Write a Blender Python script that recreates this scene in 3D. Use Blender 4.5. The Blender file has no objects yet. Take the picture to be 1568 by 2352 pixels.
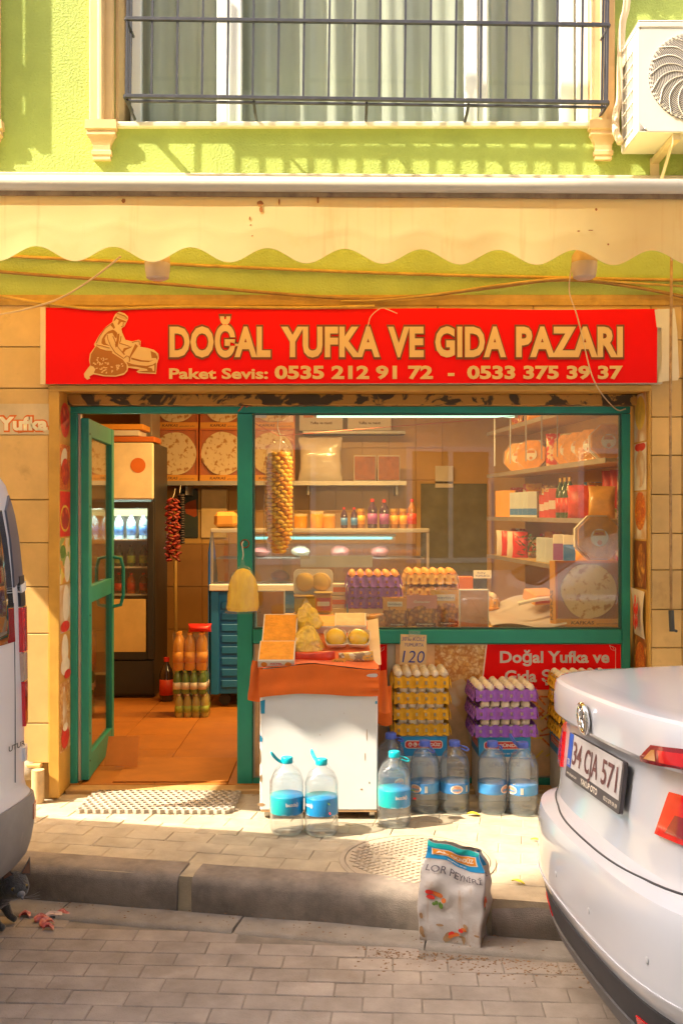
import bpy, math, random
from mathutils import Vector, Matrix, noise
R = random.Random(7)
SC = bpy.context.scene
COL = SC.collection
# ------------------------------------------------------------------ camera, sky, sun, exposure
D0, CZ, F = 5.18, 1.5, 2280.0
cam = bpy.data.cameras.new('camera'); cam.sensor_fit = 'VERTICAL'; cam.sensor_height = 36.0
cam.lens = F / 2352 * 36; cam.clip_end = 400; cam.clip_start = .05
cam_o = bpy.data.objects.new('camera', cam); COL.objects.link(cam_o)
cam_o.location = (0, -D0, CZ); cam_o.rotation_euler = (math.radians(90), 0, 0)
SC.camera = cam_o
SUN = Vector((2.83, 1.0, -3.13))
wd = bpy.data.worlds.new('World'); SC.world = wd; wd.use_nodes = True
wn = wd.node_tree.nodes; wn.clear()
sky = wn.new('ShaderNodeTexSky'); sky.sky_type = 'NISHITA'; sky.sun_disc = False
sky.sun_elevation = math.radians(46.2); sky.sun_rotation = math.radians(250.5)
sky.air_density = .75; sky.dust_density = 6.0; sky.ozone_density = .6
bg = wn.new('ShaderNodeBackground'); bg.inputs[1].default_value = 0.15
wo = wn.new('ShaderNodeOutputWorld')
wd.node_tree.links.new(sky.outputs[0], bg.inputs[0]); wd.node_tree.links.new(bg.outputs[0], wo.inputs[0])
sl = bpy.data.lights.new('sun', 'SUN'); sl.energy = 3.1; sl.angle = math.radians(.55); sl.color = (1, .89, .70)
so = bpy.data.objects.new('sun', sl); COL.objects.link(so); so.location = (-8, -4, 12)
so.rotation_euler = SUN.to_track_quat('-Z', 'Y').to_euler()
vs = SC.view_settings
SC.display_settings.display_device = 'sRGB'
vs.view_transform = 'Standard'; vs.look = 'None'; vs.gamma = 1; vs.use_curve_mapping = False
vs.exposure = 2.14
SC.cycles.use_denoising = True
SC.cycles.max_bounces = 8; SC.cycles.diffuse_bounces = 4; SC.cycles.glossy_bounces = 4
SC.cycles.transparent_max_bounces = 24; SC.cycles.sample_clamp_indirect = 6
SC.cycles.caustics_reflective = False; SC.cycles.caustics_refractive = False

# ------------------------------------------------------------------ helpers
def X(px, y): return (px - 784) / F * (D0 + y)
def Z(py, y): return CZ + (1176 - py + 2) / F * (D0 + y)
def at(px, py, y): return Vector((X(px, y), y, Z(py, y)))
def gy(py, z=0.0): return (CZ - z) * F / (py - 1178) - D0      # depth of a point at height z seen at py

class MB:
    def __init__(s): s.v = []; s.f = []
    def add(s, vs, fs):
        b = len(s.v); s.v += [tuple(v) for v in vs]; s.f += [tuple(i + b for i in f) for f in fs]; return s
    def box(s, c, d, bev=0.0, rz=0.0, m=None):
        hx, hy, hz = d[0]/2, d[1]/2, d[2]/2
        T = Matrix.Translation(c) @ (m if m is not None else Matrix.Rotation(rz, 4, 'Z'))
        if bev <= 0:
            vs = [T @ Vector((x*hx, y*hy, z*hz)) for z in (-1, 1) for y in (-1, 1) for x in (-1, 1)]
            return s.add(vs, [(0,2,3,1),(4,5,7,6),(0,1,5,4),(2,6,7,3),(0,4,6,2),(1,3,7,5)])
        b = min(bev, hx*.9, hy*.9, hz*.9); vs = []; ix = {}
        for sx in (-1, 1):
            for sy in (-1, 1):
                for sz in (-1, 1):
                    for k in range(3):
                        p = [sx*(hx-b), sy*(hy-b), sz*(hz-b)]; p[k] = (sx*hx, sy*hy, sz*hz)[k]
                        ix[sx, sy, sz, k] = len(vs); vs.append(T @ Vector(p))
        fs = []
        for k in range(3):
            a, c2 = (k+1) % 3, (k+2) % 3
            for sg in (-1, 1):
                q = []
                for (u, w) in ((-1,-1),(1,-1),(1,1),(-1,1)):
                    t = [0,0,0]; t[k] = sg; t[a] = u; t[c2] = w; q.append(ix[t[0],t[1],t[2],k])
                fs.append(tuple(q if sg > 0 else q[::-1]))
            for u in (-1, 1):
                for w in (-1, 1):
                    q = []
                    for (sg, kk) in ((-1, a), (1, a), (1, c2), (-1, c2)):
                        t = [0,0,0]; t[k] = sg; t[a] = u; t[c2] = w; q.append(ix[t[0],t[1],t[2],kk])
                    fs.append(tuple(q if u*w > 0 else q[::-1]))
        for sx in (-1, 1):
            for sy in (-1, 1):
                for sz in (-1, 1):
                    q = [ix[sx,sy,sz,k] for k in range(3)]
                    fs.append(tuple(q if sx*sy*sz > 0 else q[::-1]))
        return s.add(vs, fs)
    def bb(s, x0, x1, y0, y1, z0, z1, bev=0.0):
        return s.box(((x0+x1)/2, (y0+y1)/2, (z0+z1)/2), (abs(x1-x0), abs(y1-y0), abs(z1-z0)), bev)
    def tube(s, pts, r, n=8, cap=True):
        pts = [Vector(p) for p in pts]; N = len(pts); vs = []; up = None
        rs = r if isinstance(r, (list, tuple)) else [r]*N
        for i, p in enumerate(pts):
            t = (pts[min(i+1, N-1)] - pts[max(i-1, 0)]).normalized()
            if up is None: up = t.orthogonal().normalized()
            up = (up - t*up.dot(t)).normalized(); w = t.cross(up)
            for k in range(n):
                a = 2*math.pi*k/n; vs.append(p + (up*math.cos(a) + w*math.sin(a))*rs[i])
        fs = [(i*n+k, i*n+(k+1) % n, (i+1)*n+(k+1) % n, (i+1)*n+k) for i in range(N-1) for k in range(n)]
        if cap: fs += [tuple(range(n))[::-1], tuple((N-1)*n+k for k in range(n))]
        return s.add(vs, fs)
    def lathe(s, prof, c=(0,0,0), n=16, sx=1.0, sy=1.0, m=None, fn=None):
        c = Vector(c); vs = []
        for j, (r, z) in enumerate(prof):
            for k in range(n):
                a = 2*math.pi*k/n
                rr = r*(fn(a, z) if fn else 1)
                v = Vector((rr*math.cos(a)*sx, rr*math.sin(a)*sy, z))
                vs.append(c + ((m @ v) if m is not None else v))
        N = len(prof)
        fs = [(j*n+k, j*n+(k+1) % n, (j+1)*n+(k+1) % n, (j+1)*n+k) for j in range(N-1) for k in range(n)]
        if prof[0][0] > 1e-6: fs.append(tuple(range(n))[::-1])
        if prof[-1][0] > 1e-6: fs.append(tuple((N-1)*n+k for k in range(n)))
        return s.add(vs, fs)
    def ball(s, c, r, n=10, m=3, mat=None, egg=0.0):
        rx, ry, rz = r if isinstance(r, (tuple, list)) else (r, r, r)
        pr = []
        for j in range(m*2+1):
            t = math.pi*(j/(m*2)) - math.pi/2
            pr.append((max(math.cos(t), 1e-7)*(1 - egg*math.sin(t)), math.sin(t)))
        c = Vector(c); vs = []
        for (q, z) in pr:
            for k in range(n):
                a = 2*math.pi*k/n; v = Vector((q*math.cos(a)*rx, q*math.sin(a)*ry, z*rz))
                vs.append(c + ((mat @ v) if mat is not None else v))
        fs = [(j*n+k, j*n+(k+1) % n, (j+1)*n+(k+1) % n, (j+1)*n+k) for j in range(len(pr)-1) for k in range(n)]
        return s.add(vs, fs)
    def prism(s, poly, o, u, w, th):
        """polygon (2-D points) in the plane o + a*u + b*w, thickness th along u x w"""
        o, u, w = Vector(o), Vector(u), Vector(w); nn = u.cross(w).normalized(); n = len(poly)
        vs = [o + u*a + w*b for a, b in poly] + [o + u*a + w*b + nn*th for a, b in poly]
        ar = sum(poly[i][0]*poly[(i+1) % n][1] - poly[(i+1) % n][0]*poly[i][1] for i in range(n))
        fs = [tuple(range(n))[::-1], tuple(range(n, 2*n))] + [(i, (i+1) % n, n+(i+1) % n, n+i) for i in range(n)]
        if ar < 0: fs = [f[::-1] for f in fs]
        return s.add(vs, fs)
    def grid(s, fn, nu, nv, closed=False):
        vs = [fn(i/nu, j/nv) for j in range(nv+1) for i in range(nu+1)]
        fs = [(j*(nu+1)+i, j*(nu+1)+i+1, (j+1)*(nu+1)+i+1, (j+1)*(nu+1)+i) for j in range(nv) for i in range(nu)]
        return s.add(vs, fs)
    def jitter(s, amp, sc=5.0, seed=0.0):
        s.v = [tuple(Vector(v) + noise.noise_vector(Vector(v)*sc + Vector((seed, seed*1.7, 3)))*amp) for v in s.v]; return s
    def mesh(s, name, mat=None, smooth=False):
        me = bpy.data.meshes.new(name); me.from_pydata(s.v, [], s.f); me.validate(); me.update()
        if smooth:
            for p in me.polygons: p.use_smooth = True
            if smooth is not True: me.set_sharp_from_angle(angle=math.radians(smooth))
        if mat: me.materials.append(mat)
        return me

def link(name, me, parent=None, loc=None, rot=None, **props):
    o = bpy.data.objects.new(name, me); COL.objects.link(o)
    if parent: o.parent = parent
    if loc is not None: o.location = loc
    if rot is not None: o.rotation_euler = rot
    for k, v in props.items(): o[k] = v
    return o
def part(name, mb, mat, parent, smooth=False, **props):
    return link(name, mb.mesh(name, mat, smooth), parent, **props)
def thing(name, label, cat, loc=(0,0,0), rot=(0,0,0), group=None):
    o = link(name, None, None, loc, rot, label=label, category=cat)
    o.empty_display_size = .1
    if group: o['group'] = group
    return o
def solo(name, mb, mat, label, cat, smooth=False, group=None, loc=None, rot=None):
    o = link(name, mb.mesh(name, mat, smooth), None, loc, rot, label=label, category=cat)
    if group: o['group'] = group
    return o
def struct(name, mb, mat, parent=None, smooth=False):
    o = part(name, mb, mat, parent, smooth)
    o['kind'] = 'structure'; return o
def kids(o): return [c for c in list(bpy.data.objects) if c.parent == o]
def dup(o, loc, rot=None, label=None, group=None, tree=None):
    """copy of a thing with its parts and sub-parts"""
    ch = tree if tree is not None else [(c, kids(c)) for c in kids(o)]
    r = o.copy(); COL.objects.link(r); r.location = loc
    if rot is not None: r.rotation_euler = rot
    if label: r['label'] = label
    if group: r['group'] = group
    for c, gs in ch:
        d = c.copy(); COL.objects.link(d); d.parent = r
        for g in gs:
            e = g.copy(); COL.objects.link(e); e.parent = d
    return r

# ------------------------------------------------------------------ materials
def _n(t, kind, **kw):
    n = t.nodes.new(kind)
    for k, v in kw.items(): setattr(n, k, v)
    return n
def _ramp(t, src, stops, interp='LINEAR'):
    r = _n(t, 'ShaderNodeValToRGB'); r.color_ramp.interpolation = interp
    e = r.color_ramp.elements
    while len(e) < len(stops): e.new(.5)
    for q, (p, c) in zip(e, stops):
        q.position = p; q.color = (c[0], c[1], c[2], 1) if isinstance(c, (tuple, list)) else (c, c, c, 1)
    t.links.new(src, r.inputs[0]); return r.outputs[0]
def _mix(t, fac, a, b, bt='MIX'):
    m = _n(t, 'ShaderNodeMix', data_type='RGBA', blend_type=bt)
    for i, v in ((0, fac), (6, a), (7, b)):
        if hasattr(v, 'is_output'): t.links.new(v, m.inputs[i])
        elif i == 0: m.inputs[0].default_value = v
        else: m.inputs[i].default_value = (v[0], v[1], v[2], 1)
    return m.outputs[2]
def _noise(t, sc, det=5, rough=.55, co=None, dist=0.0, vec=None):
    n = _n(t, 'ShaderNodeTexNoise'); n.inputs['Scale'].default_value = sc; n.inputs['Detail'].default_value = det
    n.inputs['Roughness'].default_value = rough; n.inputs['Distortion'].default_value = dist
    if co is not None: t.links.new(co, n.inputs['Vector'])
    return n.outputs[0]
MATS = {}
def M(name, col, rough=.6, var=.14, vs=5, bump=.0, bs=90, metal=0, coat=0, dirt=None, rnd=0.0, spec=.5, emit=0, sss=0, streak=None, trans=0, tcol=None, alpha=1, sheen=0, tex=None, stretch=None, world=False):
    if name in MATS: return MATS[name]
    m = bpy.data.materials.new(name); m.use_nodes = True; t = m.node_tree; b = t.nodes['Principled BSDF']
    tc = _n(t, 'ShaderNodeTexCoord'); co = tc.outputs['Object']
    if world: co = _n(t, 'ShaderNodeNewGeometry').outputs['Position']
    if stretch:
        mp = _n(t, 'ShaderNodeMapping'); mp.inputs['Scale'].default_value = stretch; t.links.new(co, mp.inputs[0]); co = mp.outputs[0]
    if tex: c = tex(t, co)
    else:
        f = _noise(t, vs, 6, .6, co)
        c = _mix(t, _ramp(t, f, [(.3, 0), (.7, 1)]), [max(0, x*(1-var)) for x in col], [min(1, x*(1+var)) for x in col])
    if dirt:
        dc, amt, ds = dirt
        df = _ramp(t, _noise(t, ds, 8, .65, co), [(1-amt-.12, 0), (1-amt+.12, 1)])
        c = _mix(t, df, c, dc)
    if streak:
        dc, amt, k = streak
        mp = _n(t, 'ShaderNodeMapping'); mp.inputs['Scale'].default_value = (k, k, k*.05); t.links.new(co, mp.inputs[0])
        df = _ramp(t, _noise(t, 1, 6, .6, mp.outputs[0]), [(1-amt-.1, 0), (1-amt+.15, 1)])
        c = _mix(t, df, c, dc)
    if rnd:
        oi = _n(t, 'ShaderNodeObjectInfo'); hs = _n(t, 'ShaderNodeHueSaturation')
        mr = _n(t, 'ShaderNodeMapRange'); mr.inputs[3].default_value = 1-rnd; mr.inputs[4].default_value = 1+rnd
        t.links.new(oi.outputs['Random'], mr.inputs[0]); t.links.new(mr.outputs[0], hs.inputs['Value'])
        t.links.new(c, hs.inputs['Color']); c = hs.outputs[0]
    t.links.new(c, b.inputs['Base Color'])
    b.inputs['Roughness'].default_value = rough; b.inputs['Metallic'].default_value = metal
    b.inputs['Coat Weight'].default_value = coat; b.inputs['Coat Roughness'].default_value = .04
    b.inputs['Specular IOR Level'].default_value = spec; b.inputs['Sheen Weight'].default_value = sheen
    if sss: b.inputs['Subsurface Weight'].default_value = sss; b.inputs['Subsurface Radius'].default_value = (.02, .012, .006); b.inputs['Subsurface Scale'].default_value = .6
    if bump:
        bp = _n(t, 'ShaderNodeBump'); bp.inputs['Strength'].default_value = bump; bp.inputs['Distance'].default_value = .01
        t.links.new(_noise(t, bs, 4, .6, co), bp.inputs['Height']); t.links.new(bp.outputs[0], b.inputs['Normal'])
    if emit:
        t.links.new(c, b.inputs['Emission Color']); b.inputs['Emission Strength'].default_value = emit
    out = t.nodes['Material Output']
    if trans:
        tr = _n(t, 'ShaderNodeBsdfTranslucent'); (t.links.new(c, tr.inputs[0]) if tcol is None else setattr(tr.inputs[0], 'default_value', (*tcol, 1))); mx = _n(t, 'ShaderNodeMixShader'); mx.inputs[0].default_value = trans
        t.links.new(b.outputs[0], mx.inputs[1]); t.links.new(tr.outputs[0], mx.inputs[2]); t.links.new(mx.outputs[0], out.inputs[0])
    if alpha < 1:
        tp = _n(t, 'ShaderNodeBsdfTransparent'); mx = _n(t, 'ShaderNodeMixShader'); mx.inputs[0].default_value = alpha
        src = out.inputs[0].links[0].from_socket
        t.links.new(tp.outputs[0], mx.inputs[1]); t.links.new(src, mx.inputs[2]); t.links.new(mx.outputs[0], out.inputs[0])
    MATS[name] = m; return m
def GLASS(name, tint=(.95,.97,.96), body=(.9,.92,.93), amt=.06, rough=.02, bump=0, bs=30, refl=1.0, wrinkle=0):
    """thin clear sheet: see-through, fresnel gloss, a little milky body"""
    if name in MATS: return MATS[name]
    m = bpy.data.materials.new(name); m.use_nodes = True; t = m.node_tree
    t.nodes.remove(t.nodes['Principled BSDF']); out = t.nodes['Material Output']
    tp = _n(t, 'ShaderNodeBsdfTransparent'); tp.inputs[0].default_value = (*tint, 1)
    df = _n(t, 'ShaderNodeBsdfDiffuse'); df.inputs[0].default_value = (*body, 1)
    tl = _n(t, 'ShaderNodeBsdfTranslucent'); tl.inputs[0].default_value = (*body, 1)
    gl = _n(t, 'ShaderNodeBsdfGlossy'); gl.inputs['Roughness'].default_value = rough
    ge = _n(t, 'ShaderNodeNewGeometry'); dt = _n(t, 'ShaderNodeVectorMath', operation='DOT_PRODUCT')
    t.links.new(ge.outputs['Incoming'], dt.inputs[0]); t.links.new(ge.outputs['Normal'], dt.inputs[1])
    def mth(op, a, b=None, c=None):
        k = _n(t, 'ShaderNodeMath', operation=op)
        for i, v in enumerate((a, b, c)):
            if v is None: continue
            if hasattr(v, 'is_output'): t.links.new(v, k.inputs[i])
            else: k.inputs[i].default_value = v
        return k.outputs[0]
    fr = mth('MULTIPLY_ADD', mth('POWER', mth('SUBTRACT', 1, mth('ABSOLUTE', dt.outputs['Value'])), 5), .9*refl, .045*refl)
    m0 = _n(t, 'ShaderNodeMixShader'); m0.inputs[0].default_value = .5
    t.links.new(df.outputs[0], m0.inputs[1]); t.links.new(tl.outputs[0], m0.inputs[2])
    m1 = _n(t, 'ShaderNodeMixShader'); m1.inputs[0].default_value = amt
    m2 = _n(t, 'ShaderNodeMixShader')
    t.links.new(tp.outputs[0], m1.inputs[1]); t.links.new(m0.outputs[0], m1.inputs[2])
    t.links.new(fr, m2.inputs[0]); t.links.new(m1.outputs[0], m2.inputs[1]); t.links.new(gl.outputs[0], m2.inputs[2])
    if bump:
        tc = _n(t, 'ShaderNodeTexCoord'); bp = _n(t, 'ShaderNodeBump'); bp.inputs['Strength'].default_value = bump; bp.inputs['Distance'].default_value = .01
        t.links.new(_noise(t, bs, 4, .6, tc.outputs['Object'], wrinkle), bp.inputs['Height'])
        for q in (gl, df): t.links.new(bp.outputs[0], q.inputs['Normal'])
    t.links.new(m2.outputs[0], out.inputs[0]); MATS[name] = m; return m
def cells(cols, sc, edge=None, warp=0.0):
    """flat print: Voronoi cells in a few colours, softened, with darker gaps"""
    def f(t, co):
        v = _n(t, 'ShaderNodeTexVoronoi'); v.inputs['Scale'].default_value = sc
        if warp:
            nz = _n(t, 'ShaderNodeTexNoise'); nz.inputs['Scale'].default_value = sc*.7; t.links.new(co, nz.inputs['Vector'])
            co2 = _mix(t, warp, co, nz.outputs['Color']); t.links.new(co2, v.inputs['Vector'])
        else: t.links.new(co, v.inputs['Vector'])
        s = _n(t, 'ShaderNodeSeparateColor'); t.links.new(v.outputs['Color'], s.inputs[0])
        c = _ramp(t, s.outputs[0], [((i+.01)/len(cols), q) for i, q in enumerate(cols)], 'CONSTANT')
        if edge:
            c = _mix(t, _ramp(t, v.outputs['Distance'], [(.25, 0), (.75, 1)]), c, edge)
        return c
    return f
def bands(stops, axis='Z', lo=0.0, hi=1.0, noise_amt=.0, ns=20, interp='CONSTANT'):
    """flat print: bands along one object axis"""
    def f(t, co):
        s = _n(t, 'ShaderNodeSeparateXYZ'); t.links.new(co, s.inputs[0])
        mr = _n(t, 'ShaderNodeMapRange'); mr.inputs[1].default_value = lo; mr.inputs[2].default_value = hi
        v = s.outputs[axis]
        if noise_amt:
            a = _n(t, 'ShaderNodeMath', operation='MULTIPLY_ADD'); a.inputs[1].default_value = noise_amt
            t.links.new(_noise(t, ns, 4, .6, co), a.inputs[0]); t.links.new(v, a.inputs[2]); v = a.outputs[0]
        t.links.new(v, mr.inputs[0])
        return _ramp(t, mr.outputs[0], stops, interp)
    return f
def fleck(base, spot, sc, amt):
    def f(t, co):
        a = _mix(t, _ramp(t, _noise(t, sc, 3, .5, co), [(1-amt-.05, 0), (1-amt+.03, 1)]), base, spot)
        return _mix(t, _ramp(t, _noise(t, sc*.3, 5, .6, co), [(.35, .25), (.65, 0)]), a, [x*.7 for x in base])
    return f

# ------------------------------------------------------------------ lettering
def tmesh(body, off=.02, res=3, sp=1.0):
    c = bpy.data.curves.new('t', 'FONT'); c.body = body; c.offset = off; c.resolution_u = res; c.space_character = sp
    o = bpy.data.objects.new('t', c); me = bpy.data.meshes.new_from_object(o)
    bpy.data.objects.remove(o); bpy.data.curves.remove(c); return me
def tchars(body, off, sp):
    """the same, letter by letter, so that fat outlines may overlap"""
    me = bpy.data.meshes.new('t'); V, Fc = [], []
    def end(t): return max(v.co.x for v in tmesh(t, 0, 1, sp).vertices)
    for i, ch in enumerate(body):
        if ch == ' ': continue
        m = tmesh(ch, off); x = end(body[:i+1]) - end(ch); b = len(V)
        V += [(v.co.x + x, v.co.y, .00012*(i % 2)) for v in m.vertices]; Fc += [tuple(k+b for k in p.vertices) for p in m.polygons]
    me.from_pydata(V, [], Fc); return me
def text(parent, body, o, u, w, width, height, mat, off=.03, name='lettering', skew=0.0, fit=True, bend=None, glyph=None, lift=0, sp=None):
    """lettering with cap height `height`; o = lower left corner of the caps, u/w = unit directions"""
    me = tchars(body, off, sp) if sp else tmesh(body, off); o, u, w = Vector(o), Vector(u).normalized(), Vector(w).normalized(); n = u.cross(w)
    xs = [v.co.x for v in me.vertices]; x0, x1 = min(xs), max(xs)
    cap = .729 + off*1.2; k = width/(x1-x0) if width else height/cap
    if bend:
        import bmesh
        bm = bmesh.new(); bm.from_mesh(me); bmesh.ops.triangulate(bm, faces=bm.faces[:]); bmesh.ops.subdivide_edges(bm, edges=bm.edges[:], cuts=2, use_grid_fill=True); bm.to_mesh(me); bm.free()
    for v in me.vertices:
        a, b = (v.co.x - x0)*k, (v.co.y + off*.6)*height/cap
        if glyph: a, b = glyph(a, b)
        p = o + u*(a + b*skew) + w*b + n*v.co.z
        v.co = bend(p) if bend else p
    if lift:
        for v in me.vertices: v.co += n*lift
    me.materials.append(mat); me.name = name
    return link(name, me, parent)
UX, UZ = Vector((1,0,0)), Vector((0,0,1))
# ------------------------------------------------------------------ shared materials
m_green = M('green stucco', (.43, .515, .12), .85, .12, 3, bump=.75, bs=85, dirt=((.36,.42,.10), .2, 1.6))
m_marble = M('beige marble', (.68, .44, .165), .35, .14, 4, bump=.03, rnd=.09, dirt=((.42,.24,.08), .28, 5), world=True)
m_backing = M('render backing', (.42, .28, .12), .9, .2, 6, bump=.2)
m_ochre = M('ochre painted metal', (.60, .33, .06), .45, .15, 6, dirt=((.30,.15,.04), .15, 9))
m_stone = M('ochre moulded stone', (.74, .50, .24), .7, .1, 5, bump=.15, bs=60, dirt=((.5,.3,.12), .12, 5))
m_cream = M('cream marble sill', (.8, .72, .52), .4, .1, 6)
m_white = M('white plastic', (.78, .78, .76), .35, .03, 5)
m_iron = M('dark grey wrought iron', (.045, .045, .06), .5, .3, 20, dirt=((.2,.1,.05), .12, 25))
m_teal = M('teal painted metal', (.018, .29, .225), .42, .12, 4, bump=.04, bs=40, dirt=((.16,.36,.28), .13, 10))
m_alu = M('dull aluminium', (.5, .47, .42), .4, .1, 10, metal=.7)
m_pane = GLASS('window pane', amt=.02)
m_curt = M('pale curtain', (.72, .73, .62), .9, .05, 3, trans=.25)
m_dark = M('near black', (.015, .014, .014), .6)
m_asph = M('road bedding', (.24, .20, .16), .95, .25, 12, bump=.5, bs=150)
m_paver = M('road paver', (.33, .275, .23), .9, .2, 7, bump=.4, bs=150, rnd=.08, dirt=((.24,.19,.145), .34, 3.2), world=True)
m_slab = M('pavement paver', (.42, .345, .24), .9, .18, 9, bump=.35, bs=150, rnd=.07, dirt=((.28,.20,.12), .26, 4), world=True)
m_kerb = M('kerb concrete', (.27, .22, .18), .95, .25, 8, bump=.4, bs=200, dirt=((.13,.105,.085), .42, 4.5), world=True)
m_gut = M('gutter concrete', (.30, .255, .21), .9, .2, 7, bump=.4, bs=160, dirt=((.22,.17,.13), .36, 5), world=True)
m_opp = M('cream render', (.72, .64, .54), .9, .1, 1)
m_opp2 = M('yellow cream render', (.74, .63, .42), .9, .1, 1)

# ------------------------------------------------------------------ ground
KA = math.atan(-.19); KU = Vector((math.cos(KA), math.sin(KA), 0)); KN = Vector((-math.sin(KA), math.cos(KA), 0))
KO = Vector((0, -1.226, 0))                       # kerb front edge, street level runs along KU
def kpt(a, b, z=0): return KO + KU*a + KN*b + Vector((0, 0, z))
road = struct('road', MB().add([(-60,-60,-.1535),(60,-60,-.1535),(60,60,-.1535),(-60,60,-.1535)], [(0,1,2,3)]), m_asph)
pavement = MB(); q = [kpt(-30, .02), kpt(30, .02), kpt(30, 8), kpt(-30, 8)]
pavement.add([v + Vector((0,0,-.0042)) for v in q] + [v + Vector((0,0,-.16)) for v in q], [(0,1,2,3),(0,4,5,1)])
pavement = struct('pavement', pavement, m_slab)
def paver_meshes(name, L, W, H, mat, n=5, amp=.0016):
    out = []
    for i in range(n):
        b = MB().box((0,0,-H/2), (L-.003, W-.003, H), .003)
        b.jitter(amp, 14, i*3.1); out.append(b.mesh(name, mat))
    return out
pm = paver_meshes('road_paver', .2, .1, .03, m_paver)
RA = math.radians(-3); RU = Vector((math.cos(RA), math.sin(RA), 0)); RN = Vector((-math.sin(RA), math.cos(RA), 0))
nb = 0
for r in range(16):
    for c in range(-9, 10):
        p = Vector((0, -1.30, 0)) + RU*(c*.2 + (.1 if r % 2 else 0)) - RN*(r*.1 - .25)
        d = (p - KO).dot(KN)
        if d > -.175 or d < -1.02 or abs(p.x) > 1.62 or nb >= 290: continue
        nb += 1
        link('road_paver', R.choice(pm), road, p + Vector((0,0,-.15 + R.uniform(-.0012, .001))),
             (R.uniform(-.006,.006), R.uniform(-.006,.006), RA + R.uniform(-.012,.012) + math.pi*R.choice((0,1))))
sm = paver_meshes('pavement_paver', .2, .125, .03, m_slab, amp=.0014)
nb = 0
for r in range(13):
    for c in range(-12, 13):
        p = kpt(c*.2 + (.1 if r % 2 else 0), .235 + r*.125)
        if p.y > .17 or abs(p.x) > 2.2 or nb >= 290: continue
        nb += 1
        link('pavement_paver', R.choice(sm), pavement, p + Vector((0,0,R.uniform(-.003,.001))),
             (R.uniform(-.008,.008), R.uniform(-.008,.008), KA + R.uniform(-.008,.008) + math.pi*R.choice((0,1))))
def rough_block(L, W, H, amp, seed, bev=.02, n=14, wear=.012):
    """block along local x, front at y=0, top at z=0, with worn rounded edges"""
    prof = [(W, -H), (W, -bev), (W-bev, 0), (W*.5, 0), (bev*2.2, 0), (bev*.7, -bev*.35), (0, -bev*1.6), (0, -H*.45), (0, -H*.75), (0, -H)]
    b = MB(); vs = []
    for i in range(n+1):
        for (y, z) in prof: vs.append((i/n*L - L/2, y, z))
    k = len(prof)
    fs = [(i*k+j, i*k+j+1, (i+1)*k+j+1, (i+1)*k+j) for i in range(n) for j in range(k-1)]
    fs += [tuple(range(k))[::-1], tuple(n*k+j for j in range(k))]
    b.add(vs, fs); b.jitter(amp, 6, seed); b.jitter(wear, 2.2, seed+9); return b
kerb = struct('kerb', MB().add([kpt(a, .05, z) for a, z in ((-30,-.03),(30,-.03),(30,-.17),(-30,-.17))], [(0,3,2,1)]), m_kerb)
for i, (a0, a1) in enumerate(((-4.6,-2.62),(-2.6,-.69),(-.625,.56),(.60,1.12),(1.16,3.1),(3.12,5))):
    o = part('kerb_stone', rough_block(a1-a0, .175, .2, .004 if i != 3 else .012, i*5.3, .022 if i != 3 else .035, 22, .008 if i != 3 else .03), m_kerb, kerb, 50)
    o.location = kpt((a0+a1)/2, 0, .004 - (.012 if i == 3 else 0)); o.rotation_euler = (0, 0, KA)
o = part('joint_mortar', MB().box((0,.09,-.09),(.09,.12,.15),.02).jitter(.012, 20), m_kerb, kerb); o.location = kpt(-.657, .01); o.rotation_euler = (0,0,KA)
for i in range(9):
    a0 = -3.4 + i*.75
    o = part('gutter_slab', rough_block(.742, .155, .06, .003, i*2.7, .012, 10, .004), m_gut, road, 50)
    o.location = kpt(a0+.37, -.152, -.139 + .003*(i % 2)); o.rotation_euler = (0, 0, KA)

# ------------------------------------------------------------------ houses across the street (behind the camera)
OA = math.atan(-.198); OU = Vector((math.cos(OA), math.sin(OA), 0)); ON = Vector((-math.sin(OA), math.cos(OA), 0))
def opp(x, d=0, z=0): return Vector((0, -7.7, z)) + OU*(x/OU.x) - ON*d
def opp_house(x0, x1, h, mat, label, seed):
    t = thing('apartment_house', label, 'building', opp((x0+x1)/2, 0, -.15), (0,0,OA), 'houses across the street')
    L = (x1-x0)/OU.x - .02
    part('wall', MB().bb(-L/2, L/2, -7, 0, 0, h+.15), mat, t)
    part('cornice', MB().bb(-L/2, L/2, 0.002, .12, h-.25, h+.02, .02), mat, t)
    fr = MB(); fr.bb(-.62,-.55,-.02,.05,0,1.6); fr.bb(.55,.62,-.02,.05,0,1.6); fr.bb(-.55,.55,-.02,.05,1.53,1.6); fr.bb(-.55,.55,-.02,.05,0,.07); fr.bb(-.03,.03,-.02,.045,.07,1.53)
    fm = fr.mesh('window', m_white); pn = MB().bb(-.55,.55,.003,.013,.07,1.53).mesh('pane', M('house window glass', (.05,.06,.07), .08, spec=.8))
    x = -L/2 + 1.6
    while x < L/2 - 1:
        for k in range(int(h//3.1)):
            w = link('window', fm, t, (x, 0, .95 + k*3.05)); link('pane', pn, w)
        x += 2.5
    return t
opp_house(-27, -12.4, 14, m_opp, 'tall cream house across the street from the shop', 1)
hb2 = opp_house(-12.35, 12, 12.67, m_opp2, 'lower yellowish house with an added shade block across the street', 2)
lx = lambda x: x/OU.x - ((-12.35+12)/2)/OU.x
part('added_shade_block', MB().bb(lx(-11.5), lx(-7.2), -4, -.01, 12.9, 18.6), m_opp2, hb2)  # unseen block added on the roof to shade the right end of the valance

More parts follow.
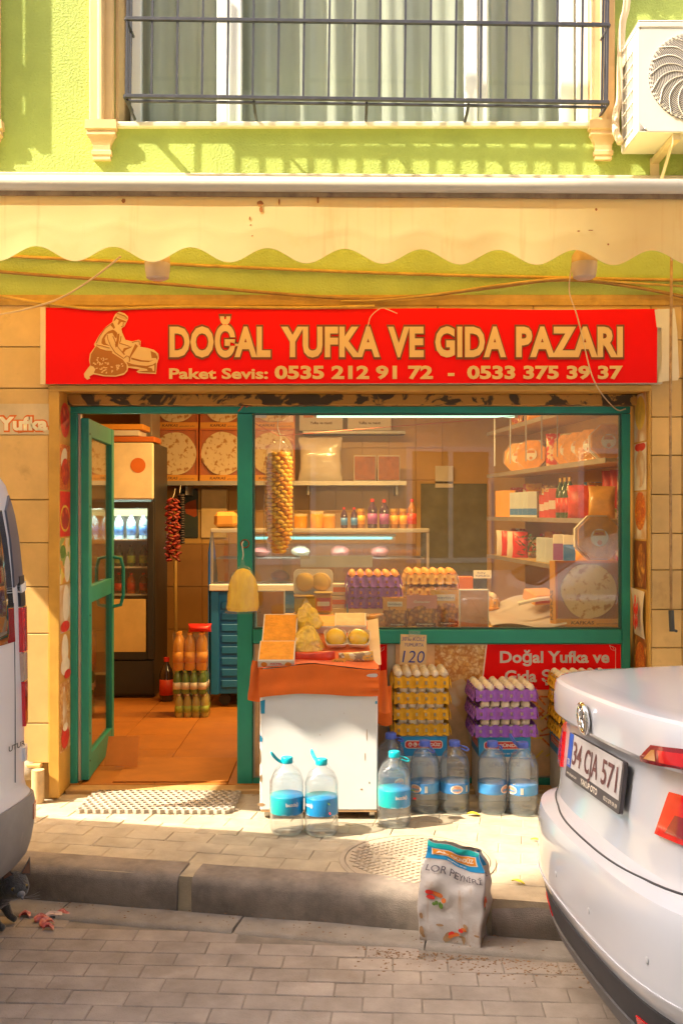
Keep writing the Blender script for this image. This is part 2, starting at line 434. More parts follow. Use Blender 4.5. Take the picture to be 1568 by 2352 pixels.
# ------------------------------------------------------------------ the shop building
bld = thing('shop_building', 'green stucco building with marble clad ground floor holding the shop', 'building')
OX0, OX1, OZ = -1.48, 1.598, 2.155                # shop opening in the facade
WX0, WX1, WZ0, SHIFT = -1.18, 1.343, 3.53, -3.19   # upper window opening
w = MB(); ZT = 6.6; SEAM = 2.6
w.bb(-6, WX0+SHIFT, 0, .3, SEAM, ZT); w.bb(WX1+SHIFT, WX0, 0, .3, SEAM, ZT); w.bb(WX1, 6, 0, .3, SEAM, ZT)
for s in (0, SHIFT): w.bb(WX0+s, WX1+s, 0, .3, SEAM, WZ0); w.bb(WX0+s, WX1+s, 0, .3, 5.6, ZT)
part('stucco_wall', w, m_green, bld)
w = MB(); w.bb(-6, OX0, .017, .3, -.12, SEAM); w.bb(OX1, 6, .017, .3, -.12, SEAM); w.bb(OX0, OX1, .017, .3, OZ, SEAM)
part('wall_backing', w, m_backing, bld)
part('upper_floor', MB().bb(-6, 6, .3, 4.4, 2.86, 3.0), m_backing, bld)
part('outer_shell', MB().bb(-6, 6, 4.4, 4.5, -.1, ZT).bb(-6, 6, .3, 4.5, ZT, ZT+.1).bb(-6,-5.9,.3,4.4,-.1,ZT).bb(5.9,6,.3,4.4,-.1,ZT), m_backing, bld)
# marble cladding
def zf(py): return 1.5 + (1178-py)/440
def tile_rows(xs, rows, name='marble_tile'):
    for i in range(len(xs)-1):
        for j in range(len(rows)-1):
            x0, x1, z1, z0 = xs[i], xs[i+1], zf(rows[j]), zf(rows[j+1])
            b = MB().box((0,0,0), (abs(x1-x0)-.004, .018 + R.uniform(0,.004), abs(z1-z0)-.005), .0025)
            part(name, b, m_marble, bld).location = ((x0+x1)/2, .008, (z0+z1)/2)
tile_rows([-2.9, -2.42, -1.97, -1.523], [697, 799, 894, 1000, 1150, 1249, 1350, 1457, 1663, 1755])
tile_rows([1.612, 1.775, 2.1, 2.45, 2.8], [697, 783, 871, 960, 1048, 1138, 1227, 1311, 1402, 1490, 1580, 1670, 1760, 1838])
x = OX0 + .0
tile_rows([-1.523, -1.0, -.5, 0, .5, 1.0, 1.612], [697, 890])
# rubble plinth and bits at the lower left corner
st = M('rubble stone', (.42,.34,.24), .95, .25, 8, bump=.5, bs=60, rnd=.15)
for k in range(12):
    rx = -2.6 + k*.086 + R.uniform(-.02,.02)
    part('rubble_stone', MB().ball((rx, -.005, .06 + .09*(k % 2)), (.06, .035, .055), 8, 2).jitter(.016, 25, k), st, bld, 60)
part('plinth_ledge', MB().bb(-2.9, -1.56, -.03, .018, .17, .19, .004), m_marble, bld)
dp = M('pale drainpipe plastic', (.58,.40,.20), .6, .2, 12)
part('drainpipe_stub', MB().tube([(-1.565,-.055,.17),(-1.565,-.055,-.01)], .032, 12), dp, bld, 40)
# corner trims, lintel, soffit of the opening
part('corner_trim', MB().bb(OX0-.042, OX0, -.014, .016, .01, 2.17, .003).bb(OX0-.004, OX0+.012, -.014, .005, .01, 2.15, .002), m_ochre, bld)
part('corner_trim', MB().bb(OX1, OX1+.012, -.012, .016, .01, 2.17, .003), m_ochre, bld)
part('lintel', MB().bb(-1.52, 1.61, -.022, .02, zf(905)+.008, zf(888), .004), m_ochre, bld)
part('lintel_soffit', MB().bb(OX0, OX1, .022, .23, 2.137, 2.154), m_ochre, bld)
def peel(t, co): return _mix(t, _ramp(t, _noise(t, 9, 6, .55, co, .6), [(.46, 0), (.50, 1)]), (.07,.045,.02), (.50,.26,.05))
part('peeling_beam', MB().bb(OX0, OX1, .175, .235, 2.078, 2.136, .003), M('peeling paint', (.3,.2,.1), .7, tex=peel, bump=.2, bs=30), bld)
part('jamb', MB().bb(OX0-.001, OX0+.004, .018, .228, .01, 2.136), m_ochre, bld)
part('jamb', MB().bb(OX1-.004, OX1+.001, .018, .228, .01, 2.136), m_ochre, bld)
part('frieze_strip', MB().bb(-1.9, 1.9, -.014, -.001, 2.575, 2.605, .003).bb(-2.9, 2.9, -.008, -.001, 2.6, 2.632, .002), M('rusty ochre strip', (.52,.30,.06), .6, .25, 7, dirt=((.3,.14,.03), .3, 8)), bld)

# ------------------------------------------------------------------ upper french window (built once, copied to the neighbour)
def french_window(label):
    t = thing('french_window', label, 'window', (0,0,0), group='windows of the upper floor')
    part('sill', MB().bb(WX0+.002, WX1-.002, -.027, .16, WZ0-.03, WZ0-.001, .006), m_cream, t)
    part('reveal', MB().bb(WX0+.002, WX0+.02, .002, .28, WZ0, 5.6).bb(WX1-.02, WX1-.002, .002, .28, WZ0, 5.6), m_stone, t)
    for x0, x1 in ((X(205,-.03), WX0-.001), (WX1-.045, X(1412,-.03))):
        c = (x0+x1)/2; h = (x1-x0)/2
        p = part('pilaster', MB().bb(x0, x1, -.03, -.001, WZ0, 6.2, .006).tube([(c, -.03, WZ0), (c, -.03, 6.2)], h*.32, 12), m_stone, t)
        b = MB()
        prof = [(h*1.25, .0, .05), (h*1.3, -.045, .05), (h*1.12, -.05, .042), (h*1.18, -.075, .045), (h*1.05, -.085, .04), (h*.72, -.125, .03), (h*.70, -.15, .028), (h*.82, -.155, .032), (h*.82, -.175, .032), (h*.7, -.18, .028), (h*.72, -.2, .03)]
        vs = []
        for hw, z, d in prof: vs += [(c-hw, -d, WZ0+z), (c+hw, -d, WZ0+z), (c+hw, -.001, WZ0+z), (c-hw, -.001, WZ0+z)]
        fs = [(i*4+k, (i+1)*4+k, (i+1)*4+(k+1) % 4, i*4+(k+1) % 4) for i in range(len(prof)-1) for k in range(4)]
        fs += [(0,1,2,3), tuple((len(prof)-1)*4+k for k in (3,2,1,0))]
        part('bracket', b.add(vs, fs), m_stone, p)
    yf = .13
    fr = MB()
    def post(a, c2, y0=yf, d=.05): fr.bb(X(a,yf), X(c2,yf), y0, y0+d, WZ0, 5.6, .006)
    post(300, 325); post(498, 522); post(524, 556, yf-.012); post(1066, 1096, yf-.012); post(1098, 1120); post(1285, 1318); post(1322, 1352)
    fr.bb(X(325,yf), X(1290,yf), yf+.004, yf+.046, WZ0, WZ0+.05, .004)
    part('frame', fr, m_white, t)
    for a, c2 in ((325,498),(556,1066),(1120,1285)):
        part('pane', MB().bb(X(a,yf), X(c2,yf), yf+.02, yf+.026, WZ0+.05, 5.6), m_pane, t)
    cu = MB()
    def wave(u, v):
        x = WX0+.03 + u*(WX1-WX0-.06)
        return (x, .245 + .022*math.sin(x*31 + math.sin(x*7)*2) + .012*math.sin(x*67+v*2), WZ0+.01 + v*2.1)
    part('curtain', cu.grid(wave, 150, 6), m_curt, t, True)
    part('curtain_backing', MB().bb(WX0-.2, WX1+.2, .5, .52, WZ0-.3, 5.9), M('pale room backing', (.70,.66,.55), .9), t)  # plain backing sheet, kept pale so that it brightens the curtain
    return t
fw = french_window('french window with pale curtains behind the dark bars above the shop sign')
dup(fw, (SHIFT, 0, 0), label='french window mostly out of view at the upper edge beside the green wall')

def grille(label):
    g = thing('window_grille', label, 'grille', (0, 0, 0), (0, math.radians(.75), 0), 'grilles of the upper floor')
    x0, x1, y, zb, zm, zt = -1.136, 1.293, -.19, 3.575, 3.965, 4.75
    part('mid_rail', MB().bb(x0, x1, y-.010, y+.010, zm-.009, zm+.009, .002).bb(x0-.006, x0+.006, y, -.001, zm-.006, zm+.006).bb(x1-.006, x1+.006, y, -.001, zm-.006, zm+.006), m_iron, g)
    part('bottom_rail', MB().bb(x0, x1, y-.010, y+.010, zb-.008, zb+.010, .002).bb(x0, x1, y+.035, y+.05, zb-.012, zb, .002)
         .bb(x0-.006, x0+.006, y, -.001, zb-.008, zb+.008).bb(x1-.006, x1+.006, y, -.001, zb-.008, zb+.008), m_iron, g)
    part('top_rail', MB().bb(x0, x1, y-.012, y+.012, zt-.011, zt+.011, .002), m_iron, g)
    bar = MB().bb(-.0052, .0052, -.0052, .0052, 0, zt-zb-.012).mesh('bar', m_iron)
    n = 19
    for i in range(n+1): link('bar', bar, g, (x0+.008 + (x1-x0-.016)*i/n, y, zb+.001))
    for yy in (-.12, -.06):
        for xx in (x0, x1): link('bar', bar, g, (xx, yy, zb+.001))
    for px in (280, 565, 820, 1050):
        xx = X(px, -.1); part('strut', MB().tube([(xx, 0, 3.535), (xx, -.1, 3.54), (xx, y+.012, zb-.012)], .008, 6), m_iron, g)
    return g
gr = grille('dark iron window grille with vertical bars above the shop sign')
ng = thing('window_grille', 'dark iron grille mostly out of view whose shadow falls on the green wall', 'grille', (0,0,0), group='grilles of the upper floor')
part('corner_post', MB().bb(-1.975,-1.92,-.145,-.115,3.82,5.2), m_iron, ng)
part('bottom_rail', MB().bb(-3.9,-1.976,-.14,-.12,3.835,3.875).bb(-3.9,-1.976,-.14,-.12,3.925,3.95), m_iron, ng)
part('mid_rail', MB().bb(-3.9,-1.976,-.14,-.12,4.105,4.145).bb(-1.97,-1.925,-.114,-.001,4.1,4.13).bb(-1.97,-1.925,-.114,-.001,3.84,3.87), m_iron, ng)
for k in range(9): part('bar', MB().bb(-2.1-.14*k,-2.05-.14*k,-.138,-.122,3.951,5.2), m_iron, ng)
part('strut', MB().tube([(-2.2,-.13,4.5),(-2.35,-.002,4.6)], .014, 6), m_iron, ng)

# ------------------------------------------------------------------ awning
AX0, AX1, AY, AZ = -3.355, 4.2, -1.02, 2.868
aw = thing('awning', 'cream fabric awning with a scalloped stained valance above the shop', 'awning', (0,0,0), (0, math.radians(.3), 0))
m_fab = M('cream awning fabric', (.72, .69, .32), .85, .07, 2, bump=.08, bs=200, trans=.45, tcol=(.95,.60,.14), streak=((.58,.40,.17), .30, 22), dirt=((.68,.48,.17), .36, 1.5))
m_tube = M('awning tube', (.76, .64, .46), .35, .06, 3, dirt=((.5,.34,.18), .18, 8))
part('front_tube', MB().tube([(AX0, AY, AZ), (AX1, AY, AZ)], .034, 18), m_tube, aw, 40)
part('channel', MB().bb(AX0, AX1, AY-.012, AY+.014, AZ-.052, AZ-.03, .002), M('rusty channel', (.36,.22,.1), .7, .3, 12, dirt=((.2,.1,.05), .4, 20)), aw)
P0 = X(608, AY)
def val(u, v):
    x = AX0 + u*(AX1-AX0); per = .3215
    ph = (x - P0)/per
    zb = 2.541 + .062*(.5 + .5*math.cos(2*math.pi*ph))
    top = AZ - .04; z = top + (zb-top)*v
    y = AY - .006 + .010*v*v*math.sin(x*1.6+.5) + .002*math.sin(x*9+v*3)*v - .0014*math.exp(-((v-.62-.05*math.sin(x*1.3))*16)**2)
    return (x, y, z)
part('valance', MB().grid(val, 520, 14), m_fab, aw, True)
def top(u, v):
    x = AX0 + u*(AX1-AX0)
    return (x, AY + .01 + v*(-AY-.014), AZ+.034 + v*(3.25-AZ-.034) - .05*math.sin(v*math.pi) + .006*math.sin(x*3))
part('canopy_fabric', MB().grid(top, 60, 8), m_fab, aw, True)
part('wall_bar', MB().bb(AX0, AX1, -.034, -.002, 3.225, 3.255, .004), m_tube, aw)
for ax in (-2.6, 2.9):
    part('arm', MB().tube([(ax, -.03, 3.15), (ax+.35, -.5, 3.0), (ax, AY+.03, AZ)], .018, 8), m_tube, aw, 40)
# ------------------------------------------------------------------ shop front
FY = .23
def FX(px): return X(px, FY)
def FZ(py): return Z(py, FY)
sf = thing('shop_window', 'teal painted metal frame with a large display window and doorway', 'shop window', (0, 0, 0))
def fbar(name, a, b, p0, p1, d=.05, y0=FY, bev=.003):
    return part(name, MB().bb(FX(a), FX(b), y0, y0+d, FZ(p1), FZ(p0), bev), m_teal, sf)
fbar('door_post', 160, 178, 951, 1808)
part('door_stop', MB().bb(FX(179), FX(184), FY+.012, FY+.05, .03, FZ(952)), m_alu, sf)
fbar('top_rail', 160, 1447, 935, 951, .055)
fbar('mullion', 545, 580, 952, 1811, .06, FY-.004, .004)
fbar('window_post', 1427, 1447, 952, 1800)
fbar('sill_rail', 581, 1426, 1448, 1480, .06, FY-.008, .004)
fbar('bottom_rail', 581, 1426, 1790, 1808)
bead = MB(); 
for a, b, p0, p1 in ((581,585,952,1447),(1422,1426,952,1447),(585,1422,952,955),(585,1422,1444,1447)):
    bead.bb(FX(a), FX(b), FY+.004, FY+.03, FZ(p1), FZ(p0))
part('glazing_bead', bead, M('dark bead', (.03,.1,.08), .5), sf)
m_shopglass = GLASS('shop window glass', (.97,.97,.94), (.78,.66,.46), .03, .01, refl=1.7)  # warm milky body imitates the hazy street reflection on the pane
part('window_pane', MB().bb(FX(585), FX(1422), FY+.015, FY+.021, FZ(1444), FZ(955)), m_shopglass, sf)
part('back_panel', MB().bb(FX(581), FX(1426), FY+.02, FY+.04, .02, FZ(1480)), M('pale panel', (.55,.50,.42), .6), sf)

door = thing('shop_door', 'open teal door with two tall glass panes swung into the shop', 'door', (FX(192), FY+.03, .03), (0,0,math.radians(93.2)))
DW, DH = .80, 1.985
part('stile', MB().bb(0, .085, -.022, .022, 0, DH, .003), m_teal, door)
part('stile', MB().bb(DW-.075, DW, -.022, .022, 0, DH, .003), m_teal, door)
for z0, z1 in ((DH-.1, DH-.001), (.965, 1.06), (.001, .13)):
    part('rail', MB().bb(.0852, DW-.0752, -.02, .02, z0, z1, .003), m_teal, door)
m_doorglass = GLASS('door glass', (.93,.93,.90), (.6,.6,.6), .04, .02, refl=1.6)
for z0, z1 in ((.131, .964), (1.061, DH-.101)):
    part('pane', MB().bb(.086, DW-.076, -.003, .003, z0, z1), m_doorglass, door)
part('door_handle', MB().tube([(DW-.04,-.022,.88),(DW-.04,-.07,.89),(DW-.035,-.085,.95),(DW-.035,-.085,1.12),(DW-.04,-.07,1.18),(DW-.04,-.022,1.19)], .011, 8), m_teal, door, 50)
part('closer_rod', MB().tube([(DW+.004,.0,.2),(DW+.004,.0,1.9)], .005, 6), m_alu, door)
for z in (.1, .25, .9, 1.5, 1.9): part('screw', MB().ball((.03,-.023,z), (.006,.003,.006), 6, 2), m_dark, door)
tie = M('frayed red twine', (.6,.12,.06), .8)
solo('twine_knot', MB().tube([(FX(548),FY-.02,FZ(948)),(FX(560),FY-.03,FZ(935)),(FX(571),FY-.03,FZ(925)),(FX(577),FY-.03,FZ(921)),(FX(570),FY-.035,FZ(919)),(FX(563),FY-.03,FZ(929)),(FX(573),FY-.03,FZ(935)),(FX(566),FY-.03,FZ(939))], .0035, 5), tie, 'knot of red twine tied at the top of the teal mullion', 'twine')

# ------------------------------------------------------------------ room behind
m_tileA = M('beige wall tile', (.60,.33,.08), .35, .07, 3, rnd=.06)
m_tileB = M('brown wall tile', (.36,.17,.04), .4, .1, 3, rnd=.07)
m_floor = M('terracotta floor tile', (.42,.15,.02), .5, .14, 4, rnd=.06, dirt=((.3,.14,.05), .2, 5))
m_inwall = M('ochre inner wall', (.58,.34,.09), .8, .1, 3)
RX0, RX1, RY1, RZ = -2.4, 2.0, 4.15, 2.72
room = MB().bb(RX0-.1, RX0, .3, RY1, 0, 2.86).bb(RX1, RX1+.1, .3, RY1, 0, 2.86).bb(RX0, RX1, RY1, RY1+.1, 0, 2.86)
room.bb(RX0, RX1, .3, RY1, RZ, 2.86).bb(OX0+.01, OX1-.01, .3, .32, 2.09, RZ).bb(RX0, OX0, .3, .32, 0, RZ).bb(OX1, RX1, .3, .32, 0, RZ)
part('inner_walls', room, m_inwall, bld)
part('floor_slab', MB().bb(RX0, RX1, .16, RY1, -.1, .008), m_backing, bld)
part('threshold', MB().bb(OX0+.01, OX1-.01, .1, .2, -.05, .022, .006), M('worn threshold', (.45,.27,.10), .7, .2, 8), bld)
tl = [MB().box((0,0,0), (.397,.397,.012), .002).mesh('floor_tile', m_floor)]
for i in range(7):
    for j in range(8):
        x, y = -1.62+.4*i, .41+.4*j
        link('floor_tile', tl[0], bld, (x, y, .015 + R.uniform(-.001,.001)))
ta = MB().box((0,0,0), (.247,.012,.295), .002).mesh('wall_tile', m_tileA); tb = MB().box((0,0,0), (.247,.012,.395), .002).mesh('wall_tile', m_tileB)
for i in range(11):
    x = -1.68 + .25*i
    for z in (.2, .6, 1.0): 
        if x < .7: link('wall_tile', tb, bld, (x, RY1-.006, z))
    for z in (1.35, 1.65, 1.95, 2.25, 2.55): link('wall_tile', ta, bld, (x, RY1-.006, z))
tc_ = MB().box((0,0,0), (.012,.39,.395), .002).mesh('wall_tile', m_tileA)
# recess at the back: dim doorway with a rough grey wall behind
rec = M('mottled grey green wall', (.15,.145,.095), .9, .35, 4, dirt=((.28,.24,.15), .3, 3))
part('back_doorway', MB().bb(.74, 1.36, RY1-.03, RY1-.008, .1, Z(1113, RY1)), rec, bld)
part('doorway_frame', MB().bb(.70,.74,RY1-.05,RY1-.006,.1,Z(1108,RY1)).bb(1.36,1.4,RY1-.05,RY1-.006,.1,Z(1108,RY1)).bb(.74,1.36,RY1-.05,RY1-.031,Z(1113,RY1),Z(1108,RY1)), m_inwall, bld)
part('inner_pier', MB().bb(-1.72,-1.62, 3.3, 3.7, .02, 2.7, .004), m_alu, bld)

# lamps that are lit in the photo
def lamp_tube(name, label, a, b, r, col, strength, cat, watts, wcol, dirn):
    t = thing(name, label, cat, a)
    d = Vector(b) - Vector(a); m = bpy.data.materials.new(name+' glow'); m.use_nodes = True; tt = m.node_tree
    p = tt.nodes['Principled BSDF']; p.inputs['Base Color'].default_value = (.8,.8,.8,1); p.inputs['Emission Color'].default_value = (*col,1); p.inputs['Emission Strength'].default_value = strength
    part('tube', MB().tube([(0,0,0), d], r, 10), m, t, 40)
    part('fitting', MB().box(d/2 + Vector((0,0,r+.012)), (d.length+.06, .04, .02), .004), m_white, t)
    part('cap', MB().tube([-d.normalized()*.02, (0,0,0)], r*1.05, 10), m_alu, t); part('cap', MB().tube([d, d+d.normalized()*.02], r*1.05, 10), m_alu, t)
    if watts:
        l = bpy.data.lights.new('tube_light', 'AREA'); l.shape = 'RECTANGLE'; l.size = d.length; l.size_y = .05; l.energy = watts; l.color = wcol
        lo = bpy.data.objects.new('tube_light', l); COL.objects.link(lo); lo.parent = t; lo.location = d/2 + Vector((0,0,-r-.004)) + Vector(dirn)*.02
        lo.rotation_euler = (Vector(dirn) + Vector((0,0,-1))).to_track_quat('-Z', 'Y').to_euler()
    return t
lamp_tube('fluorescent_tube', 'mint white fluorescent tube lit above the display window', at(727, 957, .5), at(1180, 957, .5), .0115, (.45,1,.72), .42, 'lamp', 6, (1,.66,.26), (0,.6,0))
lamp_tube('fluorescent_tube', 'pale yellow fluorescent tube lit on the shop ceiling', (-.9, 2.0, 2.63), (.5, 2.0, 2.63), .016, (1,.9,.6), .9, 'lamp', 22, (1,.57,.17), (0,0,0))

# ------------------------------------------------------------------ small builders for groceries
m_yufka = M('yufka bread', (.80,.62,.36), .8, tex=fleck((.80,.62,.36), (.46,.20,.05), 24, .40), bump=.08, bs=40)
m_kafk = M('orange red card', (.66,.17,.03), .5, .1)
m_kafo = M('orange card', (.80,.36,.05), .5, .08)
m_film = GLASS('cling film', (.985,.985,.98), (.9,.9,.9), .045, .14, bump=.6, bs=14, refl=.9)
m_bag = GLASS('clear plastic bag', (.96,.95,.92), (.95,.92,.85), .22, .15, bump=.9, bs=22, refl=1.3)
m_ink = M('dark brown ink', (.12,.05,.02), .6); m_wtxt = M('white ink', (.82,.80,.76), .5, .03); m_blue_ink = M('blue ink', (.02,.05,.30), .6)
m_card = M('white card', (.74,.68,.58), .6, .05)
m_kad = M('golden kadayif', (.82,.33,.025), .6, .25, 30, bump=.5, bs=90)
m_honey = M('amber honey', (.62,.27,.02), .2, .2, 9, coat=.5)
m_red = M('glossy red print', (.66,.02,.015), .35, .08, 4)
m_cap = M('red cap', (.6,.03,.02), .35)
def disc_pts(r, n=40, wob=.03, seed=0):
    return [(math.cos(a)*r*(1+wob*noise.noise((math.cos(a)*1.7, math.sin(a)*1.7, seed))), math.sin(a)*r*(1+wob*noise.noise((math.cos(a)*1.7, math.sin(a)*1.7, seed)))) for a in (2*math.pi*i/n for i in range(n))]
def yufka_box(label, loc, W, H, rz=0, tilt=0, side_text=False, group='yufka boxes', film=True):
    t = thing('yufka_box', label, 'box', loc, (tilt, 0, rz), group)
    b = MB().bb(-W/2, W/2, .03, .045, 0, H); b.bb(-W/2, -W/2+.012, -.0, .03, 0, H).bb(W/2-.012, W/2, -.0, .03, 0, H).bb(-W/2+.012, W/2-.012, 0, .03, H-.012, H)
    part('tray', b, m_kafk, t)
    f = part('front_lip', MB().bb(-W/2, W/2, -.012, -.001, 0, H*.12, .002), m_kafo, t)
    text(f, 'KAFKAS', (-W*.28, -.0125, H*.035), UX, UZ, W*.34, H*.052, m_ink, .02, skew=.2)
    text(f, 'geleneksel yufka', (W*.1, -.0125, H*.035), UX, UZ, W*.33, H*.028, m_ink, .0)
    rr = min(W, H*.9)*.465
    part('yufka', MB().prism(disc_pts(rr, 40, .05, loc[0]*7), (0, .012, H*.12+rr*1.0), UX, UZ, .016).jitter(.004, 9, loc[0]), m_yufka, t)
    if film: part('film', MB().bb(-W/2+.013, W/2-.013, -.0005, .0015, H*.12, H-.013), m_film, t)
    if side_text:
        s = part('side_flap', MB().prism([(0,0),(.035,0),(.035,H),(0,H)], (-W/2-.003,-.012,0), Vector((-.75,.66,0)), UZ, .004), m_kafo, t)
        text(s, 'KAFKAS', (-W/2-.016, -.004, H*.1), UZ, Vector((-.75,.66,0)), H*.45, .018, m_ink, .01)
    return t
def octagon_pack(label, loc, r, rz=0, tilt=0, dark=False):
    t = thing('kadayif_pack', label, 'pastry pack', loc, (tilt, 0, rz), 'octagonal kadayif packs')
    oc = [(math.cos(math.pi/8+k*math.pi/4)*r, math.sin(math.pi/8+k*math.pi/4)*r) for k in range(8)]
    part('tray', MB().prism(oc, (0, .02, r*.924), UX, UZ, -.04), m_card, t)
    part('kadayif', MB().prism([(a*.93, b*.93) for a, b in oc], (0, -.021, r*.924), UX, UZ, -.02).jitter(.003, 40), m_kad, t)
    lb = part('label_sticker', MB().prism(disc_pts(r*.36, 24, 0), (0, -.0245, r*.924), UX, UZ, .0015), m_wtxt, t)
    part('sticker_band', MB().prism([(-r*.27,r*.08),(r*.27,r*.08),(r*.2,r*.3),(-r*.2,r*.3)], (0,-.026,r*.924), UX, UZ, .001), m_kafo, lb)
    part('sticker_spot', MB().prism(disc_pts(r*.1, 12, 0), (0,-.026,r*.72), UX, UZ, .001), m_kafk, lb)
    text(lb, 'AKTEL', (-r*.2, -.0275, r*1.04), UX, UZ, r*.4, r*.1, m_cap, .03)
    part('film', MB().prism(oc, (0, -.03, r*.924), UX, UZ, .001), m_film, t)
    return t
def bottle(name, label, cat, loc, h, r, liquid, lab, cap, group, text_=None, neck=.32):
    t = thing(name, label, cat, loc, (0,0,R.uniform(-.4,.4)), group)
    part('bottle_body', MB().lathe([(r*.9,0),(r,.01),(r,h*.62),(r*.82,h*.72),(r*neck*1.1,h*.86),(r*neck,h*.93)], n=14), liquid, t, 40)
    part('cap', MB().lathe([(r*neck*1.25,h*.9),(r*neck*1.25,h),(0,h)], n=10), cap, t, 40)
    part('label_band', MB().lathe([(r*1.015,h*.14),(r*1.015,h*.5)], n=14), lab, t, True)
    return t
def carton(name, label, cat, loc, d, mat, rz=0, tilt=0, band=None, group=None, txt=None, tcol=None):
    t = thing(name, label, cat, loc, (tilt,0,rz), group)
    part('box_body', MB().box((0,0,d[2]/2), d, .004), mat, t)
    if band: part('print_band', MB().bb(-d[0]/2+.002, d[0]/2-.002, -d[1]/2-.0012, -d[1]/2-.0002, d[2]*band[1], d[2]*band[2]), band[0], t)
    if txt: text(t, txt, (-d[0]*.38, -d[1]/2-.002, d[2]*(.5 if not band else (band[1]*.7+band[2]*.3))), UX, UZ, d[0]*.76, d[2]*.1, tcol or m_wtxt, .02)
    return t
def pouch(name, label, cat, loc, w, h, d, mat, rz=0, tilt=0, group=None, seal=None, seed=0, txt=None, tcol=None, ty=.7):
    t = thing(name, label, cat, loc, (tilt,0,rz), group)
    b = MB()
    def fn(u, v):
        s = u*2*math.pi; e = math.sin(min(1, v*1.06)*math.pi)**.5 if 0 < v < .999 else 0
        x = math.cos(s); y = math.sin(s)
        sx = (abs(x)**.55)*(1 if x > 0 else -1); sy = (abs(y)**.8)*(1 if y > 0 else -1)
        return (sx*w/2*(.94+.06*(1-e)), sy*d/2*(e*.98+.02), v*h)
    part('pouch_body', b.grid(fn, 20, 12).jitter(min(w,h)*.035, 16, seed), mat, t, 60)
    if seal: part('seal_strip', MB().bb(-w*.47, w*.47, -.004, .004, h*.93, h*1.03), seal, t)
    if txt: text(t, txt, (-w*.32, -d*.62, h*ty), UX, UZ, w*.64, h*.12, tcol or m_wtxt, .03)
    return t
# ------------------------------------------------------------------ fridge by the wall
fg = thing('drinks_fridge', 'tall glass fronted drinks fridge standing behind the open door', 'fridge', (-1.80, 2.72, .03))
W2, FH = .31, 2.02
m_fr = M('dark fridge cabinet', (.03,.03,.03), .4); m_frin = M('fridge lining', (.42,.45,.42), .5)
part('cabinet', MB().bb(-W2,W2,.02,.04,0,.3).bb(-W2,-W2+.03,.04,.6,0,FH).bb(W2-.03,W2,.04,.6,0,FH).bb(-W2+.03,W2-.03,.57,.6,.3,FH).bb(-W2+.03,W2-.03,.04,.57,FH-.3,FH), m_fr, fg)
part('lining', MB().bb(-W2+.031,W2-.031,.55,.569,.3,FH-.3), m_frin, fg)
part('door_frame', MB().bb(-W2,-W2+.04,-.02,.018,.3,1.55,.004).bb(W2-.05,W2,-.02,.018,.3,1.55,.004).bb(-W2+.04,W2-.05,-.02,.018,.3,.36).bb(-W2+.04,W2-.05,-.02,.018,1.5,1.55), m_fr, fg)
hp = part('header_panel', MB().bb(-W2,W2,-.03,.015,1.57,FH,.01), M('fridge header', (.85,.74,.5), .3), fg)
part('header_logo', MB().prism(disc_pts(.06,20,0), (.19,-.0315,1.84), UX, UZ, .001), m_kafk, hp)
part('base_grille', MB().bb(-W2,W2,-.015,.019,.02,.29,.005), m_fr, fg)
part('lower_panel', MB().bb(-W2+.06,W2-.06,-.024,-.021,.36,.78), M('cream panel', (.62,.44,.17), .5), fg)
for k, z in enumerate((.80, 1.02, 1.24)):
    part('fridge_shelf', MB().bb(-W2+.032,W2-.032,.05,.54,z,z+.012), m_white, fg)
l = bpy.data.lights.new('fridge_light', 'AREA'); l.shape = 'RECTANGLE'; l.size = .5; l.size_y = .04; l.energy = 1.3; l.color = (.9,1,.8)
lo = bpy.data.objects.new('fridge_light', l); COL.objects.link(lo); lo.parent = fg; lo.location = (0,.08,1.49); lo.rotation_euler = (math.radians(-25),0,0)
gm = bpy.data.materials.new('fridge strip glow'); gm.use_nodes = True; gm.node_tree.nodes['Principled BSDF'].inputs['Emission Color'].default_value = (.85,1,.45,1); gm.node_tree.nodes['Principled BSDF'].inputs['Emission Strength'].default_value = .5
part('light_strip', MB().bb(-W2+.05,W2-.06,.045,.06,1.44,1.49), gm, fg)
part('door_glass', MB().bb(-W2+.041,W2-.051,-.006,-.001,.361,1.499), m_doorglass, fg)
wat = M('blue water bottle', (.42,.62,.78), .2, .1, coat=.4); dkb = M('dark soda', (.05,.025,.015), .15, coat=.6); gre = M('green bottle', (.04,.08,.015), .2, coat=.5); orb = M('orange soda', (.55,.12,.02), .2, coat=.5)
lab_w = M('paper label', (.75,.7,.62), .5); lab_r = M('red label', (.6,.05,.02), .45); lab_g = M('green label', (.35,.5,.08), .45); lab_b = M('blue label', (.05,.2,.6), .4)
for i in range(5):
    x = -1.8 - .2 + i*.1
    bottle('water_bottle', 'small blue capped water bottle on the top shelf of the drinks fridge', 'bottle', (x, 2.86, 1.283), .21, .036, wat, lab_b, lab_b, 'water in the fridge')
    bottle('soda_bottle', 'dark green glass bottle on the middle shelf of the drinks fridge', 'bottle', (x, 2.86, 1.063), .17, .034, gre, lab_g, dkb, 'dark bottles in the fridge')
    bottle('soda_bottle', 'soda bottle with a red label on the low shelf of the drinks fridge', 'bottle', (x, 2.86, .843), .165, .035, (dkb, orb)[i % 2], lab_r, m_cap, 'sodas in the fridge')
for k in range(3): solo('folded_carton', MB().box((-1.8+R.uniform(-.05,.05), 2.95, 2.085+k*.05), (.5-.06*k,.3,.045), .004), (m_kafk, m_card, m_kafo)[k], ('red folded carton at the bottom of the pile on the fridge', 'white folded carton in the middle of the pile on the fridge', 'orange folded carton topmost of the pile on the fridge')[k], 'carton')
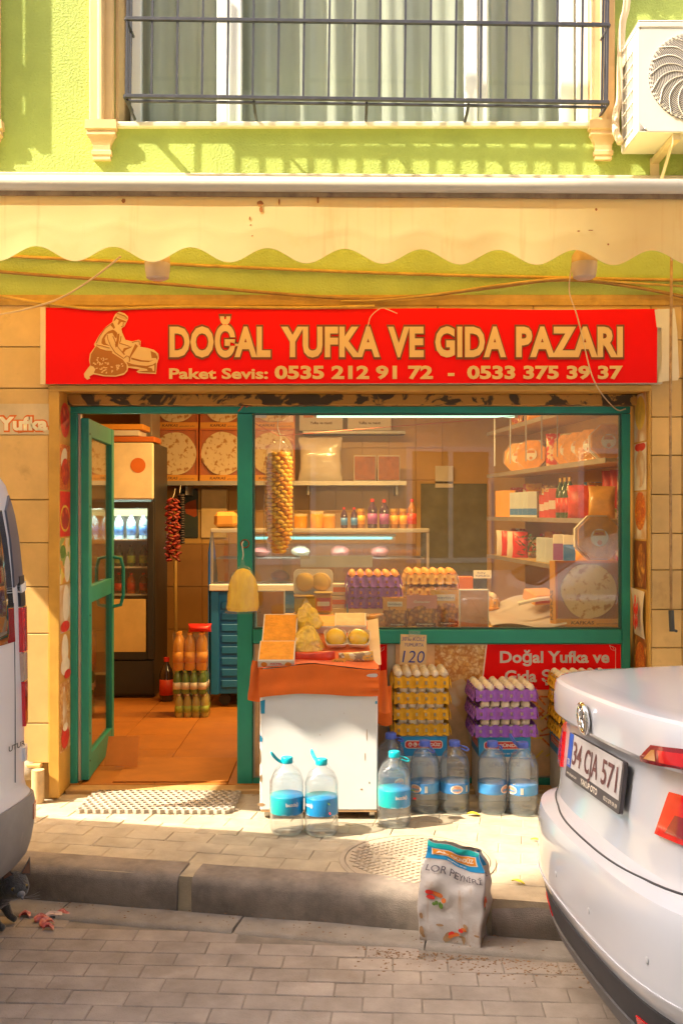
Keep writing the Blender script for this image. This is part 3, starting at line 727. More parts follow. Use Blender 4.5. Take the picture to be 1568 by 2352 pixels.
# ------------------------------------------------------------------ back shelf
m_met = M('grey metal shelf', (.32,.31,.30), .4, metal=.4)
sh = thing('wall_shelf', 'long metal shelf on the back wall carrying yufka boxes', 'shelf', (0,0,0))
SZ = Z(1108, 3.75)
part('board', MB().bb(-1.62, .58, 3.72, 4.14, SZ-.03, SZ, .003), m_met, sh)
part('price_rail', MB().bb(-1.62, .58, 3.705, 3.719, SZ-.035, SZ+.004), m_alu, sh)
for x in (-1.4, -.3, .5): part('bracket', MB().bb(x-.01,x+.01,3.8,4.14,SZ-.12,SZ-.031), m_met, sh)
YB = ['yufka box on the back shelf seen in the doorway beside the fridge', 'yufka box on the back shelf half behind the teal mullion', 'yufka box behind the hanging string of dried fruit', 'upper yufka box stacked nearest the fridge', 'upper yufka box stacked behind the mullion', 'upper yufka box stacked above the hanging fruit']
for i, px in enumerate((402, 512, 624)):
    yufka_box(YB[i], (X(px,3.76), 3.76, SZ+.002), .415, .475)
    yufka_box(YB[i+3], (X(px,3.78), 3.80, SZ+.48), .415, .475)
pb = pouch('bagged_yufka', 'white yufka round wrapped in a shiny plastic bag on the back shelf', 'bread', (X(735,3.74), 3.8, SZ+.002), .40, .40, .1, M('bagged bread', (.74,.66,.56), .25, .12, 6, coat=.6), seed=2)
for k, px in enumerate((838, 893)):
    carton('baklava_tray', ('dark brown pastry tray standing left of its twin on the back shelf', 'dark brown pastry tray standing at the far end of the back shelf')[k], 'pastry tray', (X(px,3.74), 3.8, SZ+.002), (.2,.06,.235), m_card)
    solo('pastry_slab', MB().box((X(px,3.74), 3.765, SZ+.12), (.185,.012,.215), .002).jitter(.002,30), M('brown pastry', (.36,.10,.015), .5, .3, 20, bump=.4, bs=60), ('brown pastry slab in the first tray on the back shelf', 'brown pastry slab in the end tray on the back shelf')[k], 'pastry')
m_geg = M('gegeler orange print', (.72,.22,.03), .5)
for k, px in enumerate((737, 848)):
    t = carton('snack_carton', ('white carton with an orange and blue badge above the bagged yufka', 'white carton with an orange and blue badge above the brown trays')[k], 'carton', (X(px,3.9), 4.0, SZ+.47), (.40,.18,.40), m_card)
    b = part('badge', MB().bb(-.16,.16,-.0925,-.0905,.02+.1,.30), m_geg, t)
    part('badge_panel', MB().bb(-.135,.135,-.0945,-.0927,.15,.24), M('grey blue print', (.16,.24,.30), .5), b)
    text(b, 'GEGELER', (-.12,-.0952,.17), UX, UZ, .24, .05, m_wtxt, .04)
    text(t, 'Yufka ve manti', (-.1,-.0915,.06), UX, UZ, .2, .025, m_ink)
solo('upper_ledge', MB().bb(.0-.35, .58, 3.86, 4.14, SZ+.44, SZ+.465), m_met, 'short metal ledge holding the badge cartons above the back shelf', 'shelf')
solo('wall_notice', MB().bb(X(999,4.1), X(1040,4.1), 4.10, 4.103, Z(1122,4.1), Z(1072,4.1)), m_card, 'blank white paper notice hanging above the dim back doorway', 'notice')
# pictures on the tiled wall seen through the doorway
solo('mirror', MB().box(((X(457,4.1)+X(525,4.1))/2, 4.12, (Z(1125,4.1)+Z(1237,4.1))/2), (.24,.02,.46), .004), M('yellowish mirror', (.78,.55,.25), .2, .2, 3, coat=.5), 'pale yellow framed panel on the back wall by the doorway', 'picture')
solo('wall_picture', MB().box(((X(413,4.1)+X(454,4.1))/2, 4.13, (Z(1125,4.1)+Z(1237,4.1))/2), (.17,.02,.46), .004), M('dark picture', (.05,.05,.04), .3, tex=cells([(.05,.06,.05),(.4,.08,.02),(.06,.07,.05)], 7)), 'dark narrow picture with a red figure on the back wall', 'picture')
# ------------------------------------------------------------------ counter with glass display case
CY = 2.32
ct = thing('display_counter', 'refrigerated glass display counter on a blue slatted base', 'counter', (0,0,0))
cx0, cx1 = X(484, CY), X(985, CY); zt = Z(1216, CY)
m_bl = M('blue cabinet', (.015,.20,.56), .45, .1, 4)
part('base_cabinet', MB().bb(cx0, cx1, CY+.03, CY+.8, .12, .90, .006), m_bl, ct)
for k in range(8): part('slat', MB().box(((cx0+.36), CY+.018, .2+.085*k), (.56,.02,.055), .004), m_bl, ct)
part('cabinet_post', MB().bb(cx0, cx0+.06, CY-.002, CY+.028, .12, .9, .004), m_bl, ct)
part('side_panel', MB().prism([(0,.12),(.5,.12),(.5,1.0),(.2,1.36),(.0,1.2)], (cx0-.012, CY+.02, 0), Vector((0,1,0)), UZ, -.01), m_bl, ct)
part('ledge', MB().bb(cx0-.01, cx1, CY-.03, CY+.3, .905, .955, .006), m_white, ct)
part('top_slab', MB().bb(cx0, cx1, CY-.02, CY+.62, zt-.03, zt, .004), M('glass counter top', (.45,.43,.40), .15, coat=.6), ct)
part('corner_post', MB().bb(cx0, cx0+.02, CY, CY+.02, .956, zt-.031).bb(cx1-.02, cx1, CY, CY+.02, .956, zt-.031), m_alu, ct)
part('front_glass', MB().bb(cx0+.021, cx1-.021, CY+.004, CY+.009, .956, zt-.031), m_doorglass, ct)
part('inner_shelf', MB().bb(cx0+.03, cx1-.03, CY+.06, CY+.5, 1.14, 1.148), m_alu, ct)
for k in range(3): part('caster', MB().tube([(cx0+.1+k*.5,CY+.06,.075),(cx0+.1+k*.5,CY+.10,.075)], .045, 12), m_dark, ct, 40)
lamp_tube('display_lamp', 'cyan strip lamp lit under the counter top of the glass display case', (X(582,CY+.06), CY+.06, Z(1238,CY+.06)), (X(900,CY+.06), CY+.06, Z(1238,CY+.06)), .01, (.15,.85,.85), .5, 'lamp', 1.5, (.8,.95,1), (0,.3,0))
ham = M('pink cured meat', (.55,.17,.13), .45, .2, 10); chs = M('pale cheese', (.70,.62,.42), .5, .08)
for k in range(9):
    x = cx0+.2+k*.155
    solo('deli_meat' if k % 3 else 'cheese_block', MB().ball((x, CY+.25, 1.0 + (.19 if k % 2 else 0)), (.075,.12,.045), 10, 3).jitter(.012, 12, k), ham if k % 3 else chs, 'pink cured meat lying in the glass display counter' if k % 3 else 'pale cheese lying in the glass display counter', 'meat' if k % 3 else 'cheese', 50, 'meats in the display case' if k % 3 else 'cheeses in the display case')
solo('display_sign', MB().bb(X(690,CY-.05), X(855,CY-.05), CY-.05, CY-.045, Z(1305,CY-.05), Z(1278,CY-.05)), M('pale blue plate', (.26,.29,.36), .4), 'pale blue blank plate on the front of the glass counter', 'plate')
dk2 = M('pomegranate syrup', (.06,.03,.07), .2, coat=.5); jarm = M('brown paste', (.30,.12,.02), .3, coat=.4); lab_p = M('purple label', (.28,.08,.34), .45)
for k, (px, h, r, li, la) in enumerate(((790,.16,.026,dk2,lab_b),(813,.16,.026,dk2,lab_b),(855,.225,.037,dk2,lab_p),(882,.22,.037,dk2,lab_p),(946,.225,.035,jarm,lab_r))):
    L = ['first small dark bottle with a red cap on the counter top', 'second small dark bottle with a red cap on the counter top', 'first tall bottle with a purple label on the counter top', 'second tall bottle with a purple label on the counter top', 'tall brown bottle with a red cap at the end of the counter top']
    bottle('syrup_bottle', L[k], 'bottle', (X(px,CY+.12), CY+.12, zt+.001), h, r, li, la, m_cap, 'bottles on the counter top')
def jar(label, loc, r, h, mat, lid, lab, group, sq=False):
    t = thing('jar', label, 'jar', loc, (0,0,0), group); n = 14
    part('glass_body', MB().lathe([(r*.92,0),(r,.008),(r,h*.8),(r*.9,h*.85)], n=n), mat, t, 40)
    part('lid', MB().lathe([(r*.95,h*.85),(r*.97,h),(0,h)], n=n), lid, t, 40)
    if lab: part('label_band', MB().lathe([(r*1.02,h*.2),(r*1.02,h*.65)], n=n), lab, t, True)
    return t
m_lid = M('gold lid', (.6,.36,.08), .35, metal=.3)
for k, px in enumerate((828, 905, 926)): jar('brown jar with an orange label among the counter top bottles', (X(px,CY+.14), CY+.14, zt+.001), .034, .15, jarm, m_lid, m_kafo, 'brown jars on the counter top')
for k, px in enumerate((655, 690, 728, 755)): jar('low honey jar with a clear lid on the counter top', (X(px,CY+.14), CY+.14, zt+.001), .052, .13-.02*(k % 2), m_honey, M('clear lid', (.6,.5,.3), .3), None, 'honey jars on the counter top')
solo('bread_loaf', MB().box((X(520,CY+.2), CY+.2, zt+.065), (.18,.2,.12), .03).jitter(.008,9), M('bread crust', (.55,.26,.05), .7, .25, 8), 'brown wrapped loaf on the near end of the counter top', 'bread')

# ------------------------------------------------------------------ hanging strings, broom, packs on the floor
def strand(name, label, cat, loc, pieces, mats, r, group=None, top=None):
    """pieces: (x, y, z, rot) ; one shared mesh per colour"""
    t = thing(name, label, cat, loc, (0,0,0), group)
    ms = [MB().ball((0,0,0), r, 8, 2).jitter(r[0]*.12, 30, i).mesh('piece', m, True) for i, m in enumerate(mats)]
    for i, (x, y, z, a) in enumerate(pieces): link('dried_piece', ms[i % len(ms)], t, (x, y, z), (R.uniform(-.3,.3), a, R.uniform(-.3,.3)))
    if top: part('string', MB().tube(top, .003, 5), m_card, t)
    return t
m_f1 = M('dried yellow fruit', (.90,.46,.03), .5, .2, 20); m_f2 = M('dried golden fruit', (.84,.34,.015), .5, .2, 20); m_f3 = M('dried pale fruit', (.92,.55,.07), .5, .15, 20)
pc = []; H = .60
for i in range(24):
    z = -i*.0245; wd_ = .075*(1 if i < 20 else 1-(i-19)*.16)*(.8 if i == 0 else 1)
    for k in range(9):
        a = 2*math.pi*(k/9) + i*.35
        pc.append((math.cos(a)*wd_*.78, math.sin(a)*wd_*.7, z, R.uniform(-.4,.4)))
strand('dried_fruit_string', 'long hanging string of yellow dried fruit behind the shop window', 'dried fruit', at(641, 1046, .62), pc, [m_f1, m_f2, m_f3], (.024,.019,.014), top=[(0,0,.02),(.01,0,.10),(-.01,0,.16),(.0,-.1,.2)])
m_bag2 = GLASS('thin clear bag', tint=(.99,.98,.97), amt=.03, rough=.15, bump=.9, bs=22, refl=.6)
part('bag', MB().lathe([(.02,.08),(.07,.03),(.088,-.05),(.09,-.5),(.07,-.56)], n=14)  .jitter(.006,20), m_bag2, bpy.data.objects['dried_fruit_string'], True)
solo('display_twine', MB().tube([at(581,972,.4), at(640,1003,.6), at(800,990,.5), at(1100,966,.42), at(1180,958,.42)], .0022, 5), tie, 'thin red twine stretched across the top of the display window', 'twine')
m_p1 = M('dried red pepper', (.30,.03,.02), .4, .3, 20); m_p2 = M('dried dark pepper', (.20,.03,.02), .45, .3, 20)
pc = [(math.sin(k*2.1+i*.7)*.036 + R.uniform(-.012,.012), math.cos(k*2.1+i*.7)*.03, -i*.018 + R.uniform(-.006,.006), R.uniform(-.8,.8)) for i in range(27) for k in range(3)]
strand('dried_pepper_string', 'hanging string of dark red dried peppers on the tiled wall in the doorway', 'dried peppers', (X(397,2.75), 2.75, Z(1152,2.75)), pc, [m_p1, m_p2], (.03,.022,.011), top=[(0,0,.02),(.01,.02,.06),(.0,.12,.10)])
pc = [(math.sin(k*2.1)*.025, math.cos(k*2.1)*.02, -i*.019, R.uniform(-.3,.3)) for i in range(21) for k in range(2)]
strand('dried_aubergine_string', 'hanging string of black dried aubergines beside the red pepper string', 'dried vegetables', (X(413,2.85), 2.85, Z(1140,2.85)), pc, [M('dried aubergine', (.035,.025,.025), .5, .3, 20)], (.024,.02,.011), top=[(0,0,.02),(0,.04,.08)])
solo('broom_handle', MB().tube([(X(405,3.0),3.0,.05),(X(403,3.05),3.05,Z(1290,3.05))], .014, 8), M('yellow wooden handle', (.55,.33,.08), .5), 'thin wooden broom handle leaning below the dried pepper string', 'broom', 40)
def bottle_pack(label, loc, nx, ny, h, r, liquid, cap, rz, group=None, cat='bottle pack', lab=None):
    t = thing('bottle_pack', label, cat, loc, (0,0,rz), group)
    pr = [(r*.9,0),(r,.01),(r,h*.66),(r*.75,h*.8),(r*.35,h*.92),(r*.35,h*.95)]
    bm = MB().lathe(pr, n=12).mesh('bottle', liquid, 40); cm = MB().lathe([(r*.42,h*.93),(r*.42,h),(0,h)], n=8).mesh('cap', cap, 40)
    lm = MB().lathe([(r*1.01,h*.2),(r*1.01,h*.5)], n=12).mesh('label_band', lab, True) if lab else None
    for i in range(nx):
        for j in range(ny):
            b = link('bottle', bm, t, ((i-(nx-1)/2)*2*r, (j-(ny-1)/2)*2*r, 0)); link('cap', cm, b)
            if lm: link('label_band', lm, b)
    w, d = nx*r+.004, ny*r+.004
    part('shrink_wrap', MB().grid(lambda u, v: ((w*.98+.004*math.sin(v*9+u*21))*math.copysign(abs(math.cos(u*6.2832))**.35, math.cos(u*6.2832)), (d*.98)*math.copysign(abs(math.sin(u*6.2832))**.35, math.sin(u*6.2832)), v*h*.97), 40, 8).jitter(.004, 22), m_film, t)
    return t
m_amb = M('amber drink', (.66,.30,.04), .2, coat=.4); m_grn = M('green mineral water', (.10,.20,.04), .2, coat=.4); m_grn2 = M('pale mineral water', (.42,.36,.10), .2, coat=.4)
px0 = X(438, 2.05); fl = .022
bottle_pack('shrink wrapped pack of pale green bottles at the bottom of the floor stack', (px0+.015, 2.05, fl), 4, 3, .165, .0305, m_grn2, lab_w, .05, 'packs of bottles on the floor', lab=lab_g)
bottle_pack('shrink wrapped pack of dark green bottles in the middle of the floor stack', (px0+.005, 2.05, fl+.167), 4, 3, .165, .0305, m_grn, lab_g, -.03, 'packs of bottles on the floor', lab=lab_w)
bottle_pack('shrink wrapped pack of amber bottles on top of the floor stack', (px0, 2.05, fl+.335), 3, 2, .27, .041, m_amb, m_kafo, .04, 'packs of bottles on the floor', lab=m_kafo)
pouch('snack_bag', 'red and orange snack bag lying on top of the bottle packs', 'bag', (px0+.07, 2.03, fl+.607), .17, .06, .12, m_red, seed=4)
bottle('cola_bottle', 'large dark cola bottle standing on the floor beside the fridge', 'bottle', (X(383,2.6), 2.6, fl), .34, .055, dkb, lab_r, m_cap, None)
solo('cardboard_piece', MB().prism([(0,0),(.19,-.01),(.185,.17),(.005,.175)], (X(249,.62), .52, .045), Vector((1,.05,0)), Vector((0,.55,.83)), .004).jitter(.004,9), M('orange cardboard', (.66,.22,.04), .7), 'torn piece of orange cardboard leaning inside the doorway', 'cardboard')
solo('door_carton', MB().bb(-1.25, -.62, .25, .78, .0225, .027), M('flattened carton', (.46,.17,.025), .8, .15, 5), 'flattened brown carton lying on the floor inside the doorway', 'cardboard')

# ------------------------------------------------------------------ side shelves on the right
sd = thing('side_shelves', 'four wall shelves of groceries along the side of the shop', 'shelf', (0,0,0))
SA, SB = Vector((1.50,.45,0)), Vector((1.20,3.0,0)); SU = (SB-SA).normalized(); SN = Vector((SU.y, -SU.x, 0))
SHZ = (2.15, 1.805, 1.458, 1.15)
for z in SHZ:
    q = [SA, SB, SB+SN*.33, SA+SN*.33]
    part('shelf_board', MB().add([v+Vector((0,0,z)) for v in q]+[v+Vector((0,0,z-.02)) for v in q], [(0,3,2,1),(4,5,6,7),(0,1,5,4),(1,2,6,5),(2,3,7,6),(3,0,4,7)]), M('cream shelf board', (.62,.45,.22), .5), sd)
    part('price_rail', MB().prism([(0,-.026),((SB-SA).length,-.026),((SB-SA).length,.004),(0,.004)], SA+Vector((0,0,z))-SN*.003, SU, UZ, -.003), m_alu, sd)
part('backing_board', MB().prism([(-.1,0),((SB-SA).length,0),((SB-SA).length,2.6),(-.1,2.6)], SA+SN*.335, SU, UZ, -.015), m_inwall, sd)
def shp(s, d=.12, z=0): return SA + SU*s + SN*d + Vector((0,0,SHZ[z]+.001))
srz = math.atan2(SU.y, SU.x) + math.pi   # local +x runs along the shelf towards the street
KL = ['kadayif pack standing nearest the glass on the second shelf', 'kadayif pack leaning second from the glass on the second shelf', 'kadayif pack leaning third from the glass on the second shelf', 'kadayif pack leaning fourth from the glass on the second shelf', 'kadayif pack lying far along the second shelf', 'kadayif pack at the far end of the second shelf']
for k, (s, r, a) in enumerate(((.22,.118,-.15),(.52,.115,-.75),(.74,.115,-.8),(.95,.115,-.85),(1.7,.125,-.5),(2.05,.125,-.6))):
    octagon_pack(KL[k], shp(s, .10, 1), r, a, -.12)
for k, (s, w, m) in enumerate(((.3,.25,m_kad),(.7,.22,m_kafo),(1.1,.2,m_kad),(1.5,.25,m_kafo))):
    pouch('pastry_bag', ('golden pastry bag on the top side shelf nearest the street', 'orange pastry bag second along the top side shelf', 'golden pastry bag third along the top side shelf', 'orange pastry bag farthest along the top side shelf')[k], 'bag', shp(s,.12,0), w, .14, .1, m, -.5, seed=k)
sk = M('silver carton', (.55,.62,.68), .35); 
pouch('crisp_bag', 'amber crisp bag leaning nearest the glass on the third shelf', 'bag', shp(.28,.08,2), .16, .2, .07, M('amber crisps', (.62,.30,.06), .3, .3, 14, coat=.4), -.35, -.2, seed=11)
pouch('spice_bag', 'red net bag second from the glass on the third shelf', 'bag', shp(.62,.08,2), .17, .21, .1, M('red net', (.58,.05,.015), .4, .35, 18), -.4, seed=12)
for k in range(3): bottle('vinegar_bottle', 'dark vinegar bottle with a gold cap on the third shelf', 'bottle', shp(.88+.09*k,.1,2), .27, .034, gre, lab_r, m_lid, 'vinegar bottles on the third shelf')
for k in range(3): carton('sauce_carton', 'small red and white carton on the third shelf', 'carton', shp(1.16+.1*k,.09,2), (.07,.06,.2-.02*k), lab_r, -.4, band=(lab_w,.3,.6), group='red cartons on the third shelf')
for k in range(5): carton('milk_carton', 'pale blue and white milk carton on the third shelf', 'carton', shp(1.6+.11*k,.08,2), (.075,.07,.19), sk, -.4, band=(lab_b,.1,.35), group='milk cartons on the third shelf')
for k in range(2): carton('brown_box', 'plain brown box at the far end of the third shelf', 'box', shp(2.2+.15*k,.08,2), (.12,.1,.21), m_kafo, -.4, group='brown boxes on the third shelf')
for k in range(3): pouch('coffee_pack', 'dark coffee pack at the back above the red net bag', 'bag', shp(.3+.13*k,.24,2), .09, .3, .07, lab_r, -.4, seed=20+k, group='coffee packs on the third shelf')
for k in range(2): carton('juice_carton', 'white juice carton with a coloured band on the low side shelf', 'carton', shp(.78+.2*k,.07,3), (.085,.08,.2), lab_w, -.4, band=((lab_b, lab_p)[k],.15,.7), group='juice cartons on the low shelf')
for k in range(2): pouch('nut_bag', 'brown nut bag nearest the street on the low side shelf', 'bag', shp(.3+.22*k,.09,3), .17, .13, .09, (m_kad, m_kafo)[k], -.4, seed=30+k, group='nut bags on the low shelf')
for k in range(3): carton('tea_pack', 'pale blue tea pack on the low side shelf', 'carton', shp(1.18+.1*k,.08,3), (.08,.06,.17), sk, -.4, group='tea packs on the low shelf')
lf = M('green herb bunch', (.05,.14,.03), .6, .4, 20)
for k in range(3):
    b = MB()
    for j in range(26):
        p = Vector((R.uniform(-.06,.06), R.uniform(-.04,.04), R.uniform(.02,.17))); a = R.uniform(0,6.3); d = Vector((math.cos(a), math.sin(a), R.uniform(-.2,.9)))*.035; e = d.cross(Vector((.3,.5,1))).normalized()*.009
        b.add([p-e*.3, p+d*.5-e, p+d, p+d*.5+e], [(0,1,2,3)])
    solo('herb_bunch', b, lf, 'bunch of green herbs in a pot on the low side shelf', 'herbs', group='herbs on the low shelf', loc=shp(1.5+.17*k,.08,3))
for k in range(4): pouch('chip_bag', 'red and white snack bag at the far end of the low side shelf', 'bag', shp(1.95+.15*k,.09,3), .12, .2, .07, (m_red, lab_w)[k % 2], -.4, seed=40+k, group='snack bags on the low shelf')

GC = [M(f'packet print {n}', c, .4, .1, 6, tex=cells([c, c, d], 22, None, .25), coat=.3) for n, c, d in (('red', (.62,.04,.02), (.75,.6,.4)), ('amber', (.75,.36,.03), (.6,.1,.03)), ('olive', (.28,.30,.05), (.7,.6,.3)), ('cream', (.74,.62,.42), (.65,.2,.05)), ('blue', (.06,.20,.42), (.75,.7,.6)), ('brown', (.26,.10,.03), (.7,.4,.1)))]
GN = ['red', 'amber', 'olive', 'cream', 'blue', 'brown']
for sh_i, nm_ in ((2, 'third'), (3, 'low'), (1, 'second'), (0, 'top')):
    for k in range(17):
        c = R.randrange(6); hgt = R.uniform(.15,.27) if sh_i != 3 else R.uniform(.13,.22)
        s0 = .16 + k*.145 + R.uniform(-.03,.03)
        if k % 3 == 0: bottle('grocery_bottle', f'{GN[c]} labelled bottle in the back row of the {nm_} side shelf', 'bottle', shp(s0, .25, sh_i), hgt, .034, (jarm, gre, m_honey, dkb)[k % 4], GC[c], (m_cap, m_lid)[k % 2], f'{GN[c]} bottles at the back of the {nm_} side shelf')
        elif k % 3 == 1: pouch('grocery_packet', f'{GN[c]} packet in the back row of the {nm_} side shelf', 'packet', shp(s0, .24, sh_i), .13, hgt, .07, GC[c], -.4 + R.uniform(-.2,.2), seed=80+k, group=f'{GN[c]} packets at the back of the {nm_} side shelf')
        else: carton('grocery_box', f'{GN[c]} box in the back row of the {nm_} side shelf', 'box', shp(s0, .25, sh_i), (.11,.06,hgt), GC[c], -.4 + R.uniform(-.1,.1), band=(lab_w,.5,.75), group=f'{GN[c]} boxes at the back of the {nm_} side shelf')
for k in range(5):
    p = at(1135+k*36, 958, 1.2+.0*k)
    solo('hanging_strip', MB().bb(p.x-.004, p.x+.004, p.y, p.y+.003, p.z-.32+.015*k, p.z+.1), m_alu, 'thin pale strip hanging from the ceiling before the side shelves', 'strip', group='strips hanging before the side shelves')
# ------------------------------------------------------------------ display ledge behind the glass
LZ = .855
lg = thing('display_ledge', 'wooden display ledge behind the shop window', 'ledge', (0,0,0))
part('ledge_top', MB().bb(FX(582), FX(1425), FY+.065, 1.15, LZ-.03, LZ, .003), M('ledge board', (.55,.40,.22), .5, .1), lg)
part('ledge_front', MB().bb(FX(582), FX(1425), 1.12, 1.14, .03, LZ-.031), m_inwall, lg)
# ------------------------------------------------------------------ shop sign
SY = -.05
def SP(px, py, d=0): return Vector((X(px,SY), SY-d, Z(py,SY)))
def sx(px): return X(px, SY)
def sz(py): return Z(py, SY)
m_sgr = M('red vinyl', (.86,.001,.001), .5, .05, 3, spec=.18, bump=.06, bs=9, dirt=((.70,.012,.006), .2, 4)); m_let = M('cream lettering', (.80,.50,.19), .5, .03); m_brn = M('brown outline', (.22,.05,.01), .5); m_vin = M('white vinyl', (.74,.66,.52), .5, .08)
sg = thing('shop_sign', 'long red shop sign with cream lettering and a woman rolling dough', 'sign', (0,0,0))
def wavy(u, v):
    x = sx(107) + u*(sx(1506)-sx(107)); top = sz(709 + 5*u + 1.5*math.sin(u*17)); bot = sz(885 - 3*u)
    return (x, SY - .012 + .003*math.sin(u*9+v*2), bot + (top-bot)*v)
pn = MB().grid(wavy, 60, 4); part('sign_panel', pn, m_sgr, sg, True)
part('backing', MB().bb(sx(96), sx(1520), SY, -.003, sz(883), sz(712)), m_vin, sg)
part('edge_strip', MB().bb(sx(95), sx(107), SY-.016, SY-.002, sz(886), sz(708), .002), M('cream edge', (.80,.60,.34), .5), sg)
part('folded_end', MB().prism([(sx(1506),sz(880)),(sx(1553),sz(876)),(sx(1556),sz(868)),(sx(1552),sz(765)),(sx(1545),sz(712)),(sx(1500),sz(714)),(sx(1505),sz(755)),(sx(1516),sz(757)),(sx(1516),sz(880))], (0,SY-.016,0), UX, UZ, -.002).jitter(.002, 8), m_vin, sg)
yl = SY - .0165
def sign_text(body, a, b, p0, p1, off, outline=None, mat=m_let):
    h = sz(p0)-sz(p1); wd_ = sx(b)-sx(a)
    if outline:
        e = outline
        text(sg, body, (sx(a)-e, yl, sz(p1)-e), UX, UZ, wd_+2*e, h+2*e, m_brn, off+e/h*.75, 'letter_outline', sp=1.05)
    text(sg, body, (sx(a), yl-.0012, sz(p1)), UX, UZ, wd_, h, mat, off, sp=1.05 if outline else None)
for body, a, b in (('DOĞAL',391,622),('YUFKA',646,872),('VE',890,972),('GIDA',998,1160),('PAZARI',1183,1427)):
    sign_text(body, a, b, 751, 822, .042, .008)
sign_text('Paket Sevis:', 390, 616, 848, 873, .03)
sign_text('0535 212 91 72', 631, 993, 842, 873, .04); sign_text('-', 1027, 1042, 842, 873, .04); sign_text('0533 375 39 37', 1071, 1427, 842, 873, .04)
# kneeling woman rolling dough: flat print in three layers (points in crop pixels)
def W(pts, d, mat, name='printed_shape', grow=0):
    k = .784/6.272
    P = [((230*.784)+x*k, (900*.784)+y*k) for x, y in pts]
    part(name, MB().prism([(sx(x), sz(y)) for x, y in P], (0, yl-d, 0), UX, UZ, -.0006), mat, sg)
sil = [(765,108),(860,140),(925,200),(930,240),(905,290),(885,330),(860,380),(825,400),(805,425),(822,500),(850,560),(880,625),(1000,655),(1120,625),(1160,650),(1150,755),(1280,775),(1400,810),(1480,880),(1490,960),(1455,1070),(1440,1250),(1120,1235),(1080,1205),(1140,1170),(930,1135),(915,1200),(850,1265),(700,1300),(500,1295),(290,1255),(215,1300),(235,1330),(180,1358),(130,1310),(120,1250),(160,1190),(235,1090),(215,1000),(230,880),(325,750),(305,710),(400,540),(520,390),(640,300),(660,220),(700,150)]
W(sil, .001, m_let, 'printed_figure')
W([(345,740),(420,790),(520,820),(630,830),(640,870),(830,990),(900,1080),(905,1170),(860,1230),(700,1280),(500,1275),(300,1230),(330,1170),(300,1120),(240,1095),(235,1000),(250,890)], .0018, M('brown print', (.42,.13,.01), .5), 'printed_skirt')
brn = MATS['brown print']
W([(710,190),(730,225),(890,285),(880,310),(800,300),(760,350),(735,345),(760,270),(715,240),(690,270),(660,290),(680,225)], .0018, brn, 'printed_hair')
W([(650,310),(610,360),(670,430),(690,400),(665,345)], .0018, brn); W([(650,440),(570,470),(500,530),(450,610),(440,690),(480,720),(560,730),(600,740),(520,690),(500,600),(540,520),(640,500),(690,590),(720,590),(730,500),(690,460)], .0018, brn)
W([(770,510),(760,640),(740,740),(700,770),(690,710),(715,650),(735,520)], .0018, brn); W([(1060,700),(1110,740),(975,945),(960,1030),(940,1030),(955,930)], .0018, brn, 'printed_rolling_pin')
W([(820,850),(850,780),(960,760),(1000,740),(980,770),(890,810),(850,860),(880,900)], .0018, brn)
W([(900,1030),(1000,1070),(1120,1090),(1260,1105),(1380,1080),(1440,1040),(1430,1230),(1200,1220),(1110,1205),(1290,1190),(1270,1160),(1080,1120),(930,1110)], .0018, brn, 'printed_board'); W([(1340,830),(1430,870),(1470,940),(1460,1000),(1440,960),(1360,960),(1350,900)], .0018, brn)
W([(985,950),(1180,1000),(1330,1010),(1400,1000),(1300,1035),(1150,1025),(990,985)], .0018, brn)
W([(1290,1130),(1410,1090),(1410,1190),(1385,1205),(1365,1150)], .0026, m_let); W([(1130,1180),(1280,1165),(1260,1185),(1150,1200)], .0026, m_let)
W([(720,130),(850,170),(905,215),(890,265),(715,200)], .0019, M('hat print', (.62,.34,.10), .5), 'printed_hat')
for i in range(58):
    u, v = R.random(), R.random(); x = 270 + u*560; y = 850 + v*400
    if y < 860 + (x-330)*.35 or (x > 600 and y < 1000): continue
    if (x-560)**2/300**2 + (y-1060)**2/190**2 > .95: continue
    a = R.uniform(0,6.28); r1, r2 = R.uniform(18,30), R.uniform(9,15)
    W([(x + r1*math.cos(q)*math.cos(a) - r2*math.sin(q)*math.sin(a), y + r1*math.cos(q)*math.sin(a) + r2*math.sin(q)*math.cos(a)) for q in (k*math.pi/3 for k in range(6))], .0027, m_let, 'printed_flower')
for pts in ([(545,530),(560,620),(610,740),(690,860),(850,970)], [(650,560),(700,680),(750,770),(860,900)], [(770,690),(880,720),(960,750)], [(800,560),(790,640),(770,680)], [(350,720),(460,740),(590,780)], [(845,310),(835,350),(845,370),(800,385)], [(730,140),(870,190),(915,240)], [(640,320),(500,420),(400,570),(345,690)], [(1000,680),(1060,655),(1130,650),(1140,720)], [(860,960),(900,920),(940,930),(960,990)]):
    k = .784/6.272
    part('printed_line', MB().tube([SP(230*.784+x*k, 900*.784+y*k, .0185) for x, y in pts], .0022, 5), brn, sg)

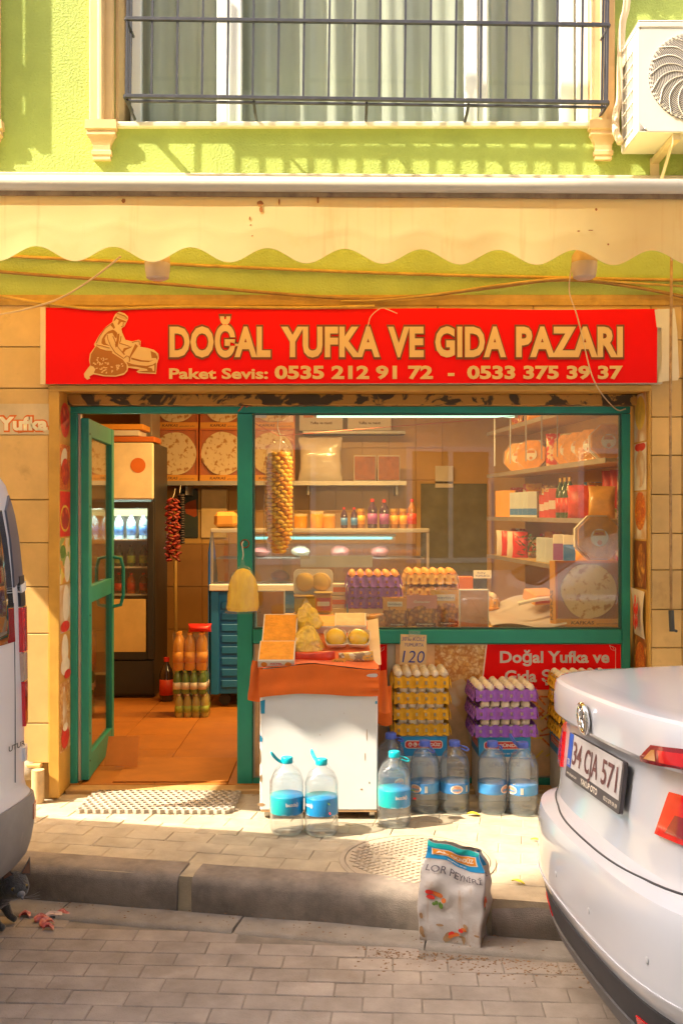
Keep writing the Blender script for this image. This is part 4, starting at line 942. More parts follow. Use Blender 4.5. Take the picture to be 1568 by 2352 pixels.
# ------------------------------------------------------------------ small wall signs and posters
yp = thing('yufka_sign', 'marbled wall sign reading Yufka in white letters edged orange', 'sign', (0,0,0))
part('sign_panel', MB().bb(X(-70,-.008), X(120,-.008), -.0075, -.003, Z(1000,-.008), Z(929,-.008), .001), M('marble print', (.62,.48,.30), .5, .2, 4, dirt=((.45,.33,.16), .3, 5)), yp)
m_orl = M('orange outline', (.75,.16,.01), .5)
h_ = Z(958,-.01)-Z(990,-.01)
text(yp, 'Yufka', (X(-4,-.01)-.008, -.0085, Z(990,-.01)-.007), UX, UZ, X(110,-.01)-X(-4,-.01)+.016, h_+.014, m_orl, .10, 'letter_outline', sp=1.02)
text(yp, 'Yufka', (X(-4,-.01), -.0095, Z(990,-.01)), UX, UZ, X(110,-.01)-X(-4,-.01), h_, M('white sign letters', (.86,.76,.58), .5), .045)
def ell(cx, cy, rx, ry, n=18, a=0): return [(cx+rx*math.cos(t)*math.cos(a)-ry*math.sin(t)*math.sin(a), cy+rx*math.cos(t)*math.sin(a)+ry*math.sin(t)*math.cos(a)) for t in (2*math.pi*k/n for k in range(n))]
def prn(name, cols, sc, edge=None, warp=.0): return M(name, (.5,.5,.5), .35, tex=cells(cols, sc, edge, warp))
p_tom = prn('print tomatoes', [(.70,.03,.01),(.75,.10,.02),(.55,.01,.005)], 26, (.35,.01,.005), .05)
p_pas = prn('print pasta', [(.80,.52,.20),(.85,.62,.32),(.75,.40,.10)], 38, (.5,.18,.03), .08)
p_veg = prn('print vegetables', [(.75,.55,.08),(.30,.36,.08),(.80,.62,.35),(.70,.30,.04)], 20, None, .1)
p_gar = prn('print garlic', [(.78,.68,.55),(.72,.56,.38),(.80,.72,.62)], 12, (.6,.35,.15), .1)
p_brd = prn('print bread', [(.55,.22,.03),(.70,.36,.06),(.40,.12,.02)], 26, (.25,.07,.01), .1)
p_car = prn('print carrots', [(.80,.26,.02),(.85,.38,.05),(.75,.16,.01)], 45, (.5,.08,.01), .1)
p_dgh = M('print dough', (.68,.42,.22), .4, .35, 5)
p_wht = M('poster white', (.74,.62,.46), .4)
lp = thing('poster_strip', 'narrow strip of food photographs on the ochre jamb beside the teal door', 'poster', (0,0,0))
UY = Vector((0,1,0))
def jamb_panel(t, xx, side, p0, p1, mat, shapes, y0=.014, y1=.224):
    ym = (y0+y1)/2; z0, z1 = Z(p1, ym), Z(p0, ym)
    if side < 0: o, u = Vector((xx, y0, z0)), UY       # left jamb faces +x
    else: o, u = Vector((xx, y1, z0)), -UY
    w_, h2 = y1-y0, z1-z0-.004
    pnl = part('photo_panel', MB().prism([(0,0),(w_,0),(w_,h2),(0,h2)], o, u, UZ, .001), mat, t)
    for k, (cx, cy, rx, ry, a, m2) in enumerate(shapes):
        nrm = u.cross(UZ)
        part('printed_food', MB().prism([(min(max(x*w_,.002),w_-.002), min(max(y*h2,.002),h2-.002)) for x, y in ell(cx,cy,rx,ry,16,a)], o + nrm*(.0015+.0012*k), u, UZ, .0005), m2, pnl)
XL = OX0 + .005
redm = M('print red', (.68,.02,.01), .35, .2, 30); whm = M('print white', (.80,.72,.60), .4, .1, 20); grm = M('print green', (.12,.22,.03), .4, .3, 30); yem = M('print yellow', (.75,.50,.06), .4, .2, 20)
jamb_panel(lp, XL, -1, 922, 1020, M('print ochre', (.60,.30,.05), .4), [(.5,.55,.42,.42,0,redm),(.5,.6,.3,.28,0,p_tom)])
jamb_panel(lp, XL, -1, 1022, 1127, p_car, [(.4,.7,.3,.2,.5,whm),(.5,.4,.35,.3,0,p_tom)])
jamb_panel(lp, XL, -1, 1129, 1234, redm, [(.5,.4,.42,.3,0,yem),(.5,.4,.36,.25,0,p_tom)])
jamb_panel(lp, XL, -1, 1236, 1341, p_veg, [(.7,.3,.25,.3,0,whm),(.3,.7,.25,.15,0,grm)])
jamb_panel(lp, XL, -1, 1343, 1454, p_gar, [(.6,.6,.3,.4,0,whm),(.5,.12,.4,.12,0,redm)])
jamb_panel(lp, XL, -1, 1456, 1563, M('print amber', (.65,.32,.07), .4), [(.5,.65,.3,.35,.2,whm),(.5,.3,.4,.2,0,whm),(.7,.1,.3,.1,0,redm)])
jamb_panel(lp, XL, -1, 1565, 1725, p_pas, [(.5,.45,.18,.5,.2,p_gar),(.5,.2,.36,.17,0,redm),(.5,.34,.22,.06,0,whm)])
rp = thing('poster_strip', 'narrow strip of food photographs on the jamb beside the marble clad pier', 'poster', (0,0,0))
XR = OX1 - .005
jamb_panel(rp, XR, 1, 905, 1016, p_gar, [(.5,.6,.42,.36,0,yem)])
jamb_panel(rp, XR, 1, 1018, 1128, whm, [(.5,.92,.45,.1,0,redm),(.5,.45,.4,.4,0,p_gar)])
jamb_panel(rp, XR, 1, 1130, 1240, p_gar, [(.5,.6,.46,.42,0,p_car)])
jamb_panel(rp, XR, 1, 1242, 1353, M('print dark brown', (.22,.06,.01), .4), [(.55,.45,.35,.5,-.2,p_brd)])
jamb_panel(rp, XR, 1, 1462, 1700, p_brd, [(.5,.75,.4,.2,0,p_car)])
rsh = thing('poster_sheet', 'loose curling sheet with a photo of red sausages on the jamb', 'poster', (0,0,0))
part('sheet', MB().grid(lambda u, v: (XR-.004-.02*(1-u)*v**2-.012*math.sin(v*3)*u, .215-.19*u, Z(1462,.1)+v*(Z(1354,.1)-Z(1462,.1)) - .012*u), 8, 8), p_wht, rsh, True)
for k, (a, b) in enumerate(((.35,.3),(.5,.25),(.65,.3),(.4,.55),(.55,.5),(.68,.58),(.48,.74))):
    part('printed_food', MB().ball((XR-.024-.004*math.sin(b*3), .215-.19*a, Z(1462,.1)+b*(Z(1354,.1)-Z(1462,.1))), (.002,.014,.034), 8, 2), redm, rsh, True)
# posters under the display window
PY = FY + .012
pl = thing('menu_poster', 'wide poster under the display window with a red title panel and dough photos', 'poster', (0,0,0))
def pz(py): return Z(py, PY)
def pxx(px): return X(px, PY)
part('photo_panel', MB().bb(pxx(908), pxx(1425), PY, PY+.002, pz(1784), pz(1482)), p_dgh, pl)
part('pasta_photo', MB().prism([(pxx(998),pz(1580)),(pxx(1124),pz(1580)),(pxx(1124),pz(1484)),(pxx(998),pz(1484))], (0,PY-.001,0), UX, UZ, .0008), p_pas, pl)
part('title_panel', MB().prism([(pxx(1106),pz(1586)),(pxx(1424),pz(1586)),(pxx(1424),pz(1482)),(pxx(1118),pz(1482))], (0,PY-.002,0), UX, UZ, .0008), m_sgr, pl)
part('white_edge', MB().prism([(pxx(1103),pz(1586)),(pxx(1106),pz(1586)),(pxx(1118),pz(1482)),(pxx(1115),pz(1482))], (0,PY-.002,0), UX, UZ, .0008), whm, pl)
m_grt = M('silver lettering', (.66,.60,.56), .5)
text(pl, 'Doğal Yufka ve', (pxx(1147), PY-.0035, pz(1524)), UX, UZ, pxx(1398)-pxx(1147), pz(1496)-pz(1524), m_grt, .03)
text(pl, 'Gıda Şarküteri', (pxx(1158), PY-.0035, pz(1568)), UX, UZ, pxx(1391)-pxx(1158), pz(1540)-pz(1568), m_grt, .03)
part('title_line', MB().tube([(pxx(1404),PY-.004,pz(1486)),(pxx(1412),PY-.004,pz(1490)),(pxx(1412),PY-.004,pz(1582))], .0012, 4).tube([(pxx(1398),PY-.004,pz(1484)),(pxx(1402),PY-.004,pz(1493)),(pxx(1409),PY-.004,pz(1497)),(pxx(1406),PY-.004,pz(1488)),(pxx(1398),PY-.004,pz(1484))], .0012, 4), whm, pl)
part('dough_roll', MB().prism([(pxx(x),pz(y)) for x, y in ((1020,1575),(1060,1560),(1085,1580),(1092,1640),(1100,1700),(1080,1705),(1062,1650),(1040,1620),(1016,1600))], (0,PY-.0032,0), UX, UZ, .0008), p_gar, pl)
for k in range(26):
    a = R.uniform(-.9,.9); cx, cy = R.uniform(1222,1290), R.uniform(1600,1760)
    part('printed_chip', MB().prism([(pxx(cx)+q*math.cos(a)*.03-r_*math.sin(a)*.005, pz(cy)+q*math.sin(a)*.03+r_*math.cos(a)*.005) for q, r_ in ((-1,-1),(1,-1),(1,1),(-1,1))], (0,PY-.0015-.0006*k/26,0), UX, UZ, .0003), (p_car, yem)[k % 2], pl)
pl2 = thing('menu_poster', 'poster with a red panel and white line mostly hidden behind the white cart', 'poster', (0,0,0))
part('photo_panel', MB().bb(pxx(586), pxx(890), PY, PY+.002, pz(1784), pz(1482)), p_dgh, pl2)
part('title_panel', MB().bb(pxx(640), pxx(888), PY-.002, PY-.001, pz(1590), pz(1482)), m_sgr, pl2)
part('title_line', MB().tube([(pxx(872),PY-.004,pz(1586)),(pxx(872),PY-.004,pz(1512)),(pxx(860),PY-.004,pz(1512))], .0012, 4).tube([(pxx(872),PY-.004,pz(1500)),(pxx(880),PY-.004,pz(1494)),(pxx(883),PY-.004,pz(1486)),(pxx(876),PY-.004,pz(1490)),(pxx(871),PY-.004,pz(1500)),(pxx(866),PY-.004,pz(1490))], .0012, 4).tube([(pxx(592),PY-.004,pz(1600)),(pxx(592),PY-.004,pz(1740))], .0012, 4), whm, pl2)
pc_ = thing('price_card', 'handwritten card pricing thirty eggs at 120 taped above the ochre trays', 'price card', (X(948,.06), .06, Z(1528,.06)), (math.radians(-4),math.radians(1.5),0))
cw, ch = 60/F*5.24, 68/F*5.24
part('card', MB().bb(-cw/2, cw/2, 0, .002, 0, ch), M('brown card', (.66,.45,.22), .8, .08), pc_)
text(pc_, '30\'lu KOLİ', (-cw*.45,-.001,ch*.79), UX, UZ, cw*.86, ch*.13, m_blue_ink, -.004, skew=.15)
text(pc_, 'YUMURTA', (-cw*.36,-.001,ch*.6), UX, UZ, cw*.74, ch*.12, m_blue_ink, -.004, skew=.15)
text(pc_, '120', (-cw*.42,-.001,ch*.06), UX, UZ, cw*.82, ch*.42, m_blue_ink, -.006, skew=.15)
part('tape', MB().bb(-cw*.2, cw*.25, -.0015, -.0003, ch*.9, ch*1.13), m_film, pc_)
# ------------------------------------------------------------------ lamps, cables and rod under the awning
m_cab = M('ochre dusty cable', (.55,.33,.06), .6, .25, 10); m_cabd = M('brown cable', (.36,.19,.04), .6, .25, 10); m_wire = M('pale wire', (.70,.52,.30), .6)
def sag(pts, n=8):
    """smooth line through points (Catmull-Rom)"""
    P = [Vector(p) for p in pts]; P = [P[0]*2-P[1]] + P + [P[-1]*2-P[-2]]; out = []
    for i in range(1, len(P)-2):
        for k in range(n):
            t = k/n; a, b, c, d = P[i-1], P[i], P[i+1], P[i+2]
            out.append(.5*((2*b)+(c-a)*t+(2*a-5*b+4*c-d)*t*t+(3*b-a-3*c+d)*t**3))
    return out + [P[-2]]
def cable(name, label, pts, r, mat, cat='cable'): return solo(name, MB().tube(sag(pts), r, 6), mat, label, cat, True)
cable('conduit', 'straight pale conduit running along the green wall under the awning', [at(-200,575,-.02), at(55,592,-.02), at(784,626,-.022), at(1284,640,-.02), at(1700,648,-.02)], .0085, m_cab)
cable('cable', 'brown cable sagging from high on the wall down to the top of the red sign', [at(-150,605,-.03), at(0,626,-.03), at(400,656,-.032), at(784,687,-.035), at(954,683,-.04), at(1134,662,-.04), at(1290,645,-.04), at(1459,662,-.04), at(1700,712,-.04)], .009, m_cabd)
cable('cable', 'thin ochre cable looped beside the brown one and rising over the sign', [at(784,694,-.045), at(880,691,-.045), at(1000,678,-.05), at(1150,656,-.05), at(1300,641,-.05), at(1420,650,-.05), at(1700,668,-.05)], .006, m_cab)
cable('cable', 'ochre cable drooping along the top edge of the red sign', [at(-150,670,-.05), at(0,683,-.055), at(90,697,-.07), at(220,712,-.07), at(330,709,-.07), at(440,707,-.07), at(700,709,-.07), at(860,705,-.07)], .008, m_cab)
cable('rope', 'pale rope hanging slack from the awning to the wall above the sign', [at(277,591,-.6), at(215,640,-.45), at(140,686,-.25), at(60,712,-.1), at(0,724,-.05)], .005, m_wire, 'rope')
cable('wire', 'thin loose wire trailing from the hanging lamp down across the red sign', [at(1314,601,-.3), at(1306,668,-.14), at(1322,720,-.09), at(1334,766,-.08), at(1354,851,-.08), at(1372,893,-.06), at(1396,925,.1), at(1418,944,.2), at(1436,941,.2)], .0035, m_wire, 'wire')
cable('string', 'frayed white string tied over the top of the red sign', [at(838,765,-.075), at(845,748,-.08), at(852,728,-.08), at(874,710,-.08), at(890,713,-.08), at(912,722,-.075)], .0025, m_wire, 'string')
def bulb(label, px, py, y, hook):
    p = at(px, py, y); t = thing('hanging_lamp', label, 'lamp', p, (0,0,0), 'lamps under the awning')
    part('shade', MB().lathe([(.0,-.075),(.035,-.074),(.05,-.066),(.056,-.03),(.057,.0),(.052,.008)], n=18), M('frosted lamp shade', (.72,.58,.46), .35, .04, 4, trans=.3), t, 40)
    part('lamp_base', MB().lathe([(.0575,-.002),(.056,.03),(.035,.06),(.0,.065)], n=18), M('lamp base', (.62,.40,.16), .5), t, 40)
    part('stem', MB().tube([(0,0,.06),(0,0,hook)], .008, 6), m_cab, t)
bulb('frosted hanging lamp under the awning above the woman on the sign', 362, 607, -.72, .25)
bulb('frosted hanging lamp under the awning above the end of the sign lettering', 1341, 605, -.72, .25)
rod = thing('awning_crank', 'rusty awning crank rod hanging down the marble pier', 'rod', (0,0,0))
part('rod', MB().tube([at(1541,580,-.2), at(1540,700,-.16), at(1538,1000,-.1), at(1540,1405,-.07)], .0075, 8), M('rusty rod', (.45,.28,.13), .6, .3, 30, metal=.3), rod, True)
part('grip', MB().tube([at(1540,1404,-.07), at(1542,1452,-.07)], .014, 10).tube([at(1542,1448,-.07), at(1553,1452,-.06)], .007, 6), M('dark grip', (.06,.06,.055), .5), rod, 40)
part('hook_tie', MB().tube([at(1541,600,-.2), at(1541,540,-.3)], .004, 5), m_wire, rod)

# ------------------------------------------------------------------ air conditioner
ac = thing('air_conditioner', 'white outdoor air conditioner unit with a round fan grille on the green wall', 'air conditioner', (0,0,0))
a0, a1, ay0, ay1, az0, az1 = X(1466,-.36), X(1466,-.36)+.80, -.36, -.06, Z(303,-.36), Z(52,-.36)
m_ac = M('air conditioner casing', (.70,.64,.55), .4, .04, 4, dirt=((.5,.4,.28), .1, 6))
fc = Vector((X(1590,-.36), ay0, (Z(75,-.36)+Z(280,-.36))/2)); FR = .215
# front plate with a round opening
n = 36; ring = [(fc.x+FR*math.cos(2*math.pi*k/n), fc.z+FR*math.sin(2*math.pi*k/n)) for k in range(n)]
def sqp(k):
    a = 2*math.pi*k/n; c, s_ = math.cos(a), math.sin(a)
    tx = ((a1-fc.x) if c > 0 else (fc.x-a0))/max(abs(c),1e-6); tz = ((az1-fc.z) if s_ > 0 else (fc.z-az0))/max(abs(s_),1e-6)
    q = min(tx, tz); return (fc.x+c*q, fc.z+s_*q)
fp = MB(); outer = [sqp(k) for k in range(n)]
vs_ = [(x, ay0, z) for x, z in outer] + [(x, ay0, z) for x, z in ring] + [(x, ay0+.05, z) for x, z in ring]
fp.add(vs_, [(k, (k+1) % n, n+(k+1) % n, n+k) for k in range(n)] + [(n+k, n+(k+1) % n, 2*n+(k+1) % n, 2*n+k) for k in range(n)])
part('front_plate', fp, m_ac, ac)
part('casing', MB().bb(a0, a1, ay1-.01, ay1, az0, az1).bb(a0, a1, ay0, ay1, az1, az1+.006, .002).bb(a0+.003, a1, ay0+.001, ay1, az0-.004, az0), m_ac, ac)
part('top_lid', MB().bb(a0-.004, a1+.004, ay0-.004, ay1+.002, az1-.028, az1-.002, .004).bb(a0-.004, a1+.004, ay0-.003, ay1, az1-.001, az1+.008, .004), m_ac, ac)
sp = part('side_frame', MB().bb(a0-.002, a0+.004, ay0+.001, ay0+.085, az0, az1-.03).bb(a0-.002, a0+.004, ay1-.02, ay1-.011, az0, az1-.03).bb(a0-.002, a0+.004, ay0+.086, ay1-.021, az0, az0+.03).bb(a0-.002, a0+.004, ay0+.086, ay1-.021, az1-.1, az1-.031), m_ac, ac)
for k in range(6): part('side_slat', MB().bb(a0-.003, a0+.012, ay0+.087, ay1-.022, az0+.05+k*.064, az0+.055+k*.064), m_ac, ac)
for k in range(5): part('side_slat', MB().bb(a0-.001, a0+.01, ay0+.11+k*.026, ay0+.114+k*.026, az0+.031, az1-.101), m_ac, ac)
part('coil', MB().bb(a0+.06, a0+.08, ay0+.06, ay1-.02, az0+.02, az1-.04), M('grey coil', (.30,.27,.26), .5), ac)
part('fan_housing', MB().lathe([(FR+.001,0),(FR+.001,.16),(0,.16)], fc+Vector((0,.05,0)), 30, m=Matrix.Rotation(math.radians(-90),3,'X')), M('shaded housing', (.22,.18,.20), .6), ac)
fgp = MB()
for i in range(24):
    rr = .03 + i*.0078
    fgp.tube([(fc.x+rr*math.cos(2*math.pi*k/40), ay0-.006-.012*(1-(rr/FR)**2), fc.z+rr*math.sin(2*math.pi*k/40)) for k in range(41)], .0015, 4, False)
g1 = part('fan_grille', fgp, m_ac, ac, kind='stuff')
for i in range(18):
    a = 2*math.pi*i/18
    part('grille_spoke', MB().tube(sag([(fc.x+r_*math.cos(a+.7*(r_/FR)**2), ay0-.009-.012*(1-(r_/FR)**2), fc.z+r_*math.sin(a+.7*(r_/FR)**2)) for r_ in (.03,.1,.16,.214)], 4), .0022, 5), m_ac, ac)
for i in range(60):
    a = 2*math.pi*i/60
    part('rim_tooth', MB().prism([(FR-.002,-.006),(FR-.024,.006),(FR-.002,.006)], (fc.x, ay0-.001, fc.z), Vector((math.cos(a),0,math.sin(a))), Vector((-math.sin(a),0,math.cos(a))), .006), m_ac, ac)
for i in range(5):
    a = 2*math.pi*i/5
    part('fan_blade', MB().prism([(.03,-.03),(.19,-.02),(.2,.09),(.04,.04)], (fc.x, ay0+.09, fc.z), Vector((math.cos(a),.1,math.sin(a))), Vector((-math.sin(a),.25,math.cos(a))), .004), MATS['grey coil'], ac)
for bx in (a0+.19, a1-.2):
    br = MB().bb(bx-.02, bx+.02, ay0+.02, -.005, az0-.035, az0-.006, .002); br.bb(bx-.025, bx+.02, -.012, -.001, az0-.3, az0-.005)
    br.prism([(0,0),(.34,.27),(.34,.31),(0,.05)], (bx-.02, -.012, az0-.33), Vector((0,-1,0)), UZ, .004)
    part('bracket', br, M('cream bracket', (.72,.55,.32), .5, .1, 8, dirt=((.4,.2,.08), .15, 14)), ac)
for (x, z) in ((a0+.03,az0+.012),(a0+.26,az0+.012)): part('screw', MB().ball((x, ay0-.002, z), (.005,.003,.005), 6, 2), m_alu, ac)
pp = thing('pipe', 'insulated pale pipe climbing the wall beside the air conditioner', 'pipe', (0,0,0))
part('pipe', MB().tube(sag([at(1443,-60,-.07), at(1437,20,-.07), at(1428,60,-.07), at(1424,150,-.06), at(1422,230,-.05), at(1414,262,-.06), at(1413,300,-.09), at(1424,330,-.12)]), .019, 10), M('pipe lagging', (.76,.58,.36), .7, .08, 8, bump=.2, bs=40), pp, True)

# rust marks and little tears in the valance
for px, py, rx, rz_ in ((276,466,.008,.010),(590,470,.014,.012),(592,484,.008,.012),(633,466,.004,.014),(722,462,.005,.014),(566,505,.003,.009),(568,520,.004,.003),(572,545,.003,.003),(1360,480,.005,.006),(1388,668-60,.004,.004),(1320,530,.006,.003),(1348,528,.012,.002)):
    c = at(px, min(py, 560), AY-.0085)
    part('rust_mark', MB().prism([(c.x+a*rx*(1+.5*noise.noise((a*3,b*3,px*.1))), c.z+b*rz_*(1+.5*noise.noise((b*2,a*4,px*.2)))) for a, b in ell(0,0,1,1,12)], (0,c.y,0), UX, UZ, .0006), brn, aw)
# ------------------------------------------------------------------ eggs and egg trays
m_eggw = M('white egg', (.76,.65,.50), .4, .05, 8, rnd=.11); m_eggb = M('brown egg', (.82,.31,.06), .45, .10, 10, rnd=.10)
m_try = M('ochre egg tray pulp', (.70,.36,.015), .9, .12, 8, bump=.3, bs=120); m_trp = M('purple egg tray pulp', (.30,.11,.50), .9, .12, 8, bump=.3, bs=120); m_tro = M('tan egg tray pulp', (.60,.34,.10), .9, .12, 8, bump=.3, bs=120)
def tray_mesh(W, D, mat, nx=6, ny=5, h=.052):
    b = MB(); px, py = W/nx, D/ny
    def fn(u, v):
        x, y = (u-.5)*W, (v-.5)*D
        c = math.cos(2*math.pi*u*nx)*.5 + math.cos(2*math.pi*v*ny)*.5
        return (x, y, h + .015*c + .002)
    b.grid(fn, nx*6, ny*6)
    def skirt(o, u, L, n, out):
        N, K = n*8, 6
        vs = []
        for j in range(K+1):
            for i in range(N+1):
                s = i/N*n; e = j/K
                z = h + .011*(math.cos(2*math.pi*s)*.5+.5)*(1-e) - (h + .003 + .009*math.cos(2*math.pi*s))*e
                z = max(z, .0)
                off = .004 + .012*e + .006*math.sin(e*math.pi)*(-math.cos(2*math.pi*s))
                p = o + u*(i/N*L) + out*off; vs.append((p.x, p.y, z))
        fs = []
        for j in range(K):
            for i in range(N):
                a = abs((i+.5)/N*n % 1 - .5)*8; k = abs(j+.5-K*.5)
                if a/1.6 + k/2.0 < 1.0: continue
                fs.append((j*(N+1)+i, (j+1)*(N+1)+i, (j+1)*(N+1)+i+1, j*(N+1)+i+1))
        b.add(vs, fs)
    skirt(Vector((-W/2,-D/2,0)), UX, W, nx, -UY); skirt(Vector((W/2,D/2,0)), -UX, W, nx, UY)
    skirt(Vector((-W/2,D/2,0)), -UY, D, ny, -UX); skirt(Vector((W/2,-D/2,0)), UY, D, ny, UX)
    return b.mesh('egg_tray', mat, 50)
egm = {k: MB().ball((0,0,0), (.0243,.0243,.031), 14, 4, egg=.12).mesh('egg', m, True) for k, m in (('w', m_eggw), ('b', m_eggb))}
def egg_stack(nm, loc, rz, W, D, mat, levels, pitch, top, kind, where, sides=True, full=True, nx=6, ny=5, lean=.0, mid=1):
    """levels of trays; whole eggs on top, and in each lower tray the ones one can see at its rim"""
    me = tray_mesh(W, D, mat, nx, ny); Rm = Matrix.Rotation(rz, 4, 'Z')
    ords = ['lowest', 'second', 'third', 'fourth', 'fifth']
    for lv in range(levels):
        nme = 'topmost' if lv == levels-1 else ords[lv]
        sh_ = Vector((R.uniform(-.004,.004), R.uniform(-.004,.004), lv*pitch)) + Vector((lean*lv, 0, 0))
        t = link('egg_tray', me, None, Vector(loc)+sh_, (0,0,rz+R.uniform(-.02,.02)), label=f'{nm} pulp egg tray, {nme} tray of the stack {where}', category='egg tray', group=f'{nm} trays {where}')
        px, py = W/nx, D/ny
        def egg(x, y, z, lab, tilt=(0,0,0)):
            p = Vector(loc) + sh_ + Rm @ Vector((x,y,z))
            link('egg', egm[kind], None, p, tilt, label=lab, category='egg', group=f'eggs in the {nme} {nm} tray {where}')
        cl = 'white' if kind == 'w' else 'brown'
        if lv == levels-1:
            for i in range(nx):
                for j in range(ny):
                    if not full and (i+j*3) % 5 == 4: continue
                    egg((i-(nx-1)/2)*px, (j-(ny-1)/2)*py, .058 if top == 0 else .063, f'{cl} egg in the {("front","second","middle","fourth","back")[j]} row of the topmost {nm} tray {where}', (R.uniform(-.25,.25) + (.0 if top == 0 else .7), R.uniform(-.25,.25), R.uniform(0,6)) if top == 0 else (R.uniform(.5,.8), R.uniform(-.2,.2), 0))
            for i in range(nx): egg((i-(nx-1)/2)*px, -D/2+.016, .030, f'{cl} egg in a front hole of the topmost {nm} tray {where}', (R.uniform(-.3,.3),R.uniform(-.3,.3),0))
        else:
            for i in range(nx): egg((i-(nx-1)/2)*px, -D/2+.016, .030, f'{cl} egg in a front hole of the {nme} {nm} tray {where}', (R.uniform(-.3,.3),R.uniform(-.3,.3),0))
            if mid:
                for i in range(nx-1): egg((i-(nx-2)/2)*px, -D/2+.024, .074, f'{cl} egg peeping above the {nme} {nm} tray {where}', (R.uniform(-.4,.4),R.uniform(-.6,.6),0))
            if sides:
                for j in range(1, ny): egg(-W/2+.016, (j-(ny-1)/2)*py, .030, f'{cl} egg in a side hole of the {nme} {nm} tray {where}', (R.uniform(-.3,.3),0,0))
# cartons under the stacks
m_abl = M('cyan blue print', (.01,.27,.56), .4, .05); m_abox = M('white printed carton', (.66,.60,.54), .5, .06); m_bred = M('badge red', (.72,.03,.02), .4); m_gry = M('grey lettering', (.32,.30,.30), .6)
def rrect(w, h, r, n=5):
    out = []
    for cx, cy, a0_ in ((w/2-r,h/2-r,0),(-w/2+r,h/2-r,90),(-w/2+r,-h/2+r,180),(w/2-r,-h/2+r,270)):
        for k in range(n+1):
            a = math.radians(a0_+90*k/n); out.append((cx+r*math.cos(a), cy+r*math.sin(a)))
    return out
def badge(t, o, u, w, wd_, hh, red=m_bred, ring=None):
    """rounded badge with a white rim and the dairy's name"""
    o, u, w = Vector(o), Vector(u).normalized(), Vector(w).normalized(); n_ = u.cross(w)
    b = part('badge', MB().prism(rrect(wd_, hh, hh*.35), o + n_*.0006, u, w, .0006), ring or whm, t)
    part('badge_field', MB().prism(rrect(wd_-.008, hh-.008, hh*.3), o + n_*.0014, u, w, .0006), red, b)
    for k in (0, 1): part('badge_circle', MB().prism(ell(-wd_*.36+k*wd_*.13, 0, hh*.24, hh*.27), o + n_*.0022, u, w, .0004), whm, b)
    text(b, 'A', o - u*(wd_*.40) - w*(hh*.16) + n_*.0032, u, w, wd_*.075, hh*.32, red, .04); text(b, 'L', o - u*(wd_*.255) - w*(hh*.16) + n_*.0032, u, w, wd_*.05, hh*.32, red, .04)
    text(b, 'GÜNDÜZ', o - u*(wd_*.15) - w*(hh*.2) + n_*.0024, u, w, wd_*.6, hh*.4, whm, .035)
    return b
def dairy_box(label, loc, rz, W=.24, D=.26, H=.335):
    t = thing('dairy_carton', label, 'carton', loc, (0,0,rz), 'dairy cartons under the egg stacks')
    part('carton_body', MB().box((0,0,H/2), (W,D,H), .003), m_abox, t)
    part('top_band', MB().bb(-W/2-.001, W/2+.001, -D/2-.0012, D/2, H-.105, H-.003), m_abl, t)
    badge(t, (0,-D/2-.0015,H-.045), UX, UZ, W*.82, .042)
    text(t, 'lezzetin en iyisi', (-W*.2, -D/2-.0022, H-.092), UX, UZ, W*.42, .011, whm, .01)
    text(t, 'LOR PEYNİRİ', (-W*.3, -D/2-.0005, H-.155), UX, UZ, W*.6, .024, m_gry, .01)
    badge(t, (-W/2-.0015,-.0,H-.045), -UY, UZ, D*.75, .042)
    return t
B1, B2, B3 = (X(968,.11), .11, .002), (X(1148,.09), .09, .002), (X(1330,.05), .05, .002)
dairy_box('blue and white dairy carton under the ochre egg stack beside the cart', B1, 0)
dairy_box('blue and white dairy carton under the purple egg stack', B2, .02, .265, .26)
dairy_box('blue and white dairy carton under the ochre egg stack beside the white car', B3, .0, .25, .3)
egg_stack('ochre', (X(963,.12), .12, .338), 0, .285, .265, m_try, 4, .082, 1, 'w', 'under the price card', mid=1)
egg_stack('purple', (X(1149,.09), .09, .338), .03, .315, .275, m_trp, 3, .092, 0, 'w', 'on the middle carton')
egg_stack('ochre', (X(1338,.06), .06, .338), .0, .29, .30, m_try, 4, .078, 0, 'w', 'beside the white car')
# ------------------------------------------------------------------ cart with the orange cloth
CF = -.34
cart = thing('display_cart', 'white metal display cart on casters standing before the shop window', 'cart', (0,0,0))
kx0, kx1, kz0, kz1 = X(597,CF), X(867,CF), .045, .72
m_cw = M('white enamel', (.78,.76,.74), .35, .04, 3, dirt=((.55,.42,.26), .10, 7), coat=.15)
part('body', MB().bb(kx0, kx1, CF, .17, kz0, kz1, .006), m_cw, cart)
part('base_rim', MB().bb(kx0+.004, kx1-.004, CF+.002, .165, kz0-.008, kz0-.0005), M('rusty rim', (.45,.26,.12), .7, .3, 15), cart)
def bpt(px, s): return s
BS = math.atan2(.2, .5)   # slope of the display board
def bd(x, s, up=0): return Vector((x, CF+.012 + s*math.cos(BS) - up*math.sin(BS), kz1+.012 + s*math.sin(BS) + up*math.cos(BS)))
part('display_board', MB().prism([(0,0),(.5,0),(.5,.185),(.02,.0)], (kx1-.004, CF+.01, kz1+.001), UY, UZ, -(kx1-kx0-.008)), m_cw, cart)
part('caster', MB().tube([(kx1-.04,CF+.05,.03),(kx1-.015,CF+.05,.03)], .03, 14).bb(kx1-.042,kx1-.012,CF+.03,CF+.06,.03,.044), m_alu, cart, 40)
part('caster', MB().tube([(kx0+.02,CF+.05,.03),(kx0+.045,CF+.05,.03)], .03, 14), m_alu, cart, 40)
for yy in (.1,):
    for xx in (kx0+.03, kx1-.04): part('caster', MB().tube([(xx,yy,.03),(xx+.025,yy,.03)], .03, 12), m_alu, cart, 40)
m_tape = M('blue tape', (.02,.30,.50), .4)
def onface(px, py): return (X(px,CF), Z(py,CF))
